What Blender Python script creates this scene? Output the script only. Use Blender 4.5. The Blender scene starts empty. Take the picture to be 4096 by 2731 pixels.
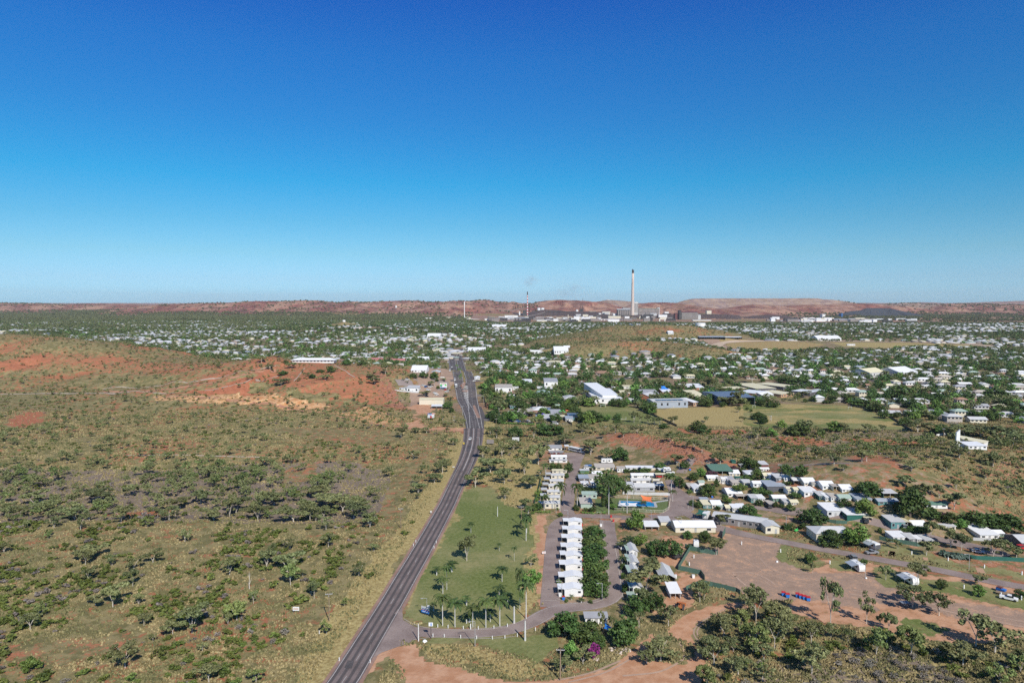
import bpy, math, random
import numpy as np
from mathutils import Vector
R = math.radians
sc = bpy.context.scene
col = sc.collection
# ---------------------------------------------------------------- camera
CAMH, FPX, PITCH = 100.0, 2733.0, 3.39
cd = bpy.data.cameras.new('camera'); cam = bpy.data.objects.new('camera', cd); col.objects.link(cam)
cd.sensor_width = 36; cd.lens = 36 * FPX / 4096; cd.clip_start = 1; cd.clip_end = 60000
cam.location = (0, 0, CAMH); cam.rotation_euler = (R(90 - PITCH), 0, 0)
sc.camera = cam
# ---------------------------------------------------------------- sky, sun
SUN_EL, SUN_AZ = 39.5, 156.0
w = bpy.data.worlds.new('World'); sc.world = w; w.use_nodes = True
nt = w.node_tree; nt.nodes.clear()
out = nt.nodes.new('ShaderNodeOutputWorld'); bg = nt.nodes.new('ShaderNodeBackground')
sky = nt.nodes.new('ShaderNodeTexSky'); sky.sky_type = 'NISHITA'; sky.sun_disc = False
sky.sun_elevation = R(SUN_EL); sky.sun_rotation = R(SUN_AZ); sky.altitude = 400
sky.air_density = 1.0; sky.dust_density = 0.6; sky.ozone_density = 3.0
bg.inputs['Strength'].default_value = 0.1125
# sky tint: pale cyan low, deep blue higher; neutral overhead added as unseen fill light
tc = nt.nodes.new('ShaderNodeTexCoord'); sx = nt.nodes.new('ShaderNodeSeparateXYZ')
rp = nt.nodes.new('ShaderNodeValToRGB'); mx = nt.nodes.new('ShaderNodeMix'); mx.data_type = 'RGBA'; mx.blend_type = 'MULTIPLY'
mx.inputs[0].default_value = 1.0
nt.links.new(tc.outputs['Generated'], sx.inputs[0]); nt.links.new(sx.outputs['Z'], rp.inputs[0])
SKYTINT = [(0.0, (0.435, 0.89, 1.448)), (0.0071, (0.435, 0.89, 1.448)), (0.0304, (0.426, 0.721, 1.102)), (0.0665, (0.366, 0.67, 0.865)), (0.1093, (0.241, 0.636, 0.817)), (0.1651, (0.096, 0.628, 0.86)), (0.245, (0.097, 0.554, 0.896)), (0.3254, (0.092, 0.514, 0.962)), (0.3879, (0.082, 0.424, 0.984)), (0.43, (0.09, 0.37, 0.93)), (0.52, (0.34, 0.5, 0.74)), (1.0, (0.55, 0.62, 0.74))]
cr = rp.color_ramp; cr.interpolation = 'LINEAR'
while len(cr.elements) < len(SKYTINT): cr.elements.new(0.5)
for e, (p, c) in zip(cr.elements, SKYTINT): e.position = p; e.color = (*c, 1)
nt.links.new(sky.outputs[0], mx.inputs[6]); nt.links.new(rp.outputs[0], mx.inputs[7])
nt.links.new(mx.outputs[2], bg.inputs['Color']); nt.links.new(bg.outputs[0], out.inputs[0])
sd = bpy.data.lights.new('sun', 'SUN'); sd.energy = 4.2; sd.angle = R(0.53); sd.color = (1.0, 0.95, 0.87)
sun = bpy.data.objects.new('sun', sd); col.objects.link(sun)
sdir = Vector((math.sin(R(SUN_AZ)) * math.cos(R(SUN_EL)), math.cos(R(SUN_AZ)) * math.cos(R(SUN_EL)), math.sin(R(SUN_EL))))
sun.rotation_euler = (-sdir).to_track_quat('-Z', 'Y').to_euler(); sun.location = (200, -300, 400)
vs = sc.view_settings; vs.view_transform = 'Standard'; vs.look = 'None'; vs.gamma = 1; vs.exposure = 0.20; vs.use_curve_mapping = False
cy = sc.cycles; cy.use_denoising = False; cy.max_bounces = 5; cy.diffuse_bounces = 2; cy.glossy_bounces = 2
cy.transmission_bounces = 2; cy.volume_bounces = 0; cy.transparent_max_bounces = 8; cy.use_adaptive_sampling = True; cy.adaptive_threshold = 0.02
cy.caustics_reflective = False; cy.caustics_refractive = False

# ---------------------------------------------------------------- maths
rng = np.random.default_rng(11); rnd = random.Random(5)
cp, sp_ = math.cos(R(PITCH)), math.sin(R(PITCH))
def zone(x0, y0, s): return lambda x, y: (x0 + x / s, y0 + y / s)
OV = zone(0, 0, 2352 / 4096)
Z1 = zone(2100, 1750, 3.92); Z2 = zone(2600, 1750, 3.92); Z3 = zone(3100, 1750, 2.3614); Z4 = zone(2100, 2050, 2.3025)
Z5 = zone(1500, 1950, 2.007); Z6 = zone(2800, 2100, 2.4843); Z7 = zone(3400, 2100, 2.4856); Z8 = zone(0, 1950, 1.568)
W5 = zone(1400, 1500, 2.352); W6 = zone(2000, 1500, 2.352); W7 = zone(3000, 1500, 2.146); W8 = zone(0, 1500, 2.352)
H1 = zone(0, 1150, 2.297); H2 = zone(1024, 1150, 2.297); H3 = zone(2048, 1150, 2.297); H4 = zone(3072, 1150, 2.297)
K1 = zone(2300, 1060, 5.88); K2 = zone(1700, 1150, 3.618); K3 = zone(2650, 1180, 4.276); K4 = zone(3072, 1180, 3.745)
K5 = zone(1640, 1480, 6.534); K6 = zone(1950, 1520, 5.88); K7 = zone(2300, 1520, 3.92); K8 = zone(2800, 1480, 3.92)
def ray(p):
    u = (p[0] - 2048) / FPX; v = (1365.5 - p[1]) / FPX
    return np.array([u, cp + v * sp_, -sp_ + v * cp])         # direction with (nearly) unit forward part
def at_depth(p, D):
    d = ray(p); t = D / d[1]; return (d[0] * t, D, CAMH + d[2] * t)
def hash2(ix, iy, s):
    n = (ix.astype(np.int64) * 374761393 + iy.astype(np.int64) * 668265263 + s * 2246822519) & 0x7fffffff
    n = ((n ^ (n >> 13)) * 1274126177) & 0x7fffffff
    return ((n ^ (n >> 16)) & 0xffffff) / float(0xffffff)
def vnoise(x, y, s=0):
    ix = np.floor(x); iy = np.floor(y); fx = x - ix; fy = y - iy
    fx = fx * fx * (3 - 2 * fx); fy = fy * fy * (3 - 2 * fy)
    a = hash2(ix, iy, s); b = hash2(ix + 1, iy, s); c = hash2(ix, iy + 1, s); d = hash2(ix + 1, iy + 1, s)
    return (a * (1 - fx) + b * fx) * (1 - fy) + (c * (1 - fx) + d * fx) * fy
def fbm(x, y, sc_, oct=4, s=0, gain=0.5):
    r = 0; a = 1; t = 0; x = np.asarray(x, float) / sc_; y = np.asarray(y, float) / sc_
    for o in range(oct):
        r = r + a * vnoise(x + 17.3 * o, y - 9.1 * o, s + o); t += a; a *= gain; x = x * 2.03; y = y * 2.03
    return r / t
def ridged(x, y, sc_, oct=4, s=0):
    r = 0; a = 1; t = 0; x = np.asarray(x, float) / sc_; y = np.asarray(y, float) / sc_
    for o in range(oct):
        n = 1 - np.abs(2 * vnoise(x + 7.7 * o, y + 3.3 * o, s + o) - 1); r = r + a * n * n; t += a; a *= 0.5; x = x * 2.1; y = y * 2.1
    return r / t
def sstep(a, b, x):
    t = np.clip((x - a) / (b - a), 0, 1); return t * t * (3 - 2 * t)
def inpoly(x, y, poly):
    x = np.asarray(x, float); y = np.asarray(y, float); ins = np.zeros(x.shape, bool); n = len(poly)
    xs = [q[0] for q in poly]; ys = [q[1] for q in poly]
    bb = (x > min(xs)) & (x < max(xs)) & (y > min(ys)) & (y < max(ys))
    if not bb.any(): return ins
    X = x[bb]; Y = y[bb]; I = np.zeros(X.shape, bool)
    for i in range(n):
        x1, y1 = poly[i][:2]; x2, y2 = poly[(i + 1) % n][:2]
        if y1 == y2: continue
        I ^= ((y1 > Y) != (y2 > Y)) & (X < (x2 - x1) * (Y - y1) / (y2 - y1) + x1)
    ins[bb] = I; return ins
def polydist(x, y, pts):
    """nearest distance to a polyline; returns dist, interpolated extra values, signed side in y"""
    x = np.asarray(x, float); y = np.asarray(y, float)
    best = np.full(x.shape, 1e18); zz = np.zeros(x.shape); yy = np.zeros(x.shape)
    for (a, b) in zip(pts[:-1], pts[1:]):
        dx, dy = b[0] - a[0], b[1] - a[1]; L = dx * dx + dy * dy + 1e-9
        t = np.clip(((x - a[0]) * dx + (y - a[1]) * dy) / L, 0, 1)
        px = a[0] + t * dx; py = a[1] + t * dy; d = (x - px) ** 2 + (y - py) ** 2
        m = d < best; best = np.where(m, d, best)
        if len(a) > 2: zz = np.where(m, a[2] + t * (b[2] - a[2]), zz)
        yy = np.where(m, py, yy)
    return np.sqrt(best), zz, y - yy
# ---------------------------------------------------------------- terrain
def crest(zn, pts): return [at_depth(zn(x, y), D) for x, y, D in pts]
LEFT_HILL = crest(OV, [(-420, 770, 1060), (-150, 768, 1020), (0, 767, 980), (110, 774, 950), (180, 782, 930), (250, 797, 905), (330, 824, 880), (420, 834, 850),
                       (500, 836, 820), (560, 827, 800), (620, 818, 795), (670, 830, 800), (765, 838, 780), (830, 848, 750), (870, 862, 725), (905, 902, 690), (935, 945, 650)])
LOOKOUT = crest(H3, [(560, 470, 1500), (760, 405, 1750), (1000, 345, 1850), (1130, 350, 1850), (1250, 335, 1830), (1400, 345, 1800), (1600, 350, 1800), (1760, 378, 1850)])
LOOKOUT2 = crest(H3, [(720, 515, 1230), (900, 490, 1280), (1100, 490, 1300), (1400, 500, 1280), (1600, 530, 1230), (1680, 560, 1180)])
TANK_HILL = crest(H2, [(640, 345, 2600), (760, 325, 2620), (810, 310, 2620), (860, 325, 2620), (930, 350, 2600), (1100, 360, 2500), (1350, 372, 2450)])
ROCK_HILL = crest(W6, [(860, 570, 500), (960, 560, 480), (1100, 545, 475), (1300, 548, 465), (1480, 580, 455), (1600, 600, 445), (1720, 640, 430), (1830, 700, 415), (1950, 770, 400)])
RIGHT_HILL = crest(W7, [(1000, 780, 345), (1350, 705, 368), (1650, 660, 385), (1900, 645, 395), (2150, 645, 400), (2352, 640, 400), (2700, 620, 395), (3300, 600, 390)])
YARD_FACE = [W7(880, 900), W7(1280, 985)]
BENCHES = {}
def hill(x, y, c, wf, wb, p=1.0, rough=0.0, rs=60, seed=3):
    m = (y > min(q[1] for q in c) - wf * 1.3) & (y < max(q[1] for q in c) + wb * 1.3)
    m &= (x > min(q[0] for q in c) - max(wf, wb)) & (x < max(q[0] for q in c) + max(wf, wb))
    r = np.zeros(x.shape)
    if not m.any(): return r
    X = x[m]; Y = y[m]
    d, z, s = polydist(X, Y, c)
    wdt = np.where(s > 0, wb, wf)
    t = np.clip(1 - d / wdt, 0, 1); f = (t * t * (3 - 2 * t)) ** p
    hh = z * f
    if rough: hh = hh * (1 - rough * (1 - f) * 2 * (ridged(X, Y, rs, 4, seed) - 0.35) * f ** 0.3)
    r[m] = hh; return r
# far ranges: skyline given as (zone, x, y); depth and front width
RNG_MAIN = [at_depth(H1(x, y), D) for x, y, D in [(-2500, 140, 6200), (-900, 145, 6200), (0, 140, 6200), (350, 145, 6200), (560, 156, 6300), (720, 152, 6400), (880, 145, 6600), (1000, 158, 6800), (1150, 165, 7000)]]
RNG_A = [at_depth(H1(x, y), D) for x, y, D in [(1180, 205, 5300), (1300, 185, 5300), (1400, 165, 5400), (1600, 152, 5400), (1900, 142, 5500), (2100, 138, 5500)]] + \
        [at_depth(H2(x, y), D) for x, y, D in [(0, 124, 5500), (200, 127, 5500), (400, 118, 5500), (560, 119, 5500), (640, 135, 5450), (720, 160, 5300)]]
RNG_A2 = [at_depth(H2(x, y), D) for x, y, D in [(640, 160, 5900), (760, 134, 6000), (850, 127, 6000), (980, 131, 6000), (1060, 136, 5900), (1200, 125, 5800), (1350, 119, 5800), (1500, 121, 5800), (1580, 132, 5800), (1700, 129, 5900), (1800, 134, 5900), (1880, 120, 5800), (1960, 126, 5800), (2060, 114, 5900), (2140, 114, 5900), (2220, 129, 5900), (2300, 136, 6000)]]
RNG_A3 = [at_depth(H2(x, y), D) for x, y, D in [(1600, 170, 4900), (1750, 150, 4850), (1880, 145, 4800), (2000, 152, 4800), (2100, 180, 4750), (2200, 215, 4700)]]
RNG_A4 = [at_depth(H2(x, y), D) for x, y, D in [(1120, 215, 4900), (1280, 198, 4900), (1380, 210, 4850), (1600, 235, 4800)]]
RNG_B = [at_depth(H3(x, y), D) for x, y, D in [(0, 205, 5000), (100, 185, 5000), (200, 155, 5000), (330, 119, 5200), (420, 113, 5200), (520, 116, 5200), (600, 119, 5200), (700, 124, 5200), (790, 140, 5200), (900, 175, 5100), (990, 200, 5000)]]
RNG_C = [at_depth(H3(x, y), D) for x, y, D in [(780, 130, 6200), (870, 114, 6200), (950, 117, 6200), (1080, 128, 6300), (1180, 150, 6200)]]
RNG_D = [at_depth(H3(x, y), D) for x, y, D in [(1150, 185, 5000), (1220, 155, 5100), (1300, 137, 5200), (1400, 136, 5200), (1500, 142, 5100), (1600, 155, 5000), (1720, 180, 4900)]]
DUMP = [at_depth(H3(x, y), D) for x, y, D in [(1480, 150, 6300), (1560, 125, 6300), (1640, 104, 6300), (1700, 99, 6300), (2000, 98, 6300), (2352, 98, 6300)]] + \
       [at_depth(H4(x, y), D) for x, y, D in [(150, 99, 6300), (450, 98, 6300), (500, 106, 6300), (590, 110, 6300), (690, 124, 6300), (760, 135, 6200)]]
RNG_E = [at_depth(H3(x, y), D) for x, y, D in [(2020, 205, 5000), (2120, 170, 5050), (2230, 155, 5100), (2352, 160, 5100)]] + \
        [at_depth(H4(x, y), D) for x, y, D in [(140, 170, 5100), (300, 160, 5150), (450, 155, 5200), (620, 165, 5200), (700, 147, 5300), (870, 147, 5300), (1000, 156, 5300), (1130, 165, 5400)]]
RNG_F = [at_depth(H4(x, y), D) for x, y, D in [(1060, 180, 5900), (1180, 146, 6000), (1300, 141, 6000), (1400, 151, 6000), (1500, 157, 5900), (1700, 149, 5900), (2000, 151, 5900), (2200, 156, 5800), (2352, 162, 5800), (3000, 160, 5800), (4200, 160, 5800)]]
RNG_G = [at_depth(H4(x, y), D) for x, y, D in [(700, 140, 14000), (900, 141, 14000), (1200, 144, 14000), (1330, 143, 14000), (1400, 134, 14000), (1500, 144, 14000), (1750, 141, 14000), (1900, 139, 14000), (2100, 131, 14000), (2250, 127, 14000), (2352, 122, 14000), (3500, 120, 14000)]]
RNG_H = [at_depth(H1(x, y), D) for x, y, D in [(560, 158, 11000), (800, 150, 11000), (1000, 148, 11000), (1130, 144, 11000), (1250, 152, 11000), (1450, 153, 11000), (1700, 160, 11000)]]
RNG_I = [at_depth(H2(x, y), D) for x, y, D in [(600, 150, 9500), (700, 133, 9500), (800, 142, 9500)]] 
RNG_J = [at_depth(K2(x, y), D) for x, y, D in [(1130, 235, 9000), (1270, 200, 9000), (1400, 230, 9000), (1600, 228, 9000)]]
BANK = [at_depth(K4(x, y), D) for x, y, D in [(1120, 335, 4300), (1300, 300, 4350), (1500, 330, 4300), (1700, 345, 4250)]]
SLAG = [at_depth(K2(x, y), D) for x, y, D in [(1560, 380, 4550), (1700, 320, 4600), (1850, 322, 4600), (2050, 345, 4550), (2352, 350, 4500)]] + [at_depth(K1(x, y), D) for x, y, D in [(300, 1110, 4450), (480, 1100, 4400), (620, 1150, 4350)]]
SLAGFLAT = [at_depth(K3(x, y), D) for x, y, D in [(-300, 330, 3950), (200, 330, 3900), (640, 322, 3850), (1100, 330, 3800), (1130, 360, 3780)]]
SLAG2 = [at_depth(K3(x, y), D) for x, y, D in [(1640, 350, 3900), (1800, 335, 3900), (2100, 345, 3900), (2230, 385, 3880)]]
BLACKPILE = [at_depth(K4(x, y), D) for x, y, D in [(1290, 235, 4600), (1410, 228, 4600), (1490, 192, 4620), (1700, 190, 4650), (1830, 200, 4640), (1880, 215, 4600)]]
DAM = [at_depth(K2(x, y), D) for x, y, D in [(1000, 345, 5000), (1150, 335, 5000), (1290, 338, 5000)]]
def height(x, y):
    x = np.asarray(x, float); y = np.asarray(y, float); sh = x.shape; x = x.ravel(); y = y.ravel()
    # town plain undulation far away, scrub undulation near on the left
    h = 3.0 * (fbm(x, y, 420, 3, 5) - 0.5) * sstep(900, 1800, y)
    scrub = sstep(-25, -70, x - (y - 300) * 0.0) * (y < 1500)
    h = h + scrub * (2.2 * (fbm(x, y, 70, 3, 9) - 0.5) + 0.5 * (fbm(x, y, 9, 2, 12) - 0.5)) * sstep(900, 600, y)
    # a low rise that drops into a shallow gully on the left
    h = h - 3.2 * sstep(-50, -90, x) * sstep(300 + 8 * np.sin(x / 40), 330, y) * sstep(470, 400, y)
    rt = sstep(80, 110, x) * sstep(175 + x * 0.05, 150, y); h = h + rt * 0.8 * (fbm(x, y, 25, 3, 14) - 0.5)
    hs = [hill(x, y, LEFT_HILL, 195, 260, 0.9, 0.85, 70, 21), hill(x, y, LOOKOUT, 190, 190, 1.0, 0.5, 90, 23), hill(x, y, LOOKOUT2, 110, 170, 1.0, 0.25, 60, 24),
          hill(x, y, TANK_HILL, 130, 130, 1.0, 0.2, 60, 25), hill(x, y, ROCK_HILL, 48, 30, 0.9, 0.35, 22, 26), hill(x, y, RIGHT_HILL, 62, 75, 0.7, 0.25, 30, 27),
          hill(x, y, RNG_MAIN, 1100, 900, .85, 1.1, 420, 31), hill(x, y, RNG_A, 850, 800, .9, 1.1, 330, 32), hill(x, y, RNG_A2, 700, 700, .9, 1.1, 300, 33),
          hill(x, y, RNG_A3, 420, 420, 1.0, .7, 160, 34), hill(x, y, RNG_A4, 350, 350, 1.0, .7, 160, 35), hill(x, y, RNG_B, 520, 500, .9, .9, 200, 36), hill(x, y, RNG_C, 600, 500, 1.0, .4, 200, 37),
          hill(x, y, RNG_D, 430, 500, 1.0, .8, 200, 38), hill(x, y, RNG_E, 500, 500, .9, 1.1, 180, 40),
          hill(x, y, RNG_F, 1000, 900, .9, 1.1, 350, 41), hill(x, y, RNG_G, 2500, 2500, 1.0, .5, 900, 42), hill(x, y, RNG_H, 2000, 2000, 1.0, .5, 700, 43),
          hill(x, y, RNG_I, 900, 900, 1.0, .3, 400, 44), hill(x, y, RNG_J, 1000, 900, 1.0, .3, 300, 45), hill(x, y, BANK, 90, 120, 1.0, .3, 60, 46)]
    # terraced waste-rock dump
    m = (y > 5200) & (y < 7600) & (x > DUMP[0][0] - 500) & (x < DUMP[-1][0] + 500)
    dz = np.zeros(x.shape)
    if m.any():
        d, z, s = polydist(x[m], y[m], DUMP)
        d = d + 60 * (fbm(x[m], y[m], 260, 3, 51) - .5) * (s < 0)
        t = np.clip(1 - np.where(s > 0, d / 700, d / 620), 0, 1); n = 4.0
        k = t * n; kk = np.floor(k) + sstep(0.45, 1.0, k - np.floor(k)); dz[m] = z * np.clip(kk / n, 0, 1)
    hs.append(dz)
    # slag and ore heaps: flat top, straight flanks
    def heap(c, w1, w2, flat=0.0):
        r = np.zeros(x.shape); m = (y > min(q[1] for q in c) - w1 - flat) & (y < max(q[1] for q in c) + w2 + flat) & (x > min(q[0] for q in c) - w1 - flat) & (x < max(q[0] for q in c) + w1 + flat)
        if m.any():
            d, z, s = polydist(x[m], y[m], c); ww = np.where(s > 0, w2, w1)
            r[m] = z * np.clip(1 - (d - flat) / ww, 0, 1) 
        return r
    hs += [heap(SLAG, 110, 150, 10), heap(SLAGFLAT, 70, 300, 4), heap(SLAG2, 90, 150, 5), heap(DAM, 160, 200, 10)]
    H = np.maximum.reduce(hs)
    H = H + 0.03 * H * (fbm(x, y, 25, 3, 60) - .5) + 1.6 * sstep(3, 15, H) * (y < 1200) * (fbm(x, y, 16, 3, 61) - .5)
    h = h * sstep(12, 2, H) + H
    # quarry benches cut in the front of the left hill
    for (pl, dz_, wd) in CUTS:
        m = (x > min(q[0] for q in pl) - 30) & (x < max(q[0] for q in pl) + 30) & (y > min(q[1] for q in pl) - 40) & (y < max(q[1] for q in pl) + 60)
        if not m.any(): continue
        d, z, s = polydist(x[m], y[m], pl); hm = h[m]
        tgt = z; hm = np.where(d < wd, hm * sstep(wd * .5, wd, d) + tgt * (1 - sstep(wd * .5, wd, d)), hm); h[m] = hm
    return h.reshape(sh)
CUTS = []
def graded(knots):
    v = [knots[0][0]]
    for (a, s0), (b, s1) in zip(knots[:-1], knots[1:]):
        while v[-1] < b - 1e-6:
            t = (v[-1] - a) / (b - a); v.append(min(b, v[-1] + s0 + (s1 - s0) * t))
    return np.array(v)
gx_r = graded([(0, 1.6), (330, 1.6), (420, 4), (1300, 7), (2200, 22), (5200, 26), (9000, 90), (30000, 1200)])
gx_l = graded([(0, 1.6), (330, 1.6), (420, 4), (1300, 7), (2200, 22), (5200, 26), (9000, 90), (30000, 1200)])
GX = np.concatenate([-gx_l[::-1][:-1], gx_r])
GY = np.concatenate([graded([(-600, 40), (120, 6)])[:-1], graded([(120, 1.4), (560, 1.6), (1000, 3.5), (2200, 9), (4500, 20), (6700, 24), (9000, 60), (15500, 150), (34000, 1500)])])
XX, YY = np.meshgrid(GX, GY)
HH = height(XX, YY)
def hs(x, y):
    x = np.asarray(x, float); y = np.asarray(y, float)
    i = np.clip(np.searchsorted(GX, x) - 1, 0, len(GX) - 2); j = np.clip(np.searchsorted(GY, y) - 1, 0, len(GY) - 2)
    tx = np.clip((x - GX[i]) / (GX[i + 1] - GX[i]), 0, 1); ty = np.clip((y - GY[j]) / (GY[j + 1] - GY[j]), 0, 1)
    return (HH[j, i] * (1 - tx) + HH[j, i + 1] * tx) * (1 - ty) + (HH[j + 1, i] * (1 - tx) + HH[j + 1, i + 1] * tx) * ty
TS = np.exp(np.linspace(math.log(110), math.log(30000), 2600))
def G(p):
    """where the sight line of a photo point meets the ground: world x, y, z"""
    d = ray(p); X = d[0] * TS; Y = d[1] * TS; Z = CAMH + d[2] * TS; H = hs(X, Y); k = np.argmax(Z < H)
    if Z[k] >= H[k]: k = len(TS) - 1
    if k == 0: return (X[0], Y[0], H[0])
    a = (Z[k - 1] - H[k - 1]); b = (H[k] - Z[k]); t = TS[k - 1] + (TS[k] - TS[k - 1]) * a / (a + b + 1e-9)
    return (d[0] * t, d[1] * t, float(hs(d[0] * t, d[1] * t)))
def GP(zn, pts): return [G(zn(*p)) for p in pts]
def F(p, z=0.0):
    """the same on level ground"""
    d = ray(p); t = (z - CAMH) / d[2]; return (d[0] * t, d[1] * t, z)
def FP(zn, pts): return [F(zn(*p)) for p in pts]
# ---------------------------------------------------------------- materials
MATS = {}
def newmat(name):
    m = bpy.data.materials.new(name); m.use_nodes = True; MATS[name] = m
    return m, m.node_tree, m.node_tree.nodes['Principled BSDF']
def N(nt, t, **k):
    n = nt.nodes.new(t)
    for a, v in k.items():
        if a[0] == 'i' and a[1:].isdigit(): n.inputs[int(a[1:])].default_value = v
        else: setattr(n, a, v)
    return n
def noise(nt, vec, scale, detail=4, rough=0.6):
    n = N(nt, 'ShaderNodeTexNoise'); n.inputs['Scale'].default_value = scale; n.inputs['Detail'].default_value = detail; n.inputs['Roughness'].default_value = rough
    if vec is not None: nt.links.new(vec, n.inputs['Vector'])
    return n.outputs['Fac']
def mrange(nt, v, a, b, c=0.0, d=1.0, smooth=True):
    n = N(nt, 'ShaderNodeMapRange'); n.interpolation_type = 'SMOOTHSTEP' if smooth else 'LINEAR'
    nt.links.new(v, n.inputs[0]); n.inputs[1].default_value = a; n.inputs[2].default_value = b; n.inputs[3].default_value = c; n.inputs[4].default_value = d
    return n.outputs[0]
def math_(nt, op, a, b=None, c=None):
    n = N(nt, 'ShaderNodeMath', operation=op)
    for i, v in enumerate((a, b, c)):
        if v is None: continue
        if isinstance(v, (int, float)): n.inputs[i].default_value = v
        else: nt.links.new(v, n.inputs[i])
    return n.outputs[0]
def mixc(nt, f, a, b, mode='MIX'):
    n = N(nt, 'ShaderNodeMix'); n.data_type = 'RGBA'; n.blend_type = mode
    for i, v in ((0, f), (6, a), (7, b)):
        if isinstance(v, (int, float)): n.inputs[i].default_value = v
        elif isinstance(v, tuple): n.inputs[i].default_value = (*v, 1)
        else: nt.links.new(v, n.inputs[i])
    return n.outputs[2]
def simple(name, c, rough=0.7, var=0.12, scale=0.5, metal=0.0, spec=0.3, obj=False):
    """one plain colour with weathering at two scales"""
    m, nt, b = newmat(name)
    tc = N(nt, 'ShaderNodeTexCoord'); v = N(nt, 'ShaderNodeNewGeometry').outputs['Position'] if not obj else tc.outputs['Object']
    n1 = noise(nt, v, scale, 4); n2 = noise(nt, v, scale * 9, 3)
    f = math_(nt, 'MULTIPLY_ADD', n1, 0.7, math_(nt, 'MULTIPLY', n2, 0.3))
    k = mrange(nt, f, 0.3, 0.7, 1 - var, 1 + var * 0.6, False)
    ob = N(nt, 'ShaderNodeObjectInfo').outputs['Random']
    k = math_(nt, 'MULTIPLY', k, mrange(nt, ob, 0, 1, 1 - var * 0.5, 1 + var * 0.3, False))
    hsv = N(nt, 'ShaderNodeHueSaturation'); hsv.inputs['Color'].default_value = (*c, 1); nt.links.new(k, hsv.inputs['Value'])
    nt.links.new(hsv.outputs[0], b.inputs['Base Color']); b.inputs['Roughness'].default_value = rough; b.inputs['Metallic'].default_value = metal
    b.inputs['Specular IOR Level'].default_value = spec
    return m
# ---------------------------------------------------------------- meshes
def setp(o, label=None, cat=None, group=None, kind=None):
    if label: o['label'] = label
    if cat: o['category'] = cat
    if group: o['group'] = group
    if kind: o['kind'] = kind
    return o
def link(name, me, parent=None):
    o = bpy.data.objects.new(name, me); col.objects.link(o)
    if parent is not None: o.parent = parent
    return o
def npmesh(name, verts, faces_idx, sizes, mats, midx=None, smooth=False, colattr=None):
    """verts (n,3); faces_idx flat loops; sizes per face"""
    me = bpy.data.meshes.new(name); v = np.asarray(verts, np.float32); f = np.asarray(faces_idx, np.int32); s = np.asarray(sizes, np.int32)
    me.vertices.add(len(v)); me.vertices.foreach_set('co', v.ravel())
    me.loops.add(len(f)); me.loops.foreach_set('vertex_index', f)
    me.polygons.add(len(s)); st = np.concatenate([[0], np.cumsum(s)[:-1]]).astype(np.int32) if len(s) else s
    me.polygons.foreach_set('loop_start', st); me.polygons.foreach_set('loop_total', s)
    for m in mats: me.materials.append(m)
    if midx is not None: me.polygons.foreach_set('material_index', np.asarray(midx, np.int32))
    if colattr is not None:
        for nm, c in colattr.items():
            a = me.attributes.new(nm, 'FLOAT_COLOR', 'POINT'); a.data.foreach_set('color', np.asarray(c, np.float32).ravel())
    me.update(calc_edges=True)
    if smooth: me.polygons.foreach_set('use_smooth', np.ones(len(s), bool))
    return me
class MB:
    def __init__(s): s.v = []; s.f = []; s.m = []
    def face(s, pts, mi=0):
        n = len(s.v); s.v += [tuple(p) for p in pts]; s.f.append(tuple(range(n, n + len(pts)))); s.m.append(mi)
    def mesh(s, vs, fs, mi=0):
        n = len(s.v); s.v += [tuple(p) for p in vs]
        for f in fs: s.f.append(tuple(n + i for i in f)); s.m.append(mi)
    def box(s, x0, x1, y0, y1, z0, z1, mi=0):
        v = [(x0, y0, z0), (x1, y0, z0), (x1, y1, z0), (x0, y1, z0), (x0, y0, z1), (x1, y0, z1), (x1, y1, z1), (x0, y1, z1)]
        s.mesh(v, [(3, 2, 1, 0), (4, 5, 6, 7), (0, 1, 5, 4), (1, 2, 6, 5), (2, 3, 7, 6), (3, 0, 4, 7)], mi)
    def tube(s, pts, rad, n=6, mi=0, cap=True):
        rings = []
        for i, p in enumerate(pts):
            a = Vector(pts[max(0, i - 1)]); b = Vector(pts[min(len(pts) - 1, i + 1)]); d = (b - a).normalized() if (b - a).length > 1e-9 else Vector((0, 0, 1))
            u = d.cross(Vector((0, 1, 0.03))); u = u.normalized() if u.length > 1e-3 else Vector((1, 0, 0)); w_ = d.cross(u)
            r = rad[i] if hasattr(rad, '__len__') else rad
            rings.append([tuple(Vector(p) + (u * math.cos(t) + w_ * math.sin(t)) * r) for t in [2 * math.pi * k / n for k in range(n)]])
        base = len(s.v)
        for r in rings: s.v += r
        for i in range(len(rings) - 1):
            for k in range(n):
                a = base + i * n + k; b = base + i * n + (k + 1) % n; s.f.append((a, b, b + n, a + n)); s.m.append(mi)
        if cap:
            s.f.append(tuple(base + k for k in range(n))[::-1]); s.m.append(mi); e = base + (len(rings) - 1) * n; s.f.append(tuple(e + k for k in range(n))); s.m.append(mi)
    def me(s, name, mats, smooth=False):
        m = bpy.data.meshes.new(name); m.from_pydata(s.v, [], s.f)
        mats = mats if isinstance(mats, (list, tuple)) else [mats]
        for q in mats: m.materials.append(q)
        if len(mats) > 1: m.polygons.foreach_set('material_index', s.m)
        if smooth: m.polygons.foreach_set('use_smooth', [True] * len(s.f))
        m.update(); return m
    def build(s, name, mats, parent=None, smooth=False): return link(name, s.me(name, mats, smooth), parent)
def empty(name, loc, rz=0.0):
    o = bpy.data.objects.new(name, None); o.empty_display_size = 0.5; col.objects.link(o); o.location = loc; o.rotation_euler = (0, 0, rz); return o
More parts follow.
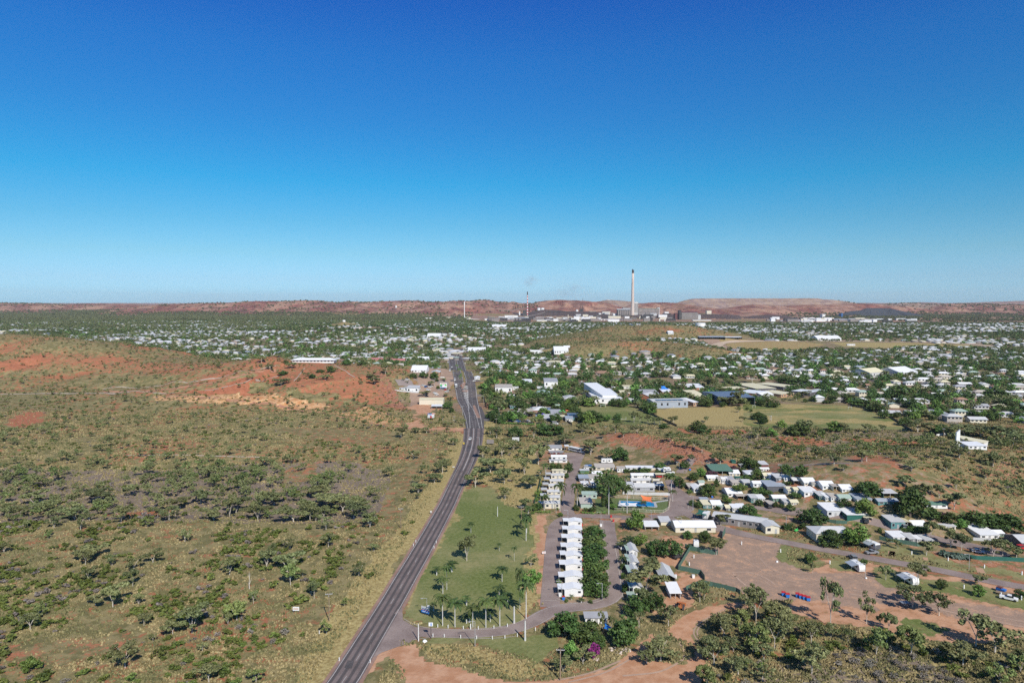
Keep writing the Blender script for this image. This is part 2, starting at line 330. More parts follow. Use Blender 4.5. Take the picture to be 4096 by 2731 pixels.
def copy_tree(o, kids=None, parent=None):
    c = o.copy(); col.objects.link(c)
    if parent is not None: c.parent = parent
    for ch in (kids if kids is not None else list(o.children)):
        if isinstance(ch, tuple):
            d = ch[0].copy(); col.objects.link(d); d.parent = c
            for g in ch[1]: e = g.copy(); col.objects.link(e); e.parent = d
        else: copy_tree(ch, None, c)
    return c

# ---------------------------------------------------------------- ground zones (photo outlines laid on the ground)
P_LAWN = FP(OV, [(1062, 1130), (1090, 1117), (1130, 1122), (1165, 1160), (1200, 1172), (1222, 1190), (1226, 1250), (1212, 1320), (1200, 1390), (1212, 1424), (1130, 1444), (1000, 1440), (935, 1422), (928, 1398), (950, 1340), (1000, 1240), (1040, 1172)])
P_LAWNDRY = FP(OV, [(1048, 1140), (1075, 1125), (1060, 1180), (1010, 1260), (965, 1330), (935, 1400), (922, 1400), (985, 1270)])
P_LAWN2 = FP(OV, [(990, 1462), (1190, 1462), (1270, 1445), (1275, 1490), (1250, 1520), (1180, 1500), (1080, 1478), (980, 1480)])
P_LAWN2G = FP(Z4, [(20, 1180), (120, 1110), (230, 1070), (300, 1180), (330, 1230), (180, 1290), (60, 1260)])
P_MIDGRASS = FP(OV, [(950, 1475), (1080, 1485), (1270, 1500), (1270, 1545), (1160, 1560), (1100, 1540), (985, 1505)])
P_STRIP = FP(OV, [(1240, 1185), (1262, 1185), (1258, 1300), (1248, 1380), (1236, 1395), (1230, 1380), (1238, 1280)])
P_STRIPDRY = FP(OV, [(1215, 1180), (1243, 1185), (1238, 1290), (1228, 1390), (1205, 1425), (1185, 1400), (1205, 1310), (1222, 1250)])
P_PARK = FP(OV, [(1180, 1190), (1220, 1020), (1380, 1000), (1560, 1060), (1760, 1060), (2080, 1130), (2352, 1200), (2700, 1260), (2700, 1400), (2352, 1340), (1900, 1230), (1660, 1200), (1600, 1330), (1520, 1420), (1250, 1430), (1240, 1200)])
P_YARD = FP(Z6, [(60, 20), (400, 95), (700, 145), (870, 190), (860, 330), (1000, 420), (1180, 470), (1500, 470), (1739, 480), (1739, 900), (1450, 800), (1150, 760), (900, 740), (640, 740), (480, 700), (350, 640), (120, 570), (-60, 540), (-150, 300), (100, 290), (230, 150), (150, 90)])
P_YARDL = FP(Z4, [(1530, 370), (1842, 400), (1842, 660), (1650, 610), (1600, 560), (1420, 540)])
P_YARDR = FP(Z7, [(-40, 480), (300, 560), (600, 700), (1000, 750), (1300, 790), (1730, 870), (2300, 960), (2300, 1130), (1730, 1020), (1200, 950), (900, 870), (500, 830), (200, 780), (-40, 820)])
P_YARDO = FP(Z7, [(-350, 330), (0, 350), (500, 440), (1000, 500), (1730, 640), (2400, 760), (2400, 1200), (1730, 1130), (1300, 1180), (900, 1150), (500, 1090), (250, 1040), (0, 1000), (-300, 990), (-600, 860), (-600, 800)])
P_YGRASS = [FP(Z6, [(830, 190), (1040, 230), (1100, 330), (1250, 350), (1150, 420), (950, 390), (770, 350)]), FP(Z6, [(1260, 300), (1500, 340), (1500, 440), (1330, 460), (1250, 400)]),
            FP(Z7, [(180, 430), (560, 460), (700, 520), (1100, 560), (1730, 720), (2200, 800), (2200, 950), (1730, 850), (1150, 740), (900, 660), (600, 640), (330, 620), (200, 540)]),
            FP(Z7, [(280, 190), (620, 230), (900, 330), (1180, 400), (1500, 430), (1730, 480), (1730, 540), (1400, 500), (1000, 430), (600, 360), (300, 300)]),
            FP(Z7, [(450, 900), (800, 960), (1000, 1040), (760, 1090), (480, 1020)])]
P_TRACK = [FP(OV, [(872, 1500), (905, 1488), (950, 1482), (968, 1500), (1000, 1522), (1060, 1540), (1120, 1555), (1200, 1566), (1290, 1560), (1350, 1545), (1430, 1512), (1460, 1478), (1490, 1462), (1500, 1475), (1475, 1500), (1520, 1520), (1570, 1525), (1600, 1480), (1545, 1462), (1540, 1440), (1590, 1400), (1640, 1385), (1700, 1378), (1700, 1392), (1640, 1410), (1600, 1440), (1610, 1490), (1620, 1540), (1600, 1600), (1560, 1700), (900, 1700), (930, 1600), (930, 1540), (900, 1510), (880, 1525), (845, 1568), (820, 1568)]),
           FP(OV, [(1590, 1400), (1640, 1388), (1720, 1380), (1720, 1388), (1650, 1402), (1600, 1420)])]
P_FIELD1 = FP(W6, [(735, 285), (1240, 290), (1420, 370), (1640, 470), (1100, 462), (900, 440), (730, 330)])
P_FIELD2 = FP(W6, [(1380, 320), (1800, 300), (2100, 290), (2352, 300), (2352, 490), (1660, 480), (1500, 400)]) 
P_FIELD3 = FP(W7, [(-60, 250), (60, 240), (850, 260), (1100, 330), (1290, 400), (1340, 470), (60, 450), (-60, 420)])
P_REDS = [FP(OV, q) for q in [[(12, 965), (50, 948), (105, 946), (100, 968), (40, 982), (10, 980)], [(228, 1168), (290, 1165), (385, 1160), (370, 1180), (250, 1188)], [(660, 1060), (740, 1050), (730, 1090), (640, 1098)],
          [(620, 985), (760, 980), (900, 990), (940, 1010), (860, 1020), (720, 1010)], [(0, 1478), (200, 1462), (330, 1448), (330, 1470), (160, 1520), (60, 1568), (0, 1568)], [(860, 1170), (900, 1100), (960, 1040), (985, 1040), (940, 1120), (890, 1200)],
          [(940, 1040), (958, 1000), (990, 985), (985, 1030)]]] + \
         [FP(W7, [(150, 540), (420, 520), (640, 560), (700, 590), (640, 600), (300, 620), (170, 600)]), FP(W7, [(800, 540), (1000, 545), (1500, 570), (1750, 600), (1740, 640), (1400, 620), (1100, 600), (820, 600)]), FP(W6, [(1650, 505), (2352, 520), (2352, 560), (2000, 560), (1700, 540)]),
          FP(Z2, [(680, 350), (950, 380), (980, 430), (760, 500), (640, 520)]), FP(W7, [(800, 880), (1150, 900), (1280, 980), (1290, 1050), (1100, 1000), (900, 960)])]
P_DIRTPARK = [FP(Z2, [(950, 1370), (1150, 1380), (1130, 1568), (900, 1568)]), FP(Z4, [(1230, 230), (1500, 250), (1480, 400), (1400, 510), (1240, 490), (1220, 380)]), FP(Z4, [(1380, 560), (1560, 600), (1560, 820), (1440, 900), (1150, 900), (1250, 780), (1370, 740)])]
P_VERGE = FP(OV, [(1058, 985), (1078, 1000), (1060, 1060), (1030, 1130), (960, 1230), (900, 1330), (840, 1430), (760, 1568), (660, 1568), (740, 1440), (830, 1300), (920, 1200), (985, 1100), (1040, 1020)])
P_VERGER = FP(OV, [(1115, 960), (1140, 960), (1135, 1000), (1120, 1030), (1110, 1060), (1080, 1105), (1065, 1130), (1050, 1150), (1075, 1090), (1100, 1040)])
P_DRYR = FP(OV, [(1130, 1060), (1200, 1030), (1240, 1050), (1250, 1100), (1215, 1165), (1170, 1160), (1130, 1115), (1085, 1110), (1100, 1075)])
P_GREYL = FP(OV, [(-600, 1060), (0, 1062), (300, 1070), (600, 1055), (800, 1050), (900, 1080), (880, 1150), (830, 1195), (600, 1200), (300, 1198), (0, 1205), (-600, 1205)])
P_GREYR = FP(OV, [(1640, 1600), (1760, 1540), (1880, 1500), (2060, 1490), (2150, 1520), (2230, 1568), (2300, 1700), (1640, 1700)])
P_SCRUBBR = FP(OV, [(1590, 1568), (1640, 1440), (1700, 1390), (1800, 1410), (1880, 1440), (2060, 1450), (2352, 1540), (2800, 1600), (2800, 1800), (1560, 1800)])
P_GREYM = FP(W7, [(-400, 480), (100, 470), (700, 480), (1500, 500), (1700, 560), (1600, 640), (1000, 640), (300, 660), (-300, 620)])
P_COURSE = FP(H4, [(-520, 490), (-300, 470), (0, 492), (600, 494), (1300, 500), (1900, 520), (2100, 540), (2000, 560), (1300, 545), (1000, 585), (500, 580), (0, 590), (-300, 570), (-480, 540)])
P_COURSEG = FP(H4, [(-160, 480), (0, 490), (600, 500), (1300, 505), (1850, 525), (1950, 545), (1300, 560), (700, 540), (560, 500), (0, 494)])
P_COURSER = FP(H3, [(1880, 500), (2000, 488), (2352, 492), (2700, 500), (2900, 520), (2700, 560), (2352, 580), (2100, 570), (1920, 540)])
P_CARPK = FP(H3, [(1720, 500), (1900, 500), (1990, 545), (2110, 570), (2050, 580), (1860, 560)])
P_CUT1 = FP(OV, [(340, 903), (420, 905), (560, 905), (720, 925), (800, 945), (870, 962), (800, 955), (640, 940), (480, 930), (360, 918)])
P_CUTFACE = [FP(OV, q) for q in [[(555, 905), (640, 905), (730, 925), (725, 938), (620, 928), (552, 918)], [(800, 950), (830, 932), (862, 938), (900, 955), (918, 975), (860, 972), (808, 962)], [(345, 905), (420, 900), (470, 915), (400, 922), (350, 916)]]]
P_SHEDYARD = FP(K5, [(0, 1000), (250, 905), (850, 900), (900, 700), (1180, 560), (1060, 300), (1000, 230), (0, 230), (0, 560), (300, 690), (0, 690)])
P_SHEDDIRT = FP(K5, [(40, 940), (260, 905), (800, 910), (750, 1050), (600, 1150), (300, 1150), (230, 1300), (500, 1520), (1500, 1520), (1500, 1600), (-100, 1560), (-200, 1420), (80, 1350)])
P_TOWNX = [at_depth(OV(0, 900), 1)]
def colour_weights():
    x, y = XX, YY; n1 = fbm(x, y, 14, 3, 71) - .5; n2 = fbm(x, y, 14, 3, 81) - .5; wob = np.clip(y / 260, .8, 6)
    xw = x + n1 * 9 * wob; yw = y + n2 * 9 * wob; xs = x + n1 * 2; ys = y + n2 * 2
    w_ = {k: np.zeros(x.shape) for k in ['lawn', 'dry', 'red', 'track', 'gravel', 'grey', 'town', 'mine', 'far', 'tan', 'dump', 'black']}
    def put(k, poly, v=1.0, soft=False):
        m = inpoly(xw if soft else xs, yw if soft else ys, poly); w_[k] = np.where(m, v, w_[k])
        return m
    def clear(m, keep):
        for k in w_:
            if k != keep: w_[k][m] = 0
    H = HH
    flat = (H < 6)
    w_['town'] = sstep(560, 640, y + 0.10 * x * (x < 0)) * sstep(9, 4, H) * (1 - 0.999 * inpoly(x, y, [(-3000, 300), (-150, 300), (-110, 640), (-200, 780), (-640, 900), (-3000, 1000)]))
    w_['far'] = sstep(4500, 4700, y + 500 * (fbm(x, y, 700, 3, 77) - .5)) * 1.0
    w_['far'] = np.maximum(w_['far'], sstep(3900, 4200, y) * sstep(8, 25, H))
    w_['town'] *= (1 - w_['far'])
    w_['red'] = 0.74 * sstep(8, 20, H) * (y < 3000) * (0.40 + 1.2 * (fbm(x, y, 60, 3, 72) - .35)) * np.where(y > 1050, .6, 1)
    w_['red'] = np.maximum(w_['red'], np.where(x > 150, .33, .62) * sstep(2, 7, H) * (y < 520) * (x > 30))
    w_['red'] = np.maximum(w_['red'], .42 * (x < -15) * (y > 420) * (y < 700) * sstep(.42, .6, fbm(x, y, 50, 3, 79))); put('grey', P_GREYL, .75, True); put('grey', P_GREYR, .8, True); put('grey', P_GREYM, .55, True)
    put('dry', P_SCRUBBR, .45, True)
    put('dry', P_VERGE, .9, True); put('dry', P_VERGER, .8); put('dry', P_DRYR, .85, True)
    for i_, p in enumerate(P_REDS): m = put('red', p, [.75, .72, .42, .34, .40, .36, .38][i_] if i_ < 7 else .62, True); w_['grey'][m] *= .5
    m = put('town', P_PARK, 0, True); w_['gravel'] = np.where(m, .42, w_['gravel']); w_['red'] = np.where(m & (H < 3), .22, w_['red']); w_['track'] = np.where(m & (H < 3), .40, w_['track'])
    for p in P_DIRTPARK: m = put('track', p, .7, True); clear(m, 'track')
    m = put('gravel', P_YARDO, .45, True); w_['track'][m] = .62; w_['red'][m] = 0; w_['grey'][m] = 0
    for p in (P_YARD, P_YARDL, P_YARDR): m = put('gravel', p, 1.0, True); w_['track'][m] = .42; w_['red'][m] = 0; w_['dry'][m] = 0
    for p in P_YGRASS: m = put('lawn', p, .58, True); w_['gravel'][m] = .2; w_['track'][m] *= .7
    m = put('lawn', P_FIELD1, .6); clear(m, 'lawn'); w_['dry'][m] = .55
    m = put('dry', P_FIELD2, .8, True); clear(m, 'dry'); w_['red'][m] = .45; w_['lawn'][m] = (.30 * (fbm(x, y, 22, 2, 68) > .5))[m]
    m = put('dry', P_FIELD3, .9); clear(m, 'dry'); w_['lawn'][m] = (.34 + .75 * (fbm(x, y * 2.2, 30, 3, 66) - .2))[m]; w_['red'][m] = (.5 * (fbm(x, y, 16, 2, 67) > .66))[m]
    m = put('lawn', P_MIDGRASS, .35, True); clear(m, 'lawn'); w_['dry'][m] = .6; w_['red'][m] = .45
    m = put('lawn', P_LAWN2, .6, True); clear(m, 'lawn'); w_['dry'][m] = .35
    m = put('lawn', P_LAWN2G, .9, True); clear(m, 'lawn')
    m = put('lawn', P_LAWN, .95); clear(m, 'lawn'); w_['dry'][m] = .25
    m = put('dry', P_LAWNDRY, .8, True); w_['lawn'][m] = .45
    m = put('dry', P_STRIPDRY, .7, True); w_['lawn'][m] = .35; w_['track'][m] = .45
    m = put('track', P_STRIP, .9, True); clear(m, 'track')
    for p in P_TRACK: m = put('track', p, 1.0, True); clear(m, 'track')
    for p in P_CUTFACE: 
        q = [G((a[0] / a[1] * (cp) * FPX + 2048, 0)) if False else a for a in p]
    # hill features found on the sloping ground
    def gput(k, zn, pts, v, soft=False, clr=True):
        p = GP(zn, pts); m = put(k, p, v, soft)
        if clr: clear(m, k)
        return m
    gput('red', OV, [(560, 822), (640, 820), (760, 842), (860, 870), (910, 910), (935, 950), (860, 930), (760, 905), (690, 900), (640, 880), (560, 850)], .60, True, False)
    gput('tan', OV, [(340, 903), (440, 908), (560, 905), (640, 905), (735, 925), (800, 946), (870, 965), (860, 972), (760, 950), (640, 936), (480, 924), (350, 916)], .55, True)
    gput('tan', OV, [(555, 905), (640, 905), (730, 926), (725, 940), (620, 930), (552, 920)], 1.0, True)
    gput('tan', OV, [(800, 952), (830, 934), (862, 938), (902, 956), (920, 976), (860, 974), (808, 964)], 1.0, True)
    gput('red', OV, [(380, 905), (500, 890), (640, 862), (642, 870), (560, 892), (600, 905), (480, 908)], 1.0, True)
    m = put('gravel', P_SHEDYARD, .9); clear(m, 'gravel')
    m = put('track', P_SHEDDIRT, .8, True); clear(m, 'track'); w_['gravel'][m] = .4
    m = put('dry', P_COURSEG, 1.0); clear(m, 'dry'); m = put('red', P_COURSER, .5); clear(m, 'red'); w_['dry'][m] = .55; m = put('gravel', P_CARPK, 1.); clear(m, 'gravel')
    # smelter and works ground
    mi = (y > 3020 + 60 * np.sin(x / 300)) & (y < 4900) & (x > -250 + (y - 3500) * -.3) & (x < 4200) & (H < 90)
    mi |= (y > 3350) & (y < 4500) & (x > -950) & (x <= -250)
    w_['mine'] = np.where(mi, .55 + .5 * (fbm(x, y, 160, 3, 90) - .5), 0) * sstep(5200, 4700, y); w_['town'] = np.where(mi, 0, w_['town'])
    d, z, s = polydist(x, y, DUMP); w_['dump'] = np.where((d < 700) & (y > 5250) & (H > 18), 1.0, 0); w_['far'][w_['dump'] > 0] = 0
    for c, r in ((SLAG, 130), (SLAGFLAT, 75), (SLAG2, 95)):
        d, z, s = polydist(x, y, c); m = (d < r + 10) & (H > 1); w_['black'][m] = .8; w_['far'][m] = 0
    d, z, s = polydist(x, y, DAM); w_['dump'][d < 100] = .8
    return w_
W_ = colour_weights()
def ground_material():
    m, nt, b = newmat('ground'); b.inputs['Roughness'].default_value = 0.95; b.inputs['Specular IOR Level'].default_value = 0.1
    pos = N(nt, 'ShaderNodeNewGeometry').outputs['Position']
    fine = noise(nt, pos, 1.6, 4, 0.7); mid = noise(nt, pos, 0.16, 5, 0.62); mid2 = noise(nt, pos, 0.23, 5, 0.65); big = noise(nt, pos, 0.018, 4, 0.55); big2 = noise(nt, pos, 0.009, 5, .6); km = noise(nt, pos, 0.0035, 5, .6)
    tuft = noise(nt, pos, 0.75, 3, 0.75)
    red = mixc(nt, fine, (0.30, 0.115, 0.06), (0.40, 0.165, 0.09)); straw = mixc(nt, tuft, (0.16, 0.13, 0.06), (0.38, 0.315, 0.155)); olive = mixc(nt, tuft, (0.10, 0.095, 0.042), (0.235, 0.205, 0.09))
    c = mixc(nt, mrange(nt, mid, 0.44, 0.56), olive, straw)
    c = mixc(nt, mrange(nt, math_(nt, 'ADD', math_(nt, 'MULTIPLY', mid2, .6), math_(nt, 'MULTIPLY', big, .4)), 0.515, 0.60), c, red)
    attrs = {}
    for nm in ('za', 'zb', 'zc'):
        a = N(nt, 'ShaderNodeAttribute'); a.attribute_name = nm; s = N(nt, 'ShaderNodeSeparateColor'); nt.links.new(a.outputs['Color'], s.inputs[0]); attrs[nm] = (*s.outputs[:3], a.outputs['Alpha'])
    brk = math_(nt, 'ADD', math_(nt, 'MULTIPLY', mid, .55), math_(nt, 'MULTIPLY', tuft, .45)); brk2 = math_(nt, 'ADD', math_(nt, 'MULTIPLY', mid2, .55), math_(nt, 'MULTIPLY', fine, .45))
    def lay(c, w, colr, amp=1.6, nz=brk, lo=.42, hi=.58):
        k = math_(nt, 'MULTIPLY_ADD', math_(nt, 'SUBTRACT', nz, 0.5), amp, w)
        k = math_(nt, 'MULTIPLY', mrange(nt, k, lo, hi), mrange(nt, w, 0.02, 0.15))
        return mixc(nt, k, c, colr)
    two = lambda n, a, b: mixc(nt, mrange(nt, n, .35, .65), a, b)
    A, B, C_ = attrs['za'], attrs['zb'], attrs['zc']
    c = lay(c, B[2], mixc(nt, mrange(nt, big, .42, .58), two(mid, (0.20, .14, .09), (.31, .22, .145)), two(tuft, (.14, .13, .055), (.27, .24, .11))), 0.8)      # town
    c = lay(c, B[1], two(tuft, (0.16, .125, .095), (.29, .225, .17)), 1.8)      # grey scrub
    c = lay(c, A[2], two(brk2, (0.30, .105, .055), (.44, .18, .10)), 2.6, brk2)   # red
    c = lay(c, B[0], two(brk2, (0.30, .205, .15), (.40, .28, .205)), 1.4)       # gravel
    c = lay(c, A[3], two(mid2, (0.44, .225, .125), (.56, .33, .205)), 1.4, brk2)   # orange track
    c = lay(c, A[1], two(tuft, (0.27, .20, .08), (.47, .38, .17)), 1.5)     # dry grass
    g = mixc(nt, mrange(nt, big, .40, .62), two(tuft, (.115, .145, .04), (.19, .215, .075)), two(brk, (.18, .195, .075), (.31, .275, .13)))
    c = lay(c, A[0], g, 0.9)
    mine = mixc(nt, mrange(nt, big, .42, .6), two(mid, (.22, .13, .10), (.36, .21, .155)), two(mid, (.14, .105, .095), (.27, .22, .2)))
    c = lay(c, B[3], mixc(nt, mrange(nt, big2, .35, .65), mine, two(mid, (.30, .15, .10), (.42, .24, .17))), 0.6)
    sm = N(nt, 'ShaderNodeMapping'); sm.inputs['Scale'].default_value = (1, .3, 1.6); nt.links.new(pos, sm.inputs[0]); spur = noise(nt, sm.outputs[0], .0065, 4, .62)
    farc = mixc(nt, mrange(nt, spur, .42, .56), two(big, (.14, .055, .05), (.34, .135, .10)), two(big2, (.17, .09, .07), (.56, .31, .22)))
    scr = mrange(nt, math_(nt, 'ADD', math_(nt, 'MULTIPLY', big2, .5), math_(nt, 'MULTIPLY', mid, .5)), .5, .58)
    farc = mixc(nt, math_(nt, 'MULTIPLY', scr, .55), farc, (.085, .095, .045))
    c = lay(c, C_[0], farc, 0.7)
    c = lay(c, C_[1], two(mid2, (.48, .22, .09), (.62, .40, .22)), 1.2, brk2)
    dm, dnt = None, None
    streak = N(nt, 'ShaderNodeMapping'); streak.inputs['Scale'].default_value = (1, .15, .15); nt.links.new(pos, streak.inputs[0]); stn = noise(nt, streak.outputs[0], .016, 3, .6)
    c = lay(c, C_[2], mixc(nt, mrange(nt, stn, .4, .6), two(big2, (.27, .18, .135), (.38, .27, .20)), two(big, (.22, .15, .14), (.36, .25, .2))), 0.4)
    c = lay(c, C_[3], two(mid, (.06, .045, .045), (.12, .085, .08)), 0.6)
    nt.links.new(c, b.inputs['Base Color'])
    bp = N(nt, 'ShaderNodeBump'); bp.inputs['Strength'].default_value = .5; bp.inputs['Distance'].default_value = .25; nt.links.new(math_(nt, 'ADD', tuft, mid), bp.inputs['Height']); nt.links.new(bp.outputs[0], b.inputs['Normal'])
    return m
GM = ground_material()
def build_ground():
    ny, nx = XX.shape; v = np.stack([XX.ravel(), YY.ravel(), HH.ravel()], 1)
    i = np.arange(ny - 1)[:, None] * nx + np.arange(nx - 1)[None]; f = np.stack([i, i + 1, i + nx + 1, i + nx], -1).reshape(-1, 4)
    # drop quads nobody could see from anywhere near the photo's viewpoint
    cx = XX[:-1, :-1].ravel(); cyy = YY[:-1, :-1].ravel(); keep = (np.abs(cx) < 260 + 1.5 * np.abs(cyy)) ; f = f[keep]
    ca = lambda *k: np.stack([W_[q].ravel() for q in k], 1).clip(0, 1)
    me = npmesh('ground', v, f.ravel(), np.full(len(f), 4), [GM], smooth=True, colattr={'za': ca('lawn', 'dry', 'red', 'track'), 'zb': ca('gravel', 'grey', 'town', 'mine'), 'zc': ca('far', 'tan', 'dump', 'black')})
    setp(link('ground', me), kind='structure')
build_ground()
# ---------------------------------------------------------------- labels that single things out
LAND = []
def landmark(txt, p): LAND.append((txt, p[0], p[1]))
ORD = ['', 'second ', 'third ', 'fourth ', 'fifth ', 'sixth ', 'seventh ', 'eighth ', 'ninth ', 'tenth ', 'eleventh ', 'twelfth ', 'thirteenth ', 'fourteenth ', 'fifteenth ', 'sixteenth ', 'seventeenth ',
       'eighteenth ', 'nineteenth ', 'twentieth '] + [t + '-' + o + ' ' for t in ('twenty', 'thirty', 'forty', 'fifty', 'sixty') for o in ('first', 'second', 'third', 'fourth', 'fifth', 'sixth', 'seventh', 'eighth', 'ninth', 'tenth')]
PEND = []
def want_label(o, desc, x, y): PEND.append((o, desc, x, y))
def give_labels():
    buckets = {}
    for o, desc, x, y in PEND:
        best = min(LAND, key=lambda l: ((l[1] - x) ** 2 + ((l[2] - y) * .8) ** 2))
        dx = (x / y - best[1] / best[2]) * best[2]; dy = y - best[2]
        rel = ('behind' if dy > 0 else 'in front of') if abs(dy) * 0.45 > abs(dx) else ('right of' if dx > 0 else 'left of')
        buckets.setdefault((desc, rel, best[0]), []).append((math.hypot(x - best[1], y - best[2]), id(o), o))
    for (desc, rel, lm), l in buckets.items():
        l.sort(key=lambda q: q[:2])
        for i, (d, _, o) in enumerate(l):
            near = ('nearest' if i == 0 else ORD[min(i, len(ORD) - 1)] + 'nearest') + ' ' if len(l) > 1 else ''
            o['label'] = f'{near}{desc} {rel} {lm}'
# ---------------------------------------------------------------- foliage
def foliage_mat(name, dark, light, rough=.6, hv=.03):
    m, nt, b = newmat(name); pos = N(nt, 'ShaderNodeNewGeometry').outputs['Position']
    n1 = noise(nt, pos, .5, 3, .7); n2 = noise(nt, pos, 3.0, 2, .7); ob = N(nt, 'ShaderNodeObjectInfo').outputs['Random']; n3 = noise(nt, pos, .03, 2, .5)
    f = math_(nt, 'ADD', math_(nt, 'MULTIPLY', n1, .5), math_(nt, 'MULTIPLY', n2, .5))
    c = mixc(nt, mrange(nt, f, .36, .64), dark, light)
    h = N(nt, 'ShaderNodeHueSaturation'); nt.links.new(c, h.inputs['Color']); nt.links.new(mrange(nt, ob, 0, 1, .5 - hv, .5 + hv * .4, False), h.inputs['Hue'])
    k = math_(nt, 'MULTIPLY', mrange(nt, math_(nt, 'FRACT', math_(nt, 'MULTIPLY', ob, 7.13)), 0, 1, .78, 1.25, False), mrange(nt, n3, .3, .7, .8, 1.2)); nt.links.new(k, h.inputs['Value'])
    nt.links.new(h.outputs[0], b.inputs['Base Color']); b.inputs['Roughness'].default_value = rough; b.inputs['Specular IOR Level'].default_value = .25
    return m
M_GUM = foliage_mat('gum leaves', (.085, .108, .038), (.225, .245, .105))
M_DENSE = foliage_mat('broad leaves', (.030, .062, .016), (.105, .170, .045))
M_BRIGHT = foliage_mat('bright leaves', (.070, .145, .025), (.19, .31, .075))
M_SHRUB = foliage_mat('wattle leaves', (.062, .092, .018), (.160, .205, .048))
M_GREYSH = foliage_mat('grey shrub leaves', (.15, .135, .11), (.30, .27, .22))
M_PALM = foliage_mat('palm leaves', (.030, .055, .015), (.085, .125, .035)); M_GUMG = foliage_mat('fresh gum leaves', (.080, .115, .030), (.24, .29, .10))
M_MAG = foliage_mat('bougainvillea flowers', (.16, .03, .12), (.42, .05, .30))
M_BARKW = simple('pale bark', (.62, .55, .46), .8, .25, 1.5); M_BARKD = simple('dark bark', (.17, .13, .10), .9, .25, 2.0); M_PALMT = simple('palm trunk', (.62, .60, .56), .8, .2, 1.2)
M_DRYB = simple('bare twigs', (.30, .26, .22), .9, .2, 2)
def quads(cent, nrm, size, r):
    """random leaf quads: centres (n,3), outward directions, sizes"""
    n = len(cent); a = r.normal(size=(n, 3)); nn = nrm + a * .75; nn /= np.linalg.norm(nn, axis=1)[:, None] + 1e-9
    t = np.cross(nn, r.normal(size=(n, 3))); t /= np.linalg.norm(t, axis=1)[:, None] + 1e-9; b = np.cross(nn, t)
    s = (size * (.6 + .8 * r.random(n)))[:, None] * .5; asp = (.6 + .5 * r.random(n))[:, None]
    v = np.stack([cent - t * s - b * s * asp, cent + t * s - b * s * asp, cent + t * s * .7 + b * s * asp, cent - t * s * .7 + b * s * asp], 1)
    return v.reshape(-1, 3)
def clumps_to_quads(cl, per, size, r, squash=.75):
    cs = []; ns = []
    for (cx, cy_, cz, rr) in cl:
        k = max(3, int(per * (.6 + .8 * r.random()))); d = r.normal(size=(k, 3)); d /= np.linalg.norm(d, axis=1)[:, None]
        q = (r.random(k) ** .35)[:, None]; p = d * q * rr; p[:, 2] *= squash
        cs.append(p + (cx, cy_, cz)); ns.append(d)
    c = np.concatenate(cs); n = np.concatenate(ns)
    return quads(c, n, np.full(len(c), size), r)
def qmesh(name, v, mats): n = len(v) // 4; return npmesh(name, v, np.arange(len(v)), np.full(n, 4), mats)
def gum_shape(seed, open_=1.0):
    r = np.random.default_rng(seed); nl = r.integers(3, 6); cl = []; limbs = []
    fork = r.uniform(.12, .34); a0 = r.uniform(0, 6.28); lean = r.normal(0, .05, 2)
    for i in range(nl):
        a = a0 + i * 6.28 / nl + r.normal(0, .3); rad = r.uniform(.20, .38); z = r.uniform(.62, .9)
        e = (math.cos(a) * rad, math.sin(a) * rad, z); mid = (e[0] * .4, e[1] * .4, fork + (z - fork) * .55); limbs.append((mid, e))
        for k in range(r.integers(2, 5)):
            cl.append((e[0] + r.normal(0, .09), e[1] + r.normal(0, .09), e[2] + r.normal(0, .06), r.uniform(.09, .17)))
        for k in range(r.integers(1, 3)):
            cl.append((mid[0] * 1.9 + r.normal(0, .07), mid[1] * 1.9 + r.normal(0, .07), r.uniform(.42, .7), r.uniform(.07, .13)))
    cl.append((lean[0], lean[1], .88, .13)); cl.append((0.05, .05, .8, .14))
    return cl, limbs, fork
def gum_meshes(seed, per=55, size=.052, mat=None):
    r = np.random.default_rng(seed + 100); cl, limbs, fork = gum_shape(seed)
    crown = qmesh('crown', clumps_to_quads(cl, per, size, r, .7), [mat or M_GUM])
    b = MB(); b.tube([(0, 0, -.03), (.008, 0, fork)], [.020, .014], 6)
    for mid, e in limbs:
        b.tube([(.008, 0, fork - .02), mid, e], [.012, .008, .003], 5); 
        b.tube([mid, (mid[0] * 1.6 + .03, mid[1] * 1.6, mid[2] + .18)], [.006, .002], 4)
    return crown, b.me('trunk', M_BARKW)
def dense_shape(seed):
    r = np.random.default_rng(seed); cl = []
    for i in range(r.integers(20, 28)):
        a = r.uniform(0, 6.28); rad = .41 * math.sqrt(r.random()); z = .20 + .56 * r.random() * (1.15 - rad * 1.1); cl.append((math.cos(a) * rad, math.sin(a) * rad, z, r.uniform(.11, .19)))
    cl.append((0, 0, .80, .17)); cl.append((0, 0, .55, .3)); return cl
def dense_meshes(seed, per=62, size=.062, mat=None):
    r = np.random.default_rng(seed + 200); crown = qmesh('crown', clumps_to_quads(dense_shape(seed), per, size, r, .85), [mat or M_DENSE])
    b = MB(); b.tube([(0, 0, -.03), (0, 0, .35)], [.035, .025], 6)
    for k in range(4):
        a = k * 1.6 + seed; b.tube([(0, 0, .28), (math.cos(a) * .25, math.sin(a) * .25, .62)], [.018, .006], 5)
    return crown, b.me('trunk', M_BARKD)
def shrub_mesh(seed, mat, per=34, size=.11, n=7):
    r = np.random.default_rng(seed + 300); cl = []
    for i in range(n):
        a = r.uniform(0, 6.28); rad = .34 * math.sqrt(r.random()); cl.append((math.cos(a) * rad, math.sin(a) * rad, r.uniform(.25, .68), r.uniform(.15, .26)))
    return qmesh('shrub', clumps_to_quads(cl, per, size, r, .9), [mat])
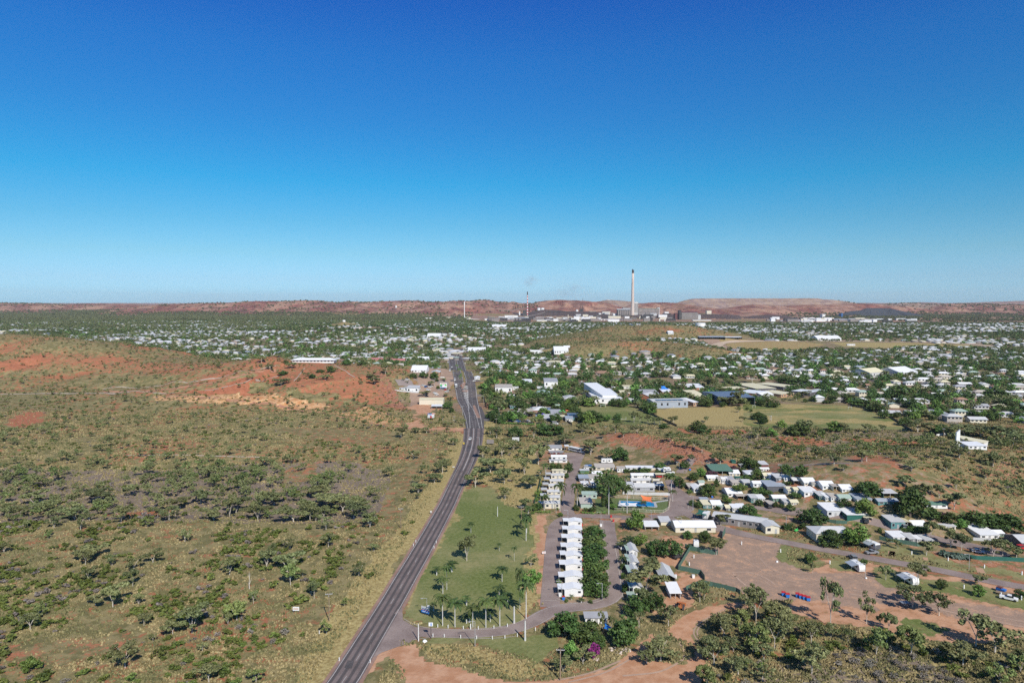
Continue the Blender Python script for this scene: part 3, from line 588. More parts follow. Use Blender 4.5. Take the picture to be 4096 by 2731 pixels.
def palm_meshes(seed, nf=19, trunk_r=.022, droop=1.0, cs=True, h0=.80):
    """height 1 overall, crown radius scaled to .5"""
    r = random.Random(seed); b = MB(); ns = 6
    b.tube([(0, 0, -.02), (0, 0, .05), (0, 0, .3), (0, 0, h0 * .9), (0, 0, h0)], [trunk_r * 1.35, trunk_r * 1.2, trunk_r * 1.05, trunk_r * .8, trunk_r * .75], 8, 0)
    f = MB()
    if cs: f.tube([(0, 0, h0), (0, 0, h0 + .035), (0, 0, h0 + .09)], [trunk_r * 1.0, trunk_r * 1.05, trunk_r * .35], 7, 0)
    for k in range(nf):
        a = k * 2.39996 + r.uniform(-.2, .2); up = r.uniform(.15, 1.25) if k % 3 else r.uniform(.9, 1.4); L = .70 * r.uniform(.85, 1.05); p = Vector((0, 0, h0 + .06)); el = up; pts = []
        for i in range(ns + 1):
            pts.append(p.copy()); d = Vector((math.cos(a) * math.cos(el), math.sin(a) * math.cos(el), math.sin(el) * .62)); p = p + d * (L / ns); el -= .42 * droop
        side = Vector((-math.sin(a), math.cos(a), 0))
        for i in range(ns):
            wd = .085 * math.sin(math.pi * (i + .8) / (ns + 1.2)); wd2 = .085 * math.sin(math.pi * (i + 1.8) / (ns + 1.2)); dz = Vector((0, 0, -.022)) * (i > 0)
            for s in (-1, 1):
                f.face([pts[i], pts[i + 1], pts[i + 1] + side * s * wd2 * .9 + dz + (pts[i + 1] - pts[i]) * .35, pts[i] + side * s * wd + dz + (pts[i + 1] - pts[i]) * .2])
    return f.me('fronds', M_PALM), b.me('trunk', M_PALMT)
GUMS = [gum_meshes(s) for s in (1, 2, 3, 5, 8, 13, 21, 34)]; DENSE = [dense_meshes(s) for s in (1, 2, 3, 4, 5)]; BRIGHT = [dense_meshes(s, 58, .062, M_BRIGHT) for s in (7, 9)]
GUMD = [gum_meshes(s, 95, .06) for s in (41, 42, 43)]; GUMG = [gum_meshes(s, 85, .058, M_GUMG) for s in (51, 52, 53)]
SHR = [shrub_mesh(s, M_SHRUB) for s in range(5)]; SHG = [shrub_mesh(s + 20, M_GREYSH, 26, .09) for s in range(3)]
PALMS = [palm_meshes(1), palm_meshes(2), palm_meshes(3, 17)]; PALMS_S = [palm_meshes(6, 14, .05, .8, False, .55), palm_meshes(7, 18, .06, .7, False, .5)]
def pxD(p): g = G(p); return g, g[1]
def put_tree(kind, name, g, h, wd, desc=None, label=None, group=None, rz=None, cat='tree'):
    lib = {'gum': GUMS, 'gumd': GUMD, 'gumg': GUMG, 'dense': DENSE, 'bright': BRIGHT, 'palm': PALMS, 'palmS': PALMS_S}[kind]; k = rnd.randrange(len(lib)); cr_, tr = lib[k]
    o = empty(name, (g[0], g[1], g[2]), rnd.uniform(0, 6.28) if rz is None else rz); o['category'] = cat
    if group: o['group'] = group
    if label: o['label'] = label
    else: want_label(o, desc, g[0], g[1])
    for nm, me in ((('fronds' if 'palm' in kind else 'crown'), cr_), ('trunk', tr)):
        wq = wd * {'palm': 1.45, 'dense': 1.25, 'bright': 1.2, 'gumd': 1.15}.get(kind, 1.05); c = link(nm, me, o); c.scale = (wq, wq, h)
    return o
SPOTS = []          # hand-placed vegetation / buildings keep random scatter away: (x, y, r)
COUNT = {'gum_tree': 0, 'shade_tree': 0, 'palm_tree': 0, 'shrub': 0}
def tree(zn, x, yb, yt, wpx, kind, desc=None, label=None, name=None):
    p = zn(x, yb); s = zn(1, 0)[0] - zn(0, 0)[0]; g = G(p); k = g[1] / FPX * s; h = (yb - yt) * k; wd = wpx * k
    name = name or {'gum': 'gum_tree', 'gumd': 'gum_tree', 'dense': 'shade_tree', 'bright': 'shade_tree', 'palm': 'palm_tree', 'palmS': 'palm_tree'}[kind]; COUNT[name] = COUNT.get(name, 0) + 1
    desc = desc or {'gum': 'open grey-green gum tree', 'gumd': 'full grey-green gum tree', 'dense': 'dark dense round-crowned tree', 'bright': 'bright green leafy tree', 'palm': 'tall pale-trunked palm', 'palmS': 'short bushy palm'}[kind]
    SPOTS.append((g[0], g[1], wd * .45)); 
    return put_tree(kind, name, g, h, wd, desc, label, None, None, 'palm' if 'palm' in kind else 'tree')
def mpp(g, s): return g[1] / FPX * s
# ---------------------------------------------------------------- buildings
C_WHITE = simple('white steel', (.80, .79, .76), .45, .05, .6); C_WROOF = simple('white roof sheet', (.82, .82, .81), .4, .05, .4)
C_CREAM = simple('cream cladding', (.70, .64, .50), .6, .06, .6); C_GROOF = simple('grey roof sheet', (.42, .42, .43), .5, .15, .4); C_LROOF = simple('pale grey roof sheet', (.58, .58, .57), .5, .12, .4)
C_BROOF = simple('blue grey roof sheet', (.36, .40, .45), .45, .1, .5); C_TAN = simple('tan roof sheet', (.50, .45, .39), .7, .15, .5); C_RUST = simple('rusty roof sheet', (.36, .22, .15), .8, .3, .8)
C_GREEN = simple('green roof sheet', (.13, .23, .17), .5, .12, .5); C_DGREEN = simple('dark green shade cloth', (.03, .13, .10), .8, .15, .8); C_PGREEN = simple('pale green roof sheet', (.40, .50, .42), .5, .1, .5)
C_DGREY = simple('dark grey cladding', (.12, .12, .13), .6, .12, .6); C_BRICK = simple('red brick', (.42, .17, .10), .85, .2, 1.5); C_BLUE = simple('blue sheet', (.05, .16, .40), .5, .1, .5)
C_BLUER = simple('slate blue roof', (.14, .19, .27), .5, .1, .4); C_PINK = simple('pink roof tiles', (.52, .20, .20), .7, .1, .5); C_OCHRE = simple('ochre brick', (.50, .30, .18), .8, .12, 1.); C_YROOF = simple('pale yellow roof', (.72, .66, .45), .6, .06, .4)
C_CONC = simple('concrete', (.50, .47, .43), .85, .15, .6); C_DARKIN = simple('shaded opening', (.025, .025, .028), .8, .2, 1.0); C_OLIVE = simple('olive roof sheet', (.33, .33, .23), .6, .1, .05)
C_STEEL = simple('dark steelwork', (.07, .065, .065), .7, .3, .08); C_DUST = simple('dusty cladding', (.27, .24, .225), .8, .2, .04); C_MAROON = simple('maroon cladding', (.16, .06, .06), .8, .2, .05)
C_ORANGE = simple('orange sail cloth', (.78, .20, .07), .8, .05, .6); C_GRNCL = simple('bright green sail cloth', (.08, .55, .12), .8, .05, .6); C_SAILW = simple('white sail cloth', (.80, .80, .80), .8, .03, .6); C_PURP = simple('purple sail cloth', (.10, .05, .35), .8, .05, .6)
C_RED = simple('red paint', (.50, .04, .04), .4, .08, 1.0); C_BLUEP = simple('blue paint', (.03, .20, .62), .4, .06, 1.0); C_BLACK = simple('black rubber', (.02, .02, .02), .8, .1, 2.0); C_SILV = simple('silver paint', (.35, .36, .37), .35, .05, 1., .3)
C_YELL = simple('yellow paint', (.75, .55, .05), .5, .1, 1.); C_WOOD = simple('timber', (.30, .22, .15), .85, .2, 1.5); C_GALV = simple('galvanised steel', (.50, .50, .49), .5, .08, .8, .3); C_TEAL = simple('teal paint', (.10, .25, .25), .6, .1, .6)
m_, nt_, b_ = newmat('window glass'); b_.inputs['Base Color'].default_value = (.03, .035, .045, 1); b_.inputs['Roughness'].default_value = .12; C_GLASS = m_
m_, nt_, b_ = newmat('solar panel'); b_.inputs['Base Color'].default_value = (.012, .02, .06, 1); b_.inputs['Roughness'].default_value = .2; C_SOLAR = m_
BLOCKS = []        # footprints (x0, x1, y0, y1) that keep the random scatter out
def roof_mesh(W, D, H, kind, oh=.45, th=.12, rise=None):
    b = MB(); x0, x1, y0, y1 = -W / 2 - oh, W / 2 + oh, -D / 2 - oh, D / 2 + oh
    if kind == 'flat': b.box(x0, x1, y0, y1, H + .004, H + .004 + th)
    elif kind in ('skil', 'skilb'):
        r = rise if rise is not None else D * .08; za, zb = (H, H + r) if kind == 'skil' else (H + r, H)
        v = [(x0, y0, za + .01), (x1, y0, za + .01), (x1, y1, zb + .01), (x0, y1, zb + .01)]; v += [(a, c, z + th) for a, c, z in v]
        b.mesh(v, [(3, 2, 1, 0), (4, 5, 6, 7), (0, 1, 5, 4), (1, 2, 6, 5), (2, 3, 7, 6), (3, 0, 4, 7)])
    elif kind in ('gable', 'gablef'):
        if kind == 'gable':
            r = rise if rise is not None else D * .16; P = lambda x, y, z: (x, y, z); a0, a1, c0, c1 = x0, x1, y0, y1
        else:
            r = rise if rise is not None else W * .13; P = lambda x, y, z: (y, x, z); a0, a1, c0, c1 = y0, y1, x0, x1
        e = -oh * r / ((c1 - c0) / 2)
        pr = [(c0, H + e), (0, H + r), (c1, H + e), (c1, H + e + th), (0, H + r + th), (c0, H + e + th)]
        v = [P(a0, q, z) for q, z in pr] + [P(a1, q, z) for q, z in pr]
        fs = [(0, 1, 4, 5)[::-1], (1, 2, 3, 4)[::-1], (6, 7, 10, 11), (7, 8, 9, 10)] + [(i, (i + 1) % 6, (i + 1) % 6 + 6, i + 6)[::-1] for i in range(6)]
        b.mesh(v, fs if kind == 'gable' else [f[::-1] for f in fs])
    elif kind in ('hip', 'pyr'):
        r = rise if rise is not None else min(W, D) * .17; k = min(W, D) / 2 if kind == 'hip' else max(W, D) / 2
        if W >= D: R1, R2 = (x0 + k, 0), (x1 - k, 0)
        else: R1, R2 = (0, y0 + k), (0, y1 - k)
        if kind == 'pyr': R1 = (-.1, 0); R2 = (.1, 0)
        v = [(x0, y0, H), (x1, y0, H), (x1, y1, H), (x0, y1, H), (R1[0], R1[1], H + r), (R2[0], R2[1], H + r)]
        if W >= D or kind == 'pyr': f = [(0, 1, 5, 4), (1, 2, 5), (2, 3, 4, 5), (3, 0, 4), (3, 2, 1, 0)]
        else: f = [(0, 1, 4), (1, 2, 5, 4), (2, 3, 5), (3, 0, 4, 5), (3, 2, 1, 0)]
        b.mesh([(a, c, z + .02) for a, c, z in v], f)
    return b
def wall_mesh(W, D, H, kind, rise=None, open_front=False):
    b = MB()
    if open_front:
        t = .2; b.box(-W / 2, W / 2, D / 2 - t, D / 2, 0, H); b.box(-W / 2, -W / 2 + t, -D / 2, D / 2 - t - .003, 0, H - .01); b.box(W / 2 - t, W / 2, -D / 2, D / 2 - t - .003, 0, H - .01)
    else: b.box(-W / 2, W / 2, -D / 2, D / 2, -.4, H)
    if kind == 'gable' and not open_front:
        r = rise if rise is not None else D * .16
        for x in (-W / 2, W / 2): b.mesh([(x, -D / 2, H), (x, D / 2, H), (x, 0, H + r)], [(0, 1, 2)] if x > 0 else [(0, 2, 1)])
    if kind == 'gablef' and not open_front:
        r = rise if rise is not None else W * .13
        for y in (-D / 2, D / 2): b.mesh([(-W / 2, y, H), (W / 2, y, H), (0, y, H + r)], [(0, 1, 2)] if y < 0 else [(0, 2, 1)])
    if kind in ('skil', 'skilb') and not open_front:
        r = rise if rise is not None else D * .08; s = 1 if kind == 'skil' else -1
        for x in (-W / 2, W / 2): b.mesh([(x, -D / 2 * s, H), (x, D / 2 * s, H), (x, D / 2 * s, H + r)], [(0, 1, 2)])
        y = D / 2 * s; b.mesh([(-W / 2, y, H), (W / 2, y, H), (W / 2, y, H + r), (-W / 2, y, H + r)], [(0, 1, 2, 3)])
    return b
def add_windows(root, W, D, H, n, door=True, hfrac=.55, storeys=1, glass=None):
    slots = n + (1 if door else 0)
    for sfl in range(storeys):
        Hs = H / storeys; zb = sfl * Hs
        for i in range(slots):
            x = -W / 2 + W * (i + .5) / slots; y = -D / 2
            if door and i == slots // 2 and sfl == 0:
                b = MB(); b.box(x - .45, x + .45, y - .04, y - .003, .05, min(2.05, Hs * .85)); b.build('door', C_GALV, root)
            else:
                ww = min(1.8, W / slots * .5); z0, z1 = zb + Hs * .38, zb + Hs * .78
                b = MB(); b.box(x - ww / 2 - .07, x + ww / 2 + .07, y - .05, y - .003, z0 - .07, z1 + .07); f = b.build('window', C_WHITE, root)
                b = MB(); b.box(x - ww / 2, x + ww / 2, y - .07, y - .053, z0, z1); b.build('pane', glass or C_GLASS, f)
def awning(root, W, D, H, out=2.4, mat=None, side='front', zc=None, n=3, wfrac=1.0):
    b = MB(); z = (zc or H) - .25
    if side == 'front': b.box(-W / 2 * wfrac, W / 2 * wfrac, -D / 2 - out, -D / 2 - .01, z - .08, z)
    elif side == 'left': b.box(-W / 2 - out, -W / 2 - .01, -D / 2, D / 2, z - .08, z)
    b.build('awning', mat or C_WROOF, root)
    for i in range(n):
        t = i / (n - 1) if n > 1 else .5; b = MB()
        x, y = (-W / 2 * wfrac + .1 + (W * wfrac - .2) * t, -D / 2 - out + .1) if side == 'front' else (-W / 2 - out + .1, -D / 2 + .1 + (D - .2) * t)
        b.box(x - .05, x + .05, y - .05, y + .05, 0, z - .082); b.build('post', C_GALV, root)
def house_at(g, W, D, H, roof, wall, roofm, name, desc=None, label=None, cat='building', yaw=0, win=2, door=True, group=None, rise=None, storeys=1, open_front=False, aw=None, solar=0, vents=0, oh=.4, glass=None):
    root = empty(name, g, R(yaw)); root['category'] = cat
    if group: root['group'] = group
    if label: root['label'] = label
    else: want_label(root, desc, g[0], g[1])
    wall_mesh(W, D, H, roof, rise, open_front).build('wall', wall, root); rf = roof_mesh(W, D, H, roof, oh, .12, rise).build('roof', roofm, root)
    if open_front: 
        for x in (-W / 2 + .15, 0, W / 2 - .15): b = MB(); b.box(x - .08, x + .08, -D / 2, -D / 2 + .16, 0, H - .01); b.build('post', C_GALV, root)
    elif win: add_windows(root, W, D, H, win, door, storeys=storeys, glass=glass)
    if aw: awning(root, W, D, H, **aw)
    for i in range(solar):
        b = MB(); w_ = W * .8 / solar; x = -W * .4 + w_ * (i + .5); zr = H + (rise if rise is not None else D * .16) * .5 + .35
        b.box(x - w_ * .46, x + w_ * .46, -D * .42, -D * .06, zr - .03, zr); b.build('solar_panel', C_SOLAR, rf)
    for i in range(vents):
        b = MB(); x = -W * .25 + W * .5 * i / max(1, vents - 1) if vents > 1 else 0; z = H + (D * .16 if roof == 'gable' else .3); b.box(x - .5, x + .5, -.4, .4, z - .3, z + .6); b.build('roof_vent', C_GALV, rf)
    BLOCKS.append((g[0] - W / 2 - 1, g[0] + W / 2 + 1, g[1] - D / 2 - 1, g[1] + D / 2 + 1)); return root
def bld(zn, xl, xr, yb, ye, yg, roof='gable', wall=None, roofm=None, name='cabin', desc=None, label=None, depth=None, rise=None, lift=0, **k):
    wall = wall or C_WHITE; roofm = roofm or C_WROOF; s = zn(1, 0)[0] - zn(0, 0)[0]; g = G(zn((xl + xr) / 2, yg)); q = g[1] / FPX * s
    W = (xr - xl) * q; H = max(1.5, (yg - ye) * q * 1.03)
    if depth is None:
        zt = g[2] + H + (rise if rise is not None else .3); depth = F(zn((xl + xr) / 2, yb), zt)[1] - g[1]; depth = max(2.6, min(depth, W * 1.6, 40))
    return house_at((g[0] * (1 + depth / 2 / g[1]), g[1] + depth / 2, g[2]), W, depth, H, roof, wall, roofm, name, desc, label, rise=rise, **k)
def quadb(zn, pts, h, roof='flat', wall=None, roofm=None, name='building', desc=None, label=None, **k):
    """building under a roof whose four eave corners (back-left, back-right, front-right, front-left) are seen at height h"""
    g0 = G(zn(*pts[3])); c = [np.array(F(zn(*p), g0[2] + h)) for p in pts]; ctr = sum(c) / 4; ax = (c[2] - c[3]) + (c[1] - c[0]); yaw = math.degrees(math.atan2(ax[1], ax[0])); W = np.linalg.norm(ax[:2]) / 2
    n = np.array([-math.sin(R(yaw)), math.cos(R(yaw))]); dd = ((c[0] - c[3]) + (c[1] - c[2]))[:2] / 2; D = abs(float(dd @ n))
    return house_at((ctr[0], ctr[1], float(hs(ctr[0], ctr[1]))), W, D, h, roof, wall or C_WHITE, roofm or C_WROOF, name, desc, label, yaw=yaw, **k)
# the caravan park's cabins
rowA = [(362, 520, 52, 84, 130), (356, 522, 125, 157, 205), (350, 522, 200, 234, 285), (345, 522, 282, 318, 370), (340, 522, 362, 398, 447), (335, 522, 440, 480, 538), (330, 525, 545, 588, 655), (325, 530, 658, 703, 770)]
nm = ['eighth', 'seventh', 'sixth', 'fifth', 'fourth', 'third', 'second', 'first']
for i, (a, b_, c, d, e) in enumerate(rowA):
    o = bld(Z4, a + 32, b_, c, d, e, 'gablef', C_WHITE, C_WROOF, 'cabin', None, f'white gabled cabin, {nm[i]} from the entrance end of the row beside the hedge of trees', depth=4.6, win=0, door=False, rise=.55, cat='cabin', group='white gabled cabins in a row', oh=.25)
    W = (b_ - a - 32) / 2.3025 * G(Z4(a, e))[1] / FPX; awning(o, W, 4.6, 3.0, out=2.3, mat=C_WROOF, side='left', zc=2.9, n=2)
    q = MB(); q.box(-W / 2 - 2.3, -W / 2 - .01, 2.15, 2.25, 0, 2.5); q.build('screen', C_DGREY, o)
    q = MB(); q.box(W * .22, W * .22 + 1.1, -2.36, -2.303, 1.2, 2.0); f_ = q.build('window', C_WHITE, o); q = MB(); q.box(W * .22 + .07, W * .22 + 1.03, -2.38, -2.363, 1.27, 1.93); q.build('pane', C_GLASS, f_)
    q = MB(); q.box(W / 2 + .01, W / 2 + .5, -1.8, -.9, .1, 1.1); q.build('gas_box', C_RED if i != 3 else C_GALV, o)
rowB = [(360, 612, 556, 590, 642), (342, 602, 640, 680, 722), (322, 600, 716, 755, 806), (300, 560, 806, 848, 892), (290, 545, 896, 938, 984), (262, 540, 984, 1030, 1110)]
nm = ['farthest', 'fifth', 'fourth', 'third', 'second', 'first']
for i, (a, b_, c, d, e) in enumerate(rowB):
    o = bld(Z1, a + 45, b_, c, d, e, 'gable', C_CREAM, C_LROOF, 'cabin', None, f'cream cabin with grey roof, {nm[i]} in the row left of the palm-lined lane', depth=4.4, win=2, door=True, rise=.5, cat='cabin', group='cream cabins in a row', oh=.25)
    q = MB(); W = (b_ - a - 45) / 3.92 * G(Z1(a, e))[1] / FPX; awning(o, W, 4.4, 2.9, out=3.2, mat=C_LROOF, side='left', zc=2.8, n=2)
for i, (a, b_, c, d, e, s0) in enumerate([(945, 1020, 297, 352, 402, 915), (955, 1030, 395, 462, 502, 923), (965, 1035, 500, 560, 612, 930), (975, 1055, 610, 680, 752, 938)]):
    o = bld(Z4, a, b_, c, d, e, 'gablef', C_WHITE, C_LROOF, 'cabin', None, f"narrow white unit with green carport, {['farthest', 'third', 'second', 'nearest'][i]} of four right of the exit lane", depth=7.5, win=1, door=True, rise=.8, cat='cabin', group='narrow units with green carports')
    W = (b_ - a) / 2.3025 * G(Z4(a, e))[1] / FPX; awning(o, W, 7.5, 2.8, out=(a - s0) / 2.3025 * G(Z4(a, e))[1] / FPX, mat=C_PGREEN, side='left', zc=2.7, n=2)
B = bld
B(Z4, 548, 755, 915, 965, 1022, 'skil', C_WHITE, C_GROOF, 'office', label='white park office under grey roof beside the entrance trees', cat='building', rise=.3)
B(Z4, 1222, 1355, 500, 600, 640, 'gablef', C_DGREY, C_LROOF, 'workshop', label='open workshop under a corrugated grey gable roof behind the large pale gum', cat='shed', rise=1.4, depth=11, open_front=True)
B(Z4, 1315, 1410, 620, 738, 790, 'skil', C_WHITE, C_WROOF, 'lean_to', label='white skillion lean-to in front of the grey workshop', cat='shed', depth=7, open_front=True, rise=.8)
B(Z4, 945, 1012, 752, 790, 805, 'flat', C_WHITE, C_PGREEN, 'garden_shed', label='small pale green roof at the near end of the narrow units', cat='shed', win=0, depth=3)
P = [(Z1, 360, 575, 120, 165, 198, 'skil', C_WHITE, C_GROOF, 'white caravan cabin with grey roof'), (Z1, 380, 600, 202, 236, 262, 'flat', C_MAROON, C_GROOF, 'dark red cabin under a grey annexe roof'), (Z1, 410, 650, 268, 302, 350, 'gable', C_WHITE, C_WROOF, 'white cabin with three windows'),
     (Z1, 380, 660, 350, 372, 392, 'flat', C_WHITE, C_LROOF, 'low white cabin behind clipped trees'), (Z1, 425, 655, 510, 538, 556, 'skil', C_CREAM, C_YROOF, 'cream roofed cabin'), (Z1, 950, 1040, 418, 440, 482, 'flat', C_WHITE, C_BLUE, 'blue roofed carport'),
     (Z1, 1090, 1400, 412, 470, 505, 'skil', C_CREAM, C_TAN, 'long tan roofed van annexe'), (Z1, 1440, 1560, 448, 480, 540, 'skil', C_WHITE, C_TAN, 'tan roofed annexe'), (Z1, 1580, 1810, 438, 480, 510, 'skil', C_WHITE, C_WROOF, 'long white van annexe'), (Z1, 1815, 2115, 440, 478, 515, 'skil', C_CREAM, C_WROOF, 'long white van annexe'),
     (Z1, 2090, 2160, 480, 510, 535, 'flat', C_WHITE, C_WROOF, 'small white shed'), (Z1, 1655, 2035, 550, 590, 640, 'gable', C_WHITE, C_WROOF, 'long white park home'), (Z1, 2042, 2248, 546, 578, 632, 'flat', C_MAROON, C_YROOF, 'cream carport over a red vehicle'), (Z1, 1655, 1970, 630, 668, 722, 'gable', C_WHITE, C_LROOF, 'long white park home with grey ridge'),
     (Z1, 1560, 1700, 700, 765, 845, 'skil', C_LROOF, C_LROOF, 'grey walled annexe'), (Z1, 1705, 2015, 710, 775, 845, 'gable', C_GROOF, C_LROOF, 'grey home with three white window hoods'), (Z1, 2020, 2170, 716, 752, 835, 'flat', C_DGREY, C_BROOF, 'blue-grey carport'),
     (Z1, 838, 1005, 583, 635, 695, 'skil', C_DGREY, C_BROOF, 'dark walled cabin under blue-grey roof'), (Z1, 875, 982, 683, 728, 752, 'skil', C_DGREY, C_WROOF, 'white annexe roof'), (Z1, 1045, 1205, 515, 560, 600, 'gable', C_WHITE, C_WROOF, 'white cabin left of the great fig'), (Z1, 1000, 1130, 578, 628, 690, 'skil', C_WHITE, C_TAN, 'tan roofed cabin left of the great fig'),
     (Z1, 1028, 1160, 690, 710, 785, 'flat', C_WHITE, C_WROOF, 'white van half under the great fig'), (Z1, 860, 1000, 498, 530, 552, 'skil', C_GREEN, C_LROOF, 'low grey roofed shed'), (Z1, 890, 1120, 842, 888, 955, 'skil', C_PGREEN, C_PGREEN, 'pale green amenities block'),
     (Z1, 1860, 2075, 1310, 1392, 1450, 'skil', C_WHITE, C_WROOF, 'white open fronted shop'), (Z1, 2105, 2265, 1240, 1330, 1372, 'skil', C_CREAM, C_LROOF, 'cream store with pale roof'),
     (Z2, 350, 990, 1285, 1400, 1485, 'gable', C_CREAM, C_WROOF, 'long cream building under a bright white roof'), (Z2, 920, 1250, 432, 522, 592, 'skil', C_DGREY, C_GREEN, 'green roofed open shed'), (Z2, 1210, 1375, 500, 560, 602, 'gable', C_CREAM, C_WROOF, 'white roofed cream home'),
     (Z2, 880, 1055, 582, 640, 675, 'gable', C_CREAM, C_WROOF, 'white home with a roof frame'), (Z2, 1045, 1150, 600, 650, 715, 'skil', C_CREAM, C_TAN, 'tan roofed annexe'), (Z2, 1107, 1200, 612, 660, 722, 'gable', C_WHITE, C_WROOF, 'white caravan with one blue window'), (Z2, 1185, 1305, 604, 665, 728, 'skil', C_WHITE, C_GROOF, 'white van under grey annexe roof'),
     (Z2, 1270, 1440, 660, 715, 750, 'skil', C_TAN, C_TAN, 'tan annexe'), (Z2, 1445, 1570, 655, 705, 750, 'skil', C_CREAM, C_LROOF, 'grey roofed annexe'), (Z2, 1330, 1445, 630, 655, 668, 'flat', C_TEAL, C_DGREEN, 'teal shade roof'), (Z2, 1487, 1645, 500, 575, 622, 'hip', C_WHITE, C_WROOF, 'white hip roofed home'), (Z2, 1560, 1640, 465, 490, 510, 'skil', C_WHITE, C_WROOF, 'small white annexe'), (Z2, 1720, 1850, 460, 505, 530, 'gable', C_WHITE, C_WROOF, 'white arched annexe'),
     (Z2, 1592, 1788, 670, 722, 785, 'gable', C_WHITE, C_WROOF, 'bright white gabled home'), (Z2, 1780, 2078, 680, 762, 862, 'skil', C_DGREY, C_BROOF, 'large blue-grey shed home'), (Z2, 1755, 1885, 542, 592, 652, 'gable', C_CREAM, C_YROOF, 'cream roofed home'), (Z2, 1852, 1958, 548, 618, 650, 'skil', C_WHITE, C_WROOF, 'white annexe'), (Z2, 1935, 2062, 560, 628, 685, 'skil', C_DGREY, C_LROOF, 'grey corrugated annexe'),
     (Z2, 2058, 2200, 570, 640, 685, 'gable', C_WHITE, C_WROOF, 'white roofed home behind a clipped hedge'), (Z2, 2205, 2350, 598, 672, 735, 'skil', C_DGREY, C_WROOF, 'open fronted white roofed shed'), (Z2, 2120, 2230, 762, 812, 882, 'skil', C_WHITE, C_TAN, 'tan roofed home'), (Z2, 2235, 2350, 770, 815, 880, 'gable', C_CREAM, C_YROOF, 'cream gabled van'),
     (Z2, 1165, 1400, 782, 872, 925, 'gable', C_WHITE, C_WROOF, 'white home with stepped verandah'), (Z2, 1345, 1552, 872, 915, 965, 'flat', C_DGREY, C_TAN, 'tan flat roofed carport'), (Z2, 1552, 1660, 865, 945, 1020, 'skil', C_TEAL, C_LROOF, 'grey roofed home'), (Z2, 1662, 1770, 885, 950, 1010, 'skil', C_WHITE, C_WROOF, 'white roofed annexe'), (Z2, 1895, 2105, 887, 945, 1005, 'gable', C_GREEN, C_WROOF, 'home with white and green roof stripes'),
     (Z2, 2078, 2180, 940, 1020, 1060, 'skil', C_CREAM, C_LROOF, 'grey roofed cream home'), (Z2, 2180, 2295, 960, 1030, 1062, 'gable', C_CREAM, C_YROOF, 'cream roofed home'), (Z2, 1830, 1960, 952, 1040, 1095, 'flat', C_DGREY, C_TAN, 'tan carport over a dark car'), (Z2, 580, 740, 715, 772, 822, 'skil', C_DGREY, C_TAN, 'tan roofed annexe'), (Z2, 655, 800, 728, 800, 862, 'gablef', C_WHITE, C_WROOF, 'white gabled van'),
     (Z2, 752, 838, 662, 700, 745, 'gable', C_WHITE, C_PGREEN, 'small white pump house'), (Z2, 775, 900, 942, 980, 1010, 'skil', C_DGREY, C_BROOF, 'blue-grey annexe'), (Z2, 805, 935, 960, 1050, 1108, 'skil', C_TEAL, C_YROOF, 'cream roofed van'), (Z2, 937, 1090, 955, 1050, 1112, 'gable', C_CREAM, C_WROOF, 'white roofed cream van'), (Z2, 1045, 1160, 1032, 1090, 1125, 'skil', C_LROOF, C_PGREEN, 'pale green annexe'),
     (Z2, 1165, 1270, 1020, 1100, 1150, 'gable', C_DGREY, C_YROOF, 'cream roofed annexe'), (Z2, 1268, 1375, 1022, 1100, 1165, 'skil', C_WHITE, C_WROOF, 'white van with a satellite dish'), (Z2, 1372, 1480, 1012, 1095, 1160, 'skil', C_WHITE, C_WROOF, 'white roofed carport'), (Z2, 1700, 1820, 352, 432, 462, 'skil', C_MAROON, C_LROOF, 'lone grey roofed hut below the scrub'), (Z2, 1270, 1335, 345, 378, 405, 'gablef', C_DGREEN, C_DGREEN, 'tiny green hut'), (Z2, 1400, 1485, 402, 440, 468, 'gablef', C_DGREY, C_LROOF, 'small grey gabled hut'),
     (Z3, 240, 350, 375, 430, 452, 'gable', C_CREAM, C_WROOF, 'white roofed cream home'), (Z3, 345, 410, 412, 438, 458, 'flat', C_CREAM, C_TAN, 'low tan annexe'), (Z3, 411, 528, 405, 455, 490, 'gable', C_WHITE, C_WROOF, 'white home with railed porch'), (Z3, 527, 590, 430, 460, 502, 'flat', C_CREAM, C_TAN, 'tan carport'), (Z3, 594, 697, 434, 488, 516, 'gable', C_WHITE, C_WROOF, 'white home at the end of the top row'),
     (Z3, 100, 205, 462, 505, 528, 'gable', C_CREAM, C_YROOF, 'cream van'), (Z3, 241, 370, 466, 515, 556, 'skil', C_WHITE, C_WROOF, 'white home on a raised deck'), (Z3, 386, 466, 500, 548, 590, 'skil', C_DGREEN, C_LROOF, 'grey roofed home with green screen'), (Z3, 452, 520, 502, 560, 598, 'skil', C_WHITE, C_WROOF, 'white van'), (Z3, 505, 572, 504, 560, 602, 'skil', C_WHITE, C_TAN, 'tan roofed van'), (Z3, 582, 730, 530, 575, 602, 'gable', C_WHITE, C_PGREEN, 'pale green roofed home'), (Z3, 735, 880, 532, 588, 612, 'skil', C_WHITE, C_BROOF, 'blue-grey roofed home'),
     (Z3, 442, 603, 622, 690, 752, 'skil', C_LROOF, C_WROOF, 'raised home under a white roof'), (Z3, 627, 825, 660, 728, 782, 'skil', C_DGREEN, C_WROOF, 'dark green shed with bright white roof'), (Z3, 826, 890, 712, 758, 792, 'gablef', C_DGREY, C_YROOF, 'cream canvas carport'), (Z3, 1045, 1180, 735, 795, 862, 'skil', C_TEAL, C_LROOF, 'grey roofed van with teal awning'), (Z3, 1185, 1255, 752, 800, 850, 'gablef', C_DGREY, C_YROOF, 'cream gabled carport'), (Z3, 1265, 1395, 772, 840, 868, 'gable', C_WHITE, C_WROOF, 'white home behind a high hedge'),
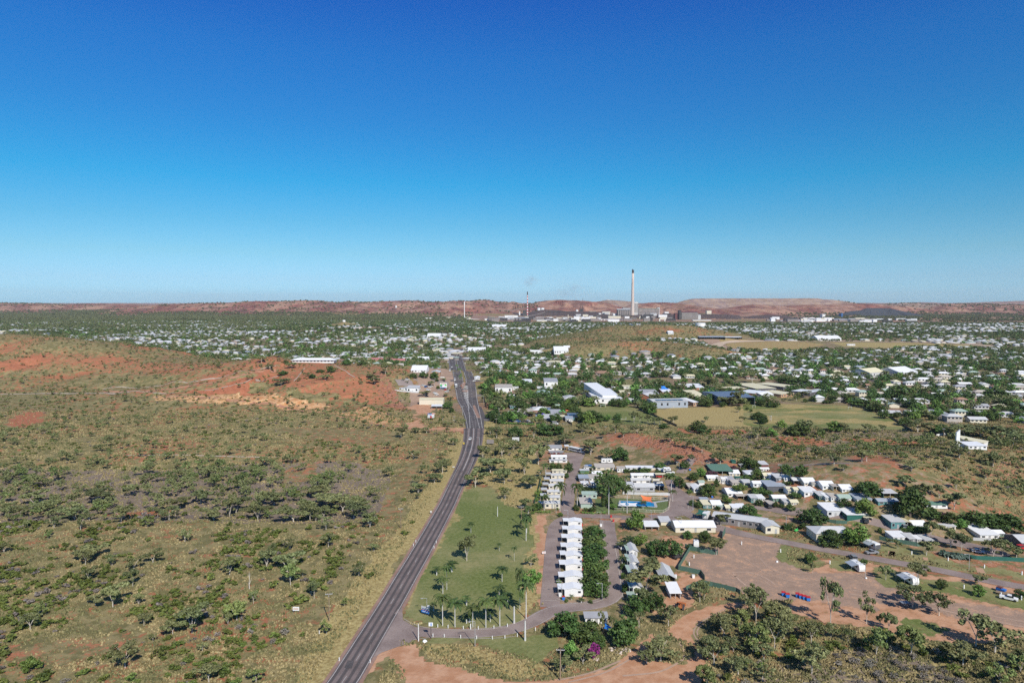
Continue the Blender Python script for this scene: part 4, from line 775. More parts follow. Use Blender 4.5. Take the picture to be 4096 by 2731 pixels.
     (Z3, 1075, 1224, 884, 945, 972, 'skil', C_WHITE, C_WROOF, 'white roofed home behind the green fence'), (Z3, 1228, 1312, 892, 955, 988, 'skil', C_DGREY, C_LROOF, 'grey roofed home behind the green fence'), (Z3, 1316, 1372, 897, 958, 990, 'skil', C_WHITE, C_WROOF, 'narrow white van behind the green fence'), (Z3, 1380, 1458, 903, 972, 1002, 'skil', C_WHITE, C_LROOF, 'pale roofed van behind the green fence'), (Z3, 945, 1140, 566, 605, 632, 'gable', C_TEAL, C_BROOF, 'blue roofed home'), (Z3, 990, 1120, 487, 525, 572, 'skil', C_DGREEN, C_LROOF, 'open carport below the red bank'),
     (Z3, 1390, 1600, 596, 635, 662, 'gable', C_WHITE, C_GREEN, 'green roofed home under the tall trees'), (Z3, 1842, 2022, 822, 918, 955, 'skil', C_WHITE, C_WROOF, 'bright white roofed home'), (Z3, 2032, 2128, 862, 905, 935, 'gable', C_GREEN, C_WROOF, 'home with striped awning'), (Z3, 1552, 1690, 822, 848, 868, 'skil', C_CREAM, C_LROOF, 'grey annexe roof between trees'), (Z3, 2238, 2450, 905, 990, 1045, 'gable', C_DGREY, C_LROOF, 'low grey shed over a red vehicle')]
for i, (zn, a, b_, c, d, e, rf, wl, rm, ds) in enumerate(P):
    shed = any(q in ds for q in ('carport', 'shed', 'open', 'hut', 'store', 'shop', 'house'))
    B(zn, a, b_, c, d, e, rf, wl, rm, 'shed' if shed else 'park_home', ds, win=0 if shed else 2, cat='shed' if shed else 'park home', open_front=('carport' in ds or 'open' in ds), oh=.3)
B(Z1, 858, 1040, 893, 1032, 1105, 'skil', C_PGREEN, C_TAN, 'amenities_block', label='beige roofed block with a blue and sand mural on its end wall', cat='building', win=0, rise=.4)
# long L-shaped grey block with verandah
c1 = quadb(Z2, [(1050, 1155), (1890, 1268), (1765, 1330), (965, 1225)], 3.2, 'gable', C_DUST, C_LROOF, 'motel_block', label='long grey roofed motel block with a shaded verandah', cat='building', win=8, rise=.8)
B(Z2, 1755, 1975, 1275, 1390, 1505, 'gablef', C_CREAM, C_LROOF, 'motel_wing', label='cream gabled wing on a grey base at the end of the long motel block', cat='building', win=1, rise=.7)
B(Z3, 335, 690, 800, 905, 985, 'hip', C_CREAM, C_LROOF, 'house', label='broad grey hip roofed manager house beside the bright green tree', cat='house', win=3, rise=1.6)
# works depot and shops along the highway
B(K5, 258, 890, 702, 768, 905, 'gable', C_CREAM, C_YROOF, 'storage_shed', label='long cream steel shed below the red hill beside the highway', cat='shed', win=0, rise=.8)
B(K5, 570, 845, 875, 942, 1008, 'skil', C_WHITE, C_WROOF, 'lean_to', label='open white awning in front of the long cream shed', cat='shed', open_front=True, depth=7)
B(K5, 1690, 1830, 140, 190, 245, 'hip', C_WHITE, C_WROOF, 'kiosk', label='small white kiosk building right of the divided highway', cat='building')
B(K5, 570, 790, -5, 60, 155, 'gablef', C_OCHRE, C_LROOF, 'chapel', label='orange brick chapel with pitched roof left of the divided highway', cat='building', win=2)
B(K5, -60, 250, 415, 470, 585, 'skil', C_WHITE, C_LROOF, 'office', label='low pale roofed office below the wide car park', cat='building', depth=14)
B(K5, -250, -60, 400, 470, 520, 'flat', C_WHITE, C_LROOF, 'office', desc='low flat roofed office', cat='building')
Q = [(K6, 180, 580, 35, 175, 310, 'flat', C_WHITE, C_TAN, 'white two-level club with a grey flat roof'), (K6, 585, 725, 145, 165, 235, 'flat', C_WHITE, C_WROOF, 'white club annexe'), (K6, 495, 870, 240, 325, 395, 'flat', C_WHITE, C_RUST, 'white hall with a brown flat roof'), (K6, 820, 1040, -15, 45, 132, 'skil', C_WHITE, C_WROOF, 'plain white hall'),
     (K6, 1325, 1640, -20, 40, 165, 'skil', C_WHITE, C_GROOF, 'tall white hall with grey roof'), (K6, 1170, 1400, 112, 195, 225, 'flat', C_DGREY, C_WROOF, 'low white roofed annexe'), (K6, 1400, 1545, 130, 205, 235, 'flat', C_DGREY, C_WROOF, 'low white roofed annexe'), (K6, 1150, 1470, 235, 330, 400, 'gablef', C_WHITE, C_PGREEN, 'white church hall with pale blue gable'), (K6, 1780, 2075, 352, 440, 512, 'hip', C_DUST, C_LROOF, 'pale hip roofed depot'),
     (K6, 2105, 2282, 495, 545, 578, 'flat', C_DUST, C_LROOF, 'low open store'), (K6, 600, 780, 405, 500, 590, 'skil', C_WHITE, C_WROOF, 'white roofed carport'), (K6, 530, 740, 580, 612, 672, 'flat', C_TEAL, C_BROOF, 'teal walled shop'), (K6, 1065, 1395, 600, 712, 760, 'pyr', C_DGREY, C_WROOF, 'white peaked pavilion roof'), (K6, 480, 730, 672, 820, 905, 'skil', C_DGREY, C_TAN, 'grey roofed classroom'), (K6, 735, 1060, 660, 790, 850, 'skil', C_DGREY, C_TAN, 'brown roofed classroom'),
     (K6, 925, 1570, 632, 670, 690, 'flat', C_BLUE, C_BROOF, 'long blue-grey roofed block'), (K6, 1070, 1480, 725, 775, 812, 'skil', C_DGREY, C_RUST, 'rust roofed walkway block'), (K6, 1440, 1720, 682, 800, 832, 'skil', C_DGREY, C_GROOF, 'grey roofed classroom'), (K6, 1320, 1610, 822, 900, 972, 'skil', C_DGREY, C_LROOF, 'grey roofed classroom with white door panels'), (K6, 1610, 1815, 812, 860, 925, 'flat', C_DGREY, C_YROOF, 'cream flat roofed block'), (K6, 1140, 1300, 808, 855, 935, 'gablef', C_DGREY, C_BROOF, 'small open gabled shelter'),
     (K6, 1890, 2140, 778, 870, 945, 'skil', C_TEAL, C_BLUER, 'dark blue roofed block with solar panels'), (K6, 1830, 2000, 805, 905, 980, 'skil', C_WHITE, C_BROOF, 'pale blue roofed carport'), (K6, 1590, 1695, 572, 600, 645, 'gable', C_CREAM, C_PGREEN, 'tiny cream shed'),
     (K7, 838, 1020, 295, 330, 362, 'gable', C_DUST, C_LROOF, 'pale curved roof bus shed'), (K7, 478, 570, 35, 55, 92, 'hip', C_WHITE, C_BROOF, 'small pink walled kiosk'), (K7, 745, 1150, 75, 105, 135, 'flat', C_WHITE, C_YROOF, 'long cream roofed school block'), (K7, 1300, 1450, 30, 78, 115, 'hip', C_BRICK, C_PGREEN, 'pale blue hip roofed hall'), (K7, 705, 870, 165, 215, 235, 'skil', C_BRICK, C_YROOF, 'cream roofed school block'),
     (K7, 1020, 1290, 170, 225, 250, 'skil', C_BRICK, C_GROOF, 'grey roofed school block'), (K7, 1345, 1500, 138, 185, 225, 'skil', C_BRICK, C_WROOF, 'white roofed school block'), (K7, 1620, 1770, 62, 110, 150, 'gable', C_BRICK, C_LROOF, 'grey gabled school block'), (K7, 1780, 1985, 65, 120, 150, 'skil', C_BRICK, C_WROOF, 'white roofed school block'), (K7, 700, 805, 310, 330, 368, 'flat', C_WHITE, C_WROOF, 'white store at the depot corner'), (K7, 1100, 1300, 250, 280, 288, 'flat', C_DUST, C_LROOF, 'grey plant room')]
for i, (zn, a, b_, c, d, e, rf, wl, rm, ds) in enumerate(Q): B(zn, a, b_, c, d, e, rf, wl, rm, 'building', ds, cat='building', win=3 if 'roofed' in ds or 'club' in ds else 2, solar=4 if 'solar' in ds else 0)
quadb(K7, [(90, 128), (520, 130), (765, 285), (375, 290)], 5.2, 'flat', C_WHITE, C_WROOF, 'depot', label='huge white roofed depot with a long raised roof monitor', cat='building', win=4)
quadb(K7, [(178, 118), (425, 108), (555, 240), (392, 240)], 7.2, 'skil', C_WHITE, C_WROOF, 'roof_monitor', label='long raised roof on top of the huge white depot', cat='building', win=0)
quadb(K7, [(1130, 292), (1680, 282), (1742, 328), (1218, 338)], 6.2, 'gable', C_BROOF, C_LROOF, 'school_hall', label='school hall with five banks of solar panels on its grey roof', cat='building', win=5, solar=5, rise=1.0)
quadb(K7, [(1515, 348), (1700, 345), (1770, 368), (1545, 376)], 3.4, 'skil', C_TEAL, C_WROOF, 'verandah', label='white verandah roof along the front of the solar panelled hall', cat='building', win=3)
quadb(K7, [(1722, 302), (1800, 298), (1885, 350), (1785, 358)], 3.6, 'skil', C_OCHRE, C_WROOF, 'annexe', label='orange brick annexe right of the solar panelled hall', cat='building')
quadb(K7, [(1720, 205), (1905, 203), (2110, 288), (1940, 296)], 3.6, 'skil', C_BRICK, C_YROOF, 'school_block', label='cream roofed brick school block left of the blue sports shed', cat='building', win=3)
quadb(K7, [(1070, 215), (1150, 193), (1222, 235), (1060, 272)], 4.0, 'gable', C_BRICK, C_LROOF, 'school_block', label='grey gabled brick classroom behind the solar panelled hall', cat='building', win=3)
quadb(K8, [(95, 335), (620, 330), (772, 425), (270, 438)], 7.5, 'gable', C_BLUER, C_BLUER, 'sports_shed', label='large blue roofed sports shed with an open front', cat='shed', open_front=True, rise=1.2)
for pts, h, wl, rm, ds in [([(575, 210), (880, 200), (1150, 285), (830, 290)], 4, C_DGREY, C_YROOF, 'long cream roofed classroom block'), ([(945, 200), (1180, 185), (1385, 250), (1240, 275)], 4, C_DGREY, C_YROOF, 'cream roofed classroom block'), ([(385, 265), (640, 250), (682, 290), (440, 300)], 3.6, C_BRICK, C_YROOF, 'cream flat roofed office'),
                           ([(640, 328), (830, 293), (985, 345), (805, 378)], 5, C_BRICK, C_WROOF, 'white roofed school library with a red wall'), ([(860, 375), (1000, 345), (1122, 390), (930, 400)], 3.6, C_LROOF, C_WROOF, 'white gabled school wing'), ([(985, 320), (1250, 310), (1360, 360), (1220, 395)], 3.6, C_OCHRE, C_YROOF, 'cream roofed school block'),
                           ([(1470, 315), (1620, 293), (1835, 330), (1690, 360)], 4, C_DGREY, C_WROOF, 'white roofed block with a dark roof garden'), ([(1830, 300), (1900, 292), (1940, 325), (1850, 330)], 3.4, C_WHITE, C_WROOF, 'small white roofed block'), ([(1690, 170), (1770, 172), (1815, 195), (1720, 200)], 4, C_WHITE, C_WROOF, 'bright white roofed hall')]:
    quadb(K8, pts, h, 'flat' if 'gabled' not in ds else 'gable', wl, rm, 'school_block', desc=ds, cat='building', win=4)
quadb(H4, [(825, 765), (935, 746), (1035, 778), (868, 785)], 7, 'gable', C_LROOF, C_YROOF, 'warehouse', label='cream roofed shopping warehouse beside the wide pale one', cat='building', win=4)
quadb(H4, [(1035, 760), (1180, 744), (1332, 778), (1165, 786)], 7, 'gable', C_LROOF, C_WROOF, 'warehouse', label='widest pale blue shopping warehouse among the houses on the right', cat='building', win=4)
quadb(W7, [(1800, 540), (1850, 520), (2005, 585), (1975, 600)], 3.2, 'skil', C_WHITE, C_YROOF, 'church', label='white church with pale yellow roof behind the scrub ridge', cat='church', win=0)
B(W7, 1830, 1990, 560, 608, 635, 'skil', C_WHITE, C_WROOF, 'church_hall', label='low white hall in front of the yellow roofed church', cat='building', win=3, depth=9)
o = empty('church_spire', G(W7(1784, 640))); s = G(W7(1784, 640))[1] / FPX / 2.146; o['category'] = 'spire'; o['label'] = 'tall white slab spire with a mast beside the yellow roofed church'
q = MB(); q.mesh([(-1.2, 0, 0), (1.2, 0, 0), (1.2, 1.2, 0), (-1.2, 1.2, 0), (-1.0, 0, 150 * s), (1.0, 0, 176 * s), (1.0, 1, 176 * s), (-1.0, 1, 150 * s)], [(3, 2, 1, 0), (4, 5, 6, 7), (0, 1, 5, 4), (1, 2, 6, 5), (2, 3, 7, 6), (3, 0, 4, 7)]); q.build('slab', C_WHITE, o)
q = MB(); q.tube([(0, .5, 160 * s), (0, .5, 222 * s)], .12, 5); q.build('mast', C_STEEL, o)
# hilltop building
o = B(H2, 345, 730, 625, 667, 690, 'hip', C_WHITE, C_WROOF, 'hilltop_hall', label='long white hipped hall on the crest of the red hill', cat='building', win=12, door=False, rise=2.2, depth=13, oh=1.6)
B(H2, 310, 420, 632, 645, 662, 'skil', C_DGREY, C_WROOF, 'hilltop_shed', label='low white roofed shed left of the long hilltop hall', cat='shed', win=0, depth=8)
for a, b_, c, d, e in [(1040, 1165, 642, 660, 685), (1200, 1255, 645, 655, 690), (1240, 1370, 652, 668, 698), (1330, 1430, 645, 655, 672)]:
    B(H2, a, b_, c, d, e, 'gable', C_OCHRE, C_PINK if a != 1330 else C_LROOF, 'apartment_building', 'ochre brick flats with a pink roof' if a != 1330 else 'ochre brick flats with a grey roof', cat='building', win=5, storeys=2, depth=12)
for a, b_, c, d, e in [(1580, 1700, 432, 445, 462), (1950, 2112, 555, 585, 605), (1440, 1580, 730, 760, 782), (1490, 1590, 650, 665, 685), (2170, 2300, 348, 358, 372)]: B(H2, a, b_, c, d, e, 'gable', C_WHITE, C_WROOF, 'warehouse', 'white commercial building', cat='building', win=4)
for zn, a, b_, c, d, e in [(H3, 380, 510, 562, 580, 612), (H3, 475, 530, 540, 550, 562), (H3, 170, 285, 582, 590, 608), (H4, 420, 640, 455, 468, 490), (H3, 1425, 1475, 400, 412, 430)]: B(zn, a, b_, c, d, e, 'gable', C_WHITE, C_WROOF, 'warehouse', 'long white hall', cat='building', win=5)
B(H3, 1715, 1950, 446, 456, 478, 'skil', C_STEEL, C_BROOF, 'grandstand', depth=20, label='grey roofed racecourse grandstand beside the oval track', cat='grandstand', win=0, open_front=True)
B(H3, 1955, 2105, 450, 458, 474, 'skil', C_STEEL, C_WROOF, 'grandstand', depth=16, label='smaller white roofed racecourse stand right of the grey grandstand', cat='grandstand', win=0, open_front=True)
B(H4, 725, 795, 518, 524, 534, 'gable', C_WHITE, C_WROOF, 'pavilion', label='white pavilion alone inside the race track', cat='building', depth=6)
# landmarks for telling look-alikes apart
for t, p in [('the long cream shed', G(K5(560, 905))), ('the swimming pool', G(Z1(1800, 1050))), ('the great dark fig tree', G(Z1(1310, 880))), ('the parked white bus', G(Z1(800, 220))), ('the long grey motel block', G(Z2(1400, 1300))), ('the yellow roofed church', G(W7(1850, 640))),
             ('the solar panelled hall', G(K7(1450, 400))), ('the huge white depot', G(K7(500, 360))), ('the blue sports shed', G(K8(450, 500))), ('the row of six bins', G(Z6(950, 730))), ('the wooden power pole', G(Z4(325, 1540))), ('the palm lawn', G(Z5(800, 900))), ('the small white roadside sign', G(Z8(1855, 770))),
             ('the long hilltop hall', G(H2(540, 690))), ('the red clearing', G(OV(310, 1172))), ('the twin-trunked white gum', G(Z8(1205, 912))), ('the far left red clearing', G(OV(60, 965))), ('the orange cut face', G(OV(640, 920))), ('the pale warehouse', G(H4(1180, 786))), ('the gravel yard', G(Z6(500, 350))), ('the grey workshop', G(Z4(1290, 640))),
             ('the white cabin row', G(Z4(430, 450))), ('the dark blue roofed block', G(K6(2000, 940))), ('the red boulder hill', G(W6(1650, 700))), ('the green roofed shed', G(Z2(1080, 590))), ('the manager house', G(Z3(500, 985))), ('the highway bend', G(W5(1160, 480))), ('the agave hedge', G(Z7(1040, 330))), ('the green playing field', G(K8(1500, 700))),
             ('the two leaning white gums', G(Z8(785, 1128))), ('the bare dead gum', G(Z8(1565, 638))), ('the white signpost at the entrance', G(Z5(447, 1210))), ('the white-trunked gum on the ridge', G(W7(2085, 780))), ('the oval race track', G(H4(800, 540))), ('the dirt track bend', G(Z4(1560, 1100))), ('the shaded gum pair', G(Z7(1350, 1230)))]: landmark(t, p)
# ---------------------------------------------------------------- roads and ground sheets
def ribbon(name, pts, width, mat, dz=.05, kind='structure', step=3.0, cross=3, label=None, parent=None):
    """a strip that follows the ground; pts world xy, width number or per point"""
    P = []; Wd = []
    for i in range(len(pts) - 1):
        a, b = pts[i], pts[i + 1]; L = math.hypot(b[0] - a[0], b[1] - a[1]); n = max(1, int(L / step))
        for k in range(n): t = k / n; P.append((a[0] + (b[0] - a[0]) * t, a[1] + (b[1] - a[1]) * t)); Wd.append(width if not hasattr(width, '__len__') else width[i] + (width[i + 1] - width[i]) * t)
    P.append(pts[-1][:2]); Wd.append(width if not hasattr(width, '__len__') else width[-1])
    P = np.array(P, float); 
    for _ in range(3):
        if len(P) > 4: P[1:-1] = (P[:-2] + 2 * P[1:-1] + P[2:]) / 4
    T = np.gradient(P, axis=0); T /= np.linalg.norm(T, axis=1)[:, None] + 1e-9; Nn = np.stack([T[:, 1], -T[:, 0]], 1); Wd = np.array(Wd)
    cols = np.linspace(-.5, .5, cross); V = []
    for c in cols: q = P + Nn * (Wd * c)[:, None]; V.append(np.stack([q[:, 0], q[:, 1], hs(q[:, 0], q[:, 1]) + dz], 1))
    V = np.stack(V, 1).reshape(-1, 3); n = len(P); f = []
    for i in range(n - 1):
        for j in range(cross - 1): a = i * cross + j; f.append((a, a + 1, a + 1 + cross, a + cross))
    u = np.repeat(cols[None], n, 0).reshape(-1); attr = np.stack([u + .5, u * 0, u * 0, u * 0 + 1], 1)
    me = npmesh(name, V, np.array(f).ravel(), np.full(len(f), 4), [mat], smooth=True, colattr={'uvx': attr}); o = link(name, me, parent)
    if kind and parent is None: o['kind'] = kind
    if label: o['label'] = label
    return o, P, Nn
def asphalt(name, c, c2, tracks=0, rough=.85):
    m, nt, b = newmat(name); pos = N(nt, 'ShaderNodeNewGeometry').outputs['Position']; n1 = noise(nt, pos, .12, 4, .6); n2 = noise(nt, pos, 1.7, 4, .7)
    f = mrange(nt, math_(nt, 'ADD', math_(nt, 'MULTIPLY', n1, .6), math_(nt, 'MULTIPLY', n2, .4)), .38, .62); k = mixc(nt, f, c, c2)
    if tracks:
        a = N(nt, 'ShaderNodeAttribute'); a.attribute_name = 'uvx'; s = N(nt, 'ShaderNodeSeparateColor'); nt.links.new(a.outputs['Color'], s.inputs[0])
        w = math_(nt, 'ABSOLUTE', math_(nt, 'SINE', math_(nt, 'MULTIPLY', s.outputs[0], math.pi * tracks))); w = math_(nt, 'MULTIPLY', mrange(nt, w, .55, .95), mrange(nt, n2, .2, .7, .75, 1.0)); k = mixc(nt, math_(nt, 'MULTIPLY', w, .85), k, (.07, .065, .065))
    nt.links.new(k, b.inputs['Base Color']); b.inputs['Roughness'].default_value = rough; b.inputs['Specular IOR Level'].default_value = .2
    return m
M_HWY = asphalt('highway asphalt', (.16, .125, .115), (.23, .18, .165), 4); M_HWY2 = asphalt('carriageway asphalt', (.085, .078, .078), (.14, .12, .115)); M_PARKRD = asphalt('park lane bitumen', (.23, .175, .155), (.33, .26, .23)); M_STREET = asphalt('street bitumen', (.13, .12, .115), (.19, .17, .155))
M_SHOULD = asphalt('road shoulder gravel', (.27, .165, .125), (.36, .23, .175)); M_MARK = simple('road paint', (.52, .50, .47), .8, .3, .9); M_MARKY = simple('kerb concrete', (.46, .40, .34), .85, .15, .5); M_GREENV = simple('verge turf', (.12, .19, .05), .9, .25, .25); M_GRV = simple('grey lot surface', (.29, .235, .21), .9, .15, .12)
def marks(name, P, off, w, mat, dash=None, dz=.09, i0=0, i1=None):
    P = P[i0:i1]; T = np.gradient(P, axis=0); T /= np.linalg.norm(T, axis=1)[:, None] + 1e-9; Nn = np.stack([T[:, 1], -T[:, 0]], 1); C = P + Nn * off
    s = np.concatenate([[0], np.cumsum(np.linalg.norm(np.diff(C, axis=0), axis=1))]); L = s[-1]; b = MB()
    segs = [(a, min(a + 3, L)) for a in np.arange(0, L, 3)] if not dash else [(a, min(a + dash[0], L)) for a in np.arange(0, L, dash[0] + dash[1])]
    for a, c in segs:
        q = []
        for t in (a, c): x, y = np.interp(t, s, C[:, 0]), np.interp(t, s, C[:, 1]); nx, ny = np.interp(t, s, Nn[:, 0]), np.interp(t, s, Nn[:, 1]); q.append((x, y, nx, ny))
        pts = [(q[0][0] - q[0][2] * w / 2, q[0][1] - q[0][3] * w / 2), (q[1][0] - q[1][2] * w / 2, q[1][1] - q[1][3] * w / 2), (q[1][0] + q[1][2] * w / 2, q[1][1] + q[1][3] * w / 2), (q[0][0] + q[0][2] * w / 2, q[0][1] + q[0][3] * w / 2)]
        z = hs([p[0] for p in pts], [p[1] for p in pts]); b.face([(p[0], p[1], zz + dz) for p, zz in zip(pts, z)])
    o = b.build(name, mat); o['kind'] = 'structure'; return o
def pad(name, zn, pts, mat, dz=.06, kind='structure', sub=6.0, world=False):
    """flat area laid on the ground"""
    p = pts if world else [G(zn(*q)) for q in pts]; b = MB(); b.face([(q[0], q[1], float(hs(q[0], q[1])) + dz) for q in p]); 
    a = sum(p[i][0] * p[(i + 1) % len(p)][1] - p[(i + 1) % len(p)][0] * p[i][1] for i in range(len(p)))
    if a < 0: b.f = [f[::-1] for f in b.f]
    o = b.build(name, mat); o['kind'] = kind; return o
HW = [F(Z8(1990, 1400)), F(Z8(2100, 1290))] + [F(Z8(2165, 1200)), F(Z8(2240, 1070))] + [F(Z5(*p)) for p in [(110, 955), (180, 840), (240, 735), (297, 640), (350, 550), (395, 470), (441, 388), (480, 318), (518, 248), (553, 183), (587, 120), (612, 60)]] + \
     [F(W5(*p)) for p in [(985, 1060), (1030, 960), (1075, 870), (1110, 790), (1137, 710), (1155, 630), (1163, 560), (1165, 500)]]
_, HP, HN = ribbon('road_shoulder', HW, 10.6, M_SHOULD, .045)
_, HP, HN = ribbon('highway', HW, [8.6] * (len(HW) - 8) + [9, 10, 11, 12, 13, 14, 15, 16], M_HWY, .085)
marks('edge_line', HP, -3.75, .16, M_MARK, dz=.10); marks('edge_line', HP, 3.75, .16, M_MARK, dz=.10, i1=int(len(HP) * .72)); nD = int(len(HP) * .62)
marks('centre_line', HP, 0, .16, M_MARK, dash=(4, 8), dz=.10, i1=nD); marks('centre_line', HP, 0, .35, M_MARK, dz=.10, i0=nD)
LC = [F(W5(*p)) for p in [(1163, 500), (1140, 400), (1108, 320), (1060, 240), (1025, 160), (1008, 90), (998, 0)]] + [F(H2(*p)) for p in [(1822, 800), (1810, 720), (1797, 650), (1790, 610), (1800, 588), (1820, 570)]]
RC = [F(W5(*p)) for p in [(1185, 500), (1175, 400), (1158, 300), (1145, 200), (1128, 120), (1100, 30)]] + [F(H2(*p)) for p in [(1905, 820), (1890, 740), (1868, 660), (1862, 620), (1872, 585), (1890, 563)]]
_, LP, LN = ribbon('carriageway', LC, [12, 12, 11, 11, 11, 11, 11, 12, 12, 12, 13, 13, 14], M_HWY2, .10); _, RP, RN = ribbon('carriageway', RC, [13, 13, 12, 11, 11, 11, 12, 12, 12, 13, 13, 14], M_HWY2, .12)
marks('edge_line', LP, -4.6, .35, M_MARK, dz=.14); marks('edge_line', LP, 4.8, .3, M_MARK, dz=.14); marks('lane_line', LP, 0, .25, M_MARK, dash=(3, 6), dz=.14); marks('edge_line', RP, 5.0, .35, M_MARK, dz=.16); marks('edge_line', RP, -4.6, .35, M_MARK, dz=.16); marks('lane_line', RP, 0, .25, M_MARK, dash=(3, 6), dz=.16)
pad('side_lane', K5, [(1560, 1568), (1640, 880), (1735, 930), (1860, 950), (1960, 1180), (2000, 1260), (2091, 1290), (2091, 1310), (1930, 1310), (1940, 1568)], M_HWY2, .07); pad('turn_island', K5, [(1640, 910), (1700, 920), (1790, 1130), (1850, 1250), (1740, 1250), (1680, 1080)], M_SHOULD, .125)
b = MB()
for i in range(26):        # chevron hatching between the carriageways
    y = 575 + i * 17.5; t = i / 26; xa = 1365 + 195 * t ** 1.25; xb = 1518 + 42 * t
    p = [F(K5(*q)) for q in ((xa, y), (xb, y + 6), (xb, y + 14), (xa, y + 8))]; b.face([(q[0], q[1], float(hs(q[0], q[1])) + .165) for q in p][::-1])
b.build('road_hatching', M_MARK)['kind'] = 'structure'
pad('median_paving', K5, [(1350, 320), (1450, 320), (1455, 350), (1410, 430), (1420, 470), (1350, 495), (1340, 470), (1365, 430), (1340, 360)], M_SHOULD, .19); pad('median_paving', K5, [(1350, 535), (1515, 520), (1520, 572), (1380, 565)], M_SHOULD, .19)
pad('median_turf', K5, [(1225, -20), (1360, -20), (1350, 120), (1368, 215), (1320, 240), (1262, 220), (1240, 130)], M_GREENV, .19); pad('median_turf', H2, [(1850, 740), (1880, 740), (1893, 780), (1890, 830), (1855, 830), (1850, 790)], M_GREENV, .17); pad('median_turf', H2, [(1828, 710), (1865, 710), (1855, 725), (1835, 722)], M_GREENV, .18)
pad('cross_street', K5, [(1000, 240), (1700, 250), (2091, 285), (2091, 330), (1650, 300), (1050, 300)], M_HWY2, .065); pad('side_street', K5, [(1700, 620), (1950, 650), (2091, 640), (2091, 690), (1900, 680), (1700, 700)], M_STREET, .08)
pad('car_park', K5, [(-400, 240), (600, 235), (1000, 300), (1050, 450), (900, 480), (300, 490), (-300, 400)], M_GRV, .07); pad('forecourt', K5, [(700, 480), (1060, 480), (1060, 560), (980, 690), (700, 690)], M_GRV, .072)
pad('side_street', W5, [(1250, 400), (1400, 420), (1700, 440), (2080, 450), (2080, 470), (1700, 470), (1380, 440), (1250, 430)], M_STREET, .07)
PR = lambda zn, pts, w, m=M_PARKRD, dz=.07, nm='park_lane': ribbon(nm, [F(zn(*p)) for p in pts], w, m, dz)
ENTRY = [F(Z5(*p)) for p in [(60, 1155), (200, 1150), (330, 1150), (500, 1168), (700, 1172), (900, 1165), (1080, 1145), (1220, 1105), (1310, 1050)]] + [F(Z4(*p)) for p in [(120, 975), (230, 900), (330, 858), (450, 865), (600, 868), (730, 850), (810, 800), (840, 720), (835, 620), (815, 500), (795, 380), (780, 250), (765, 150), (755, 70)]]
_, EP, EN = ribbon('park_lane', ENTRY, [11, 7.5, 6, 5.6, 5.4, 5.4, 5.4, 5.6, 6, 6.5] + [6.2] * 12 + [7], M_PARKRD, .075)
pad('junction', Z5, [(20, 1010), (100, 1090), (215, 930), (225, 1060), (330, 1120), (420, 1130), (400, 1180), (260, 1250), (60, 1320), (-60, 1390), (-30, 1200)], M_PARKRD, .070)
marks('edge_line', EP, 2.75, .12, M_MARK, dz=.09, i0=6, i1=30); marks('edge_line', EP, -2.7, .12, M_MARK, dz=.09, i0=6, i1=36)
PR(Z4, [(230, 870), (235, 760), (245, 600), (255, 400), (262, 250), (285, 120), (340, 60), (430, 25), (600, 28), (760, 35), (900, 45), (1100, 62), (1250, 75), (1400, 60)], [6.5] + [6.6] * 5 + [6.0] * 8, dz=.079)
PR(Z1, [(690, 1210), (650, 1150), (680, 950), (700, 800), (735, 600), (770, 480), (790, 400), (785, 330), (780, 240)], [6, 6.2, 6.2, 6.2, 6.2, 6.2, 7, 10, 14], dz=.083)
PR(Z2, [(0, 1245), (200, 1235), (350, 1210), (480, 1130), (520, 1040), (470, 930), (420, 850), (360, 780), (300, 690)], [6, 6, 8, 12, 13, 12, 8, 6, 5], dz=.087)
PR(Z2, [(480, 640), (560, 580), (640, 530), (700, 505)], 6, dz=.07); PR(Z2, [(470, 930), (700, 935), (900, 960), (1100, 985)], [7, 6, 5, 4.5], dz=.091)
PR(Z2, [(560, 1180), (700, 1250), (850, 1330), (1000, 1385), (1200, 1435), (1400, 1490), (1600, 1540)], 6, dz=.095); _, R2, _n = ribbon('park_lane', [F(Z6(*p)) for p in [(130, 25), (300, 65), (500, 105), (700, 140), (900, 180), (1100, 220), (1300, 255), (1500, 290), (1739, 330)]] + [F(Z7(*p)) for p in [(300, 345), (600, 395), (900, 450), (1200, 515), (1450, 570), (1730, 615), (2300, 720)]], 6.0, M_PARKRD, .099)
PR(Z2, [(1590, 1085), (1750, 1105), (1900, 1130), (2100, 1165), (2352, 1200)], 5.5, dz=.07); PR(Z3, [(0, 690), (120, 715), (300, 750), (500, 775), (700, 800), (860, 832), (1050, 868), (1300, 915), (1550, 962), (1800, 1010), (2050, 1080), (2200, 1120)], [5.5] * 8 + [7, 9, 9, 6], dz=.074)
PR(Z2, [(1350, 720), (1600, 790)], 4, dz=.07); PR(Z2, [(2080, 740), (2352, 760)], 5, dz=.07); PR(Z3, [(100, 450), (300, 470), (520, 495), (700, 520)], 4.5, dz=.07)
for i, q in enumerate([[(60, 690), (100, 1000)], [(560, 240), (660, 290)]]): pass
# race track, streets
ribbon('race_track', [G(H4(*p)) for p in [(-430, 560), (-480, 535), (-430, 510), (-250, 492), (0, 491), (300, 493), (600, 494), (900, 496), (1300, 500), (1700, 512), (1950, 528), (2050, 540)]], 26, simple('sand track', (.55, .42, .30), .95, .1, .02), .5, step=15)
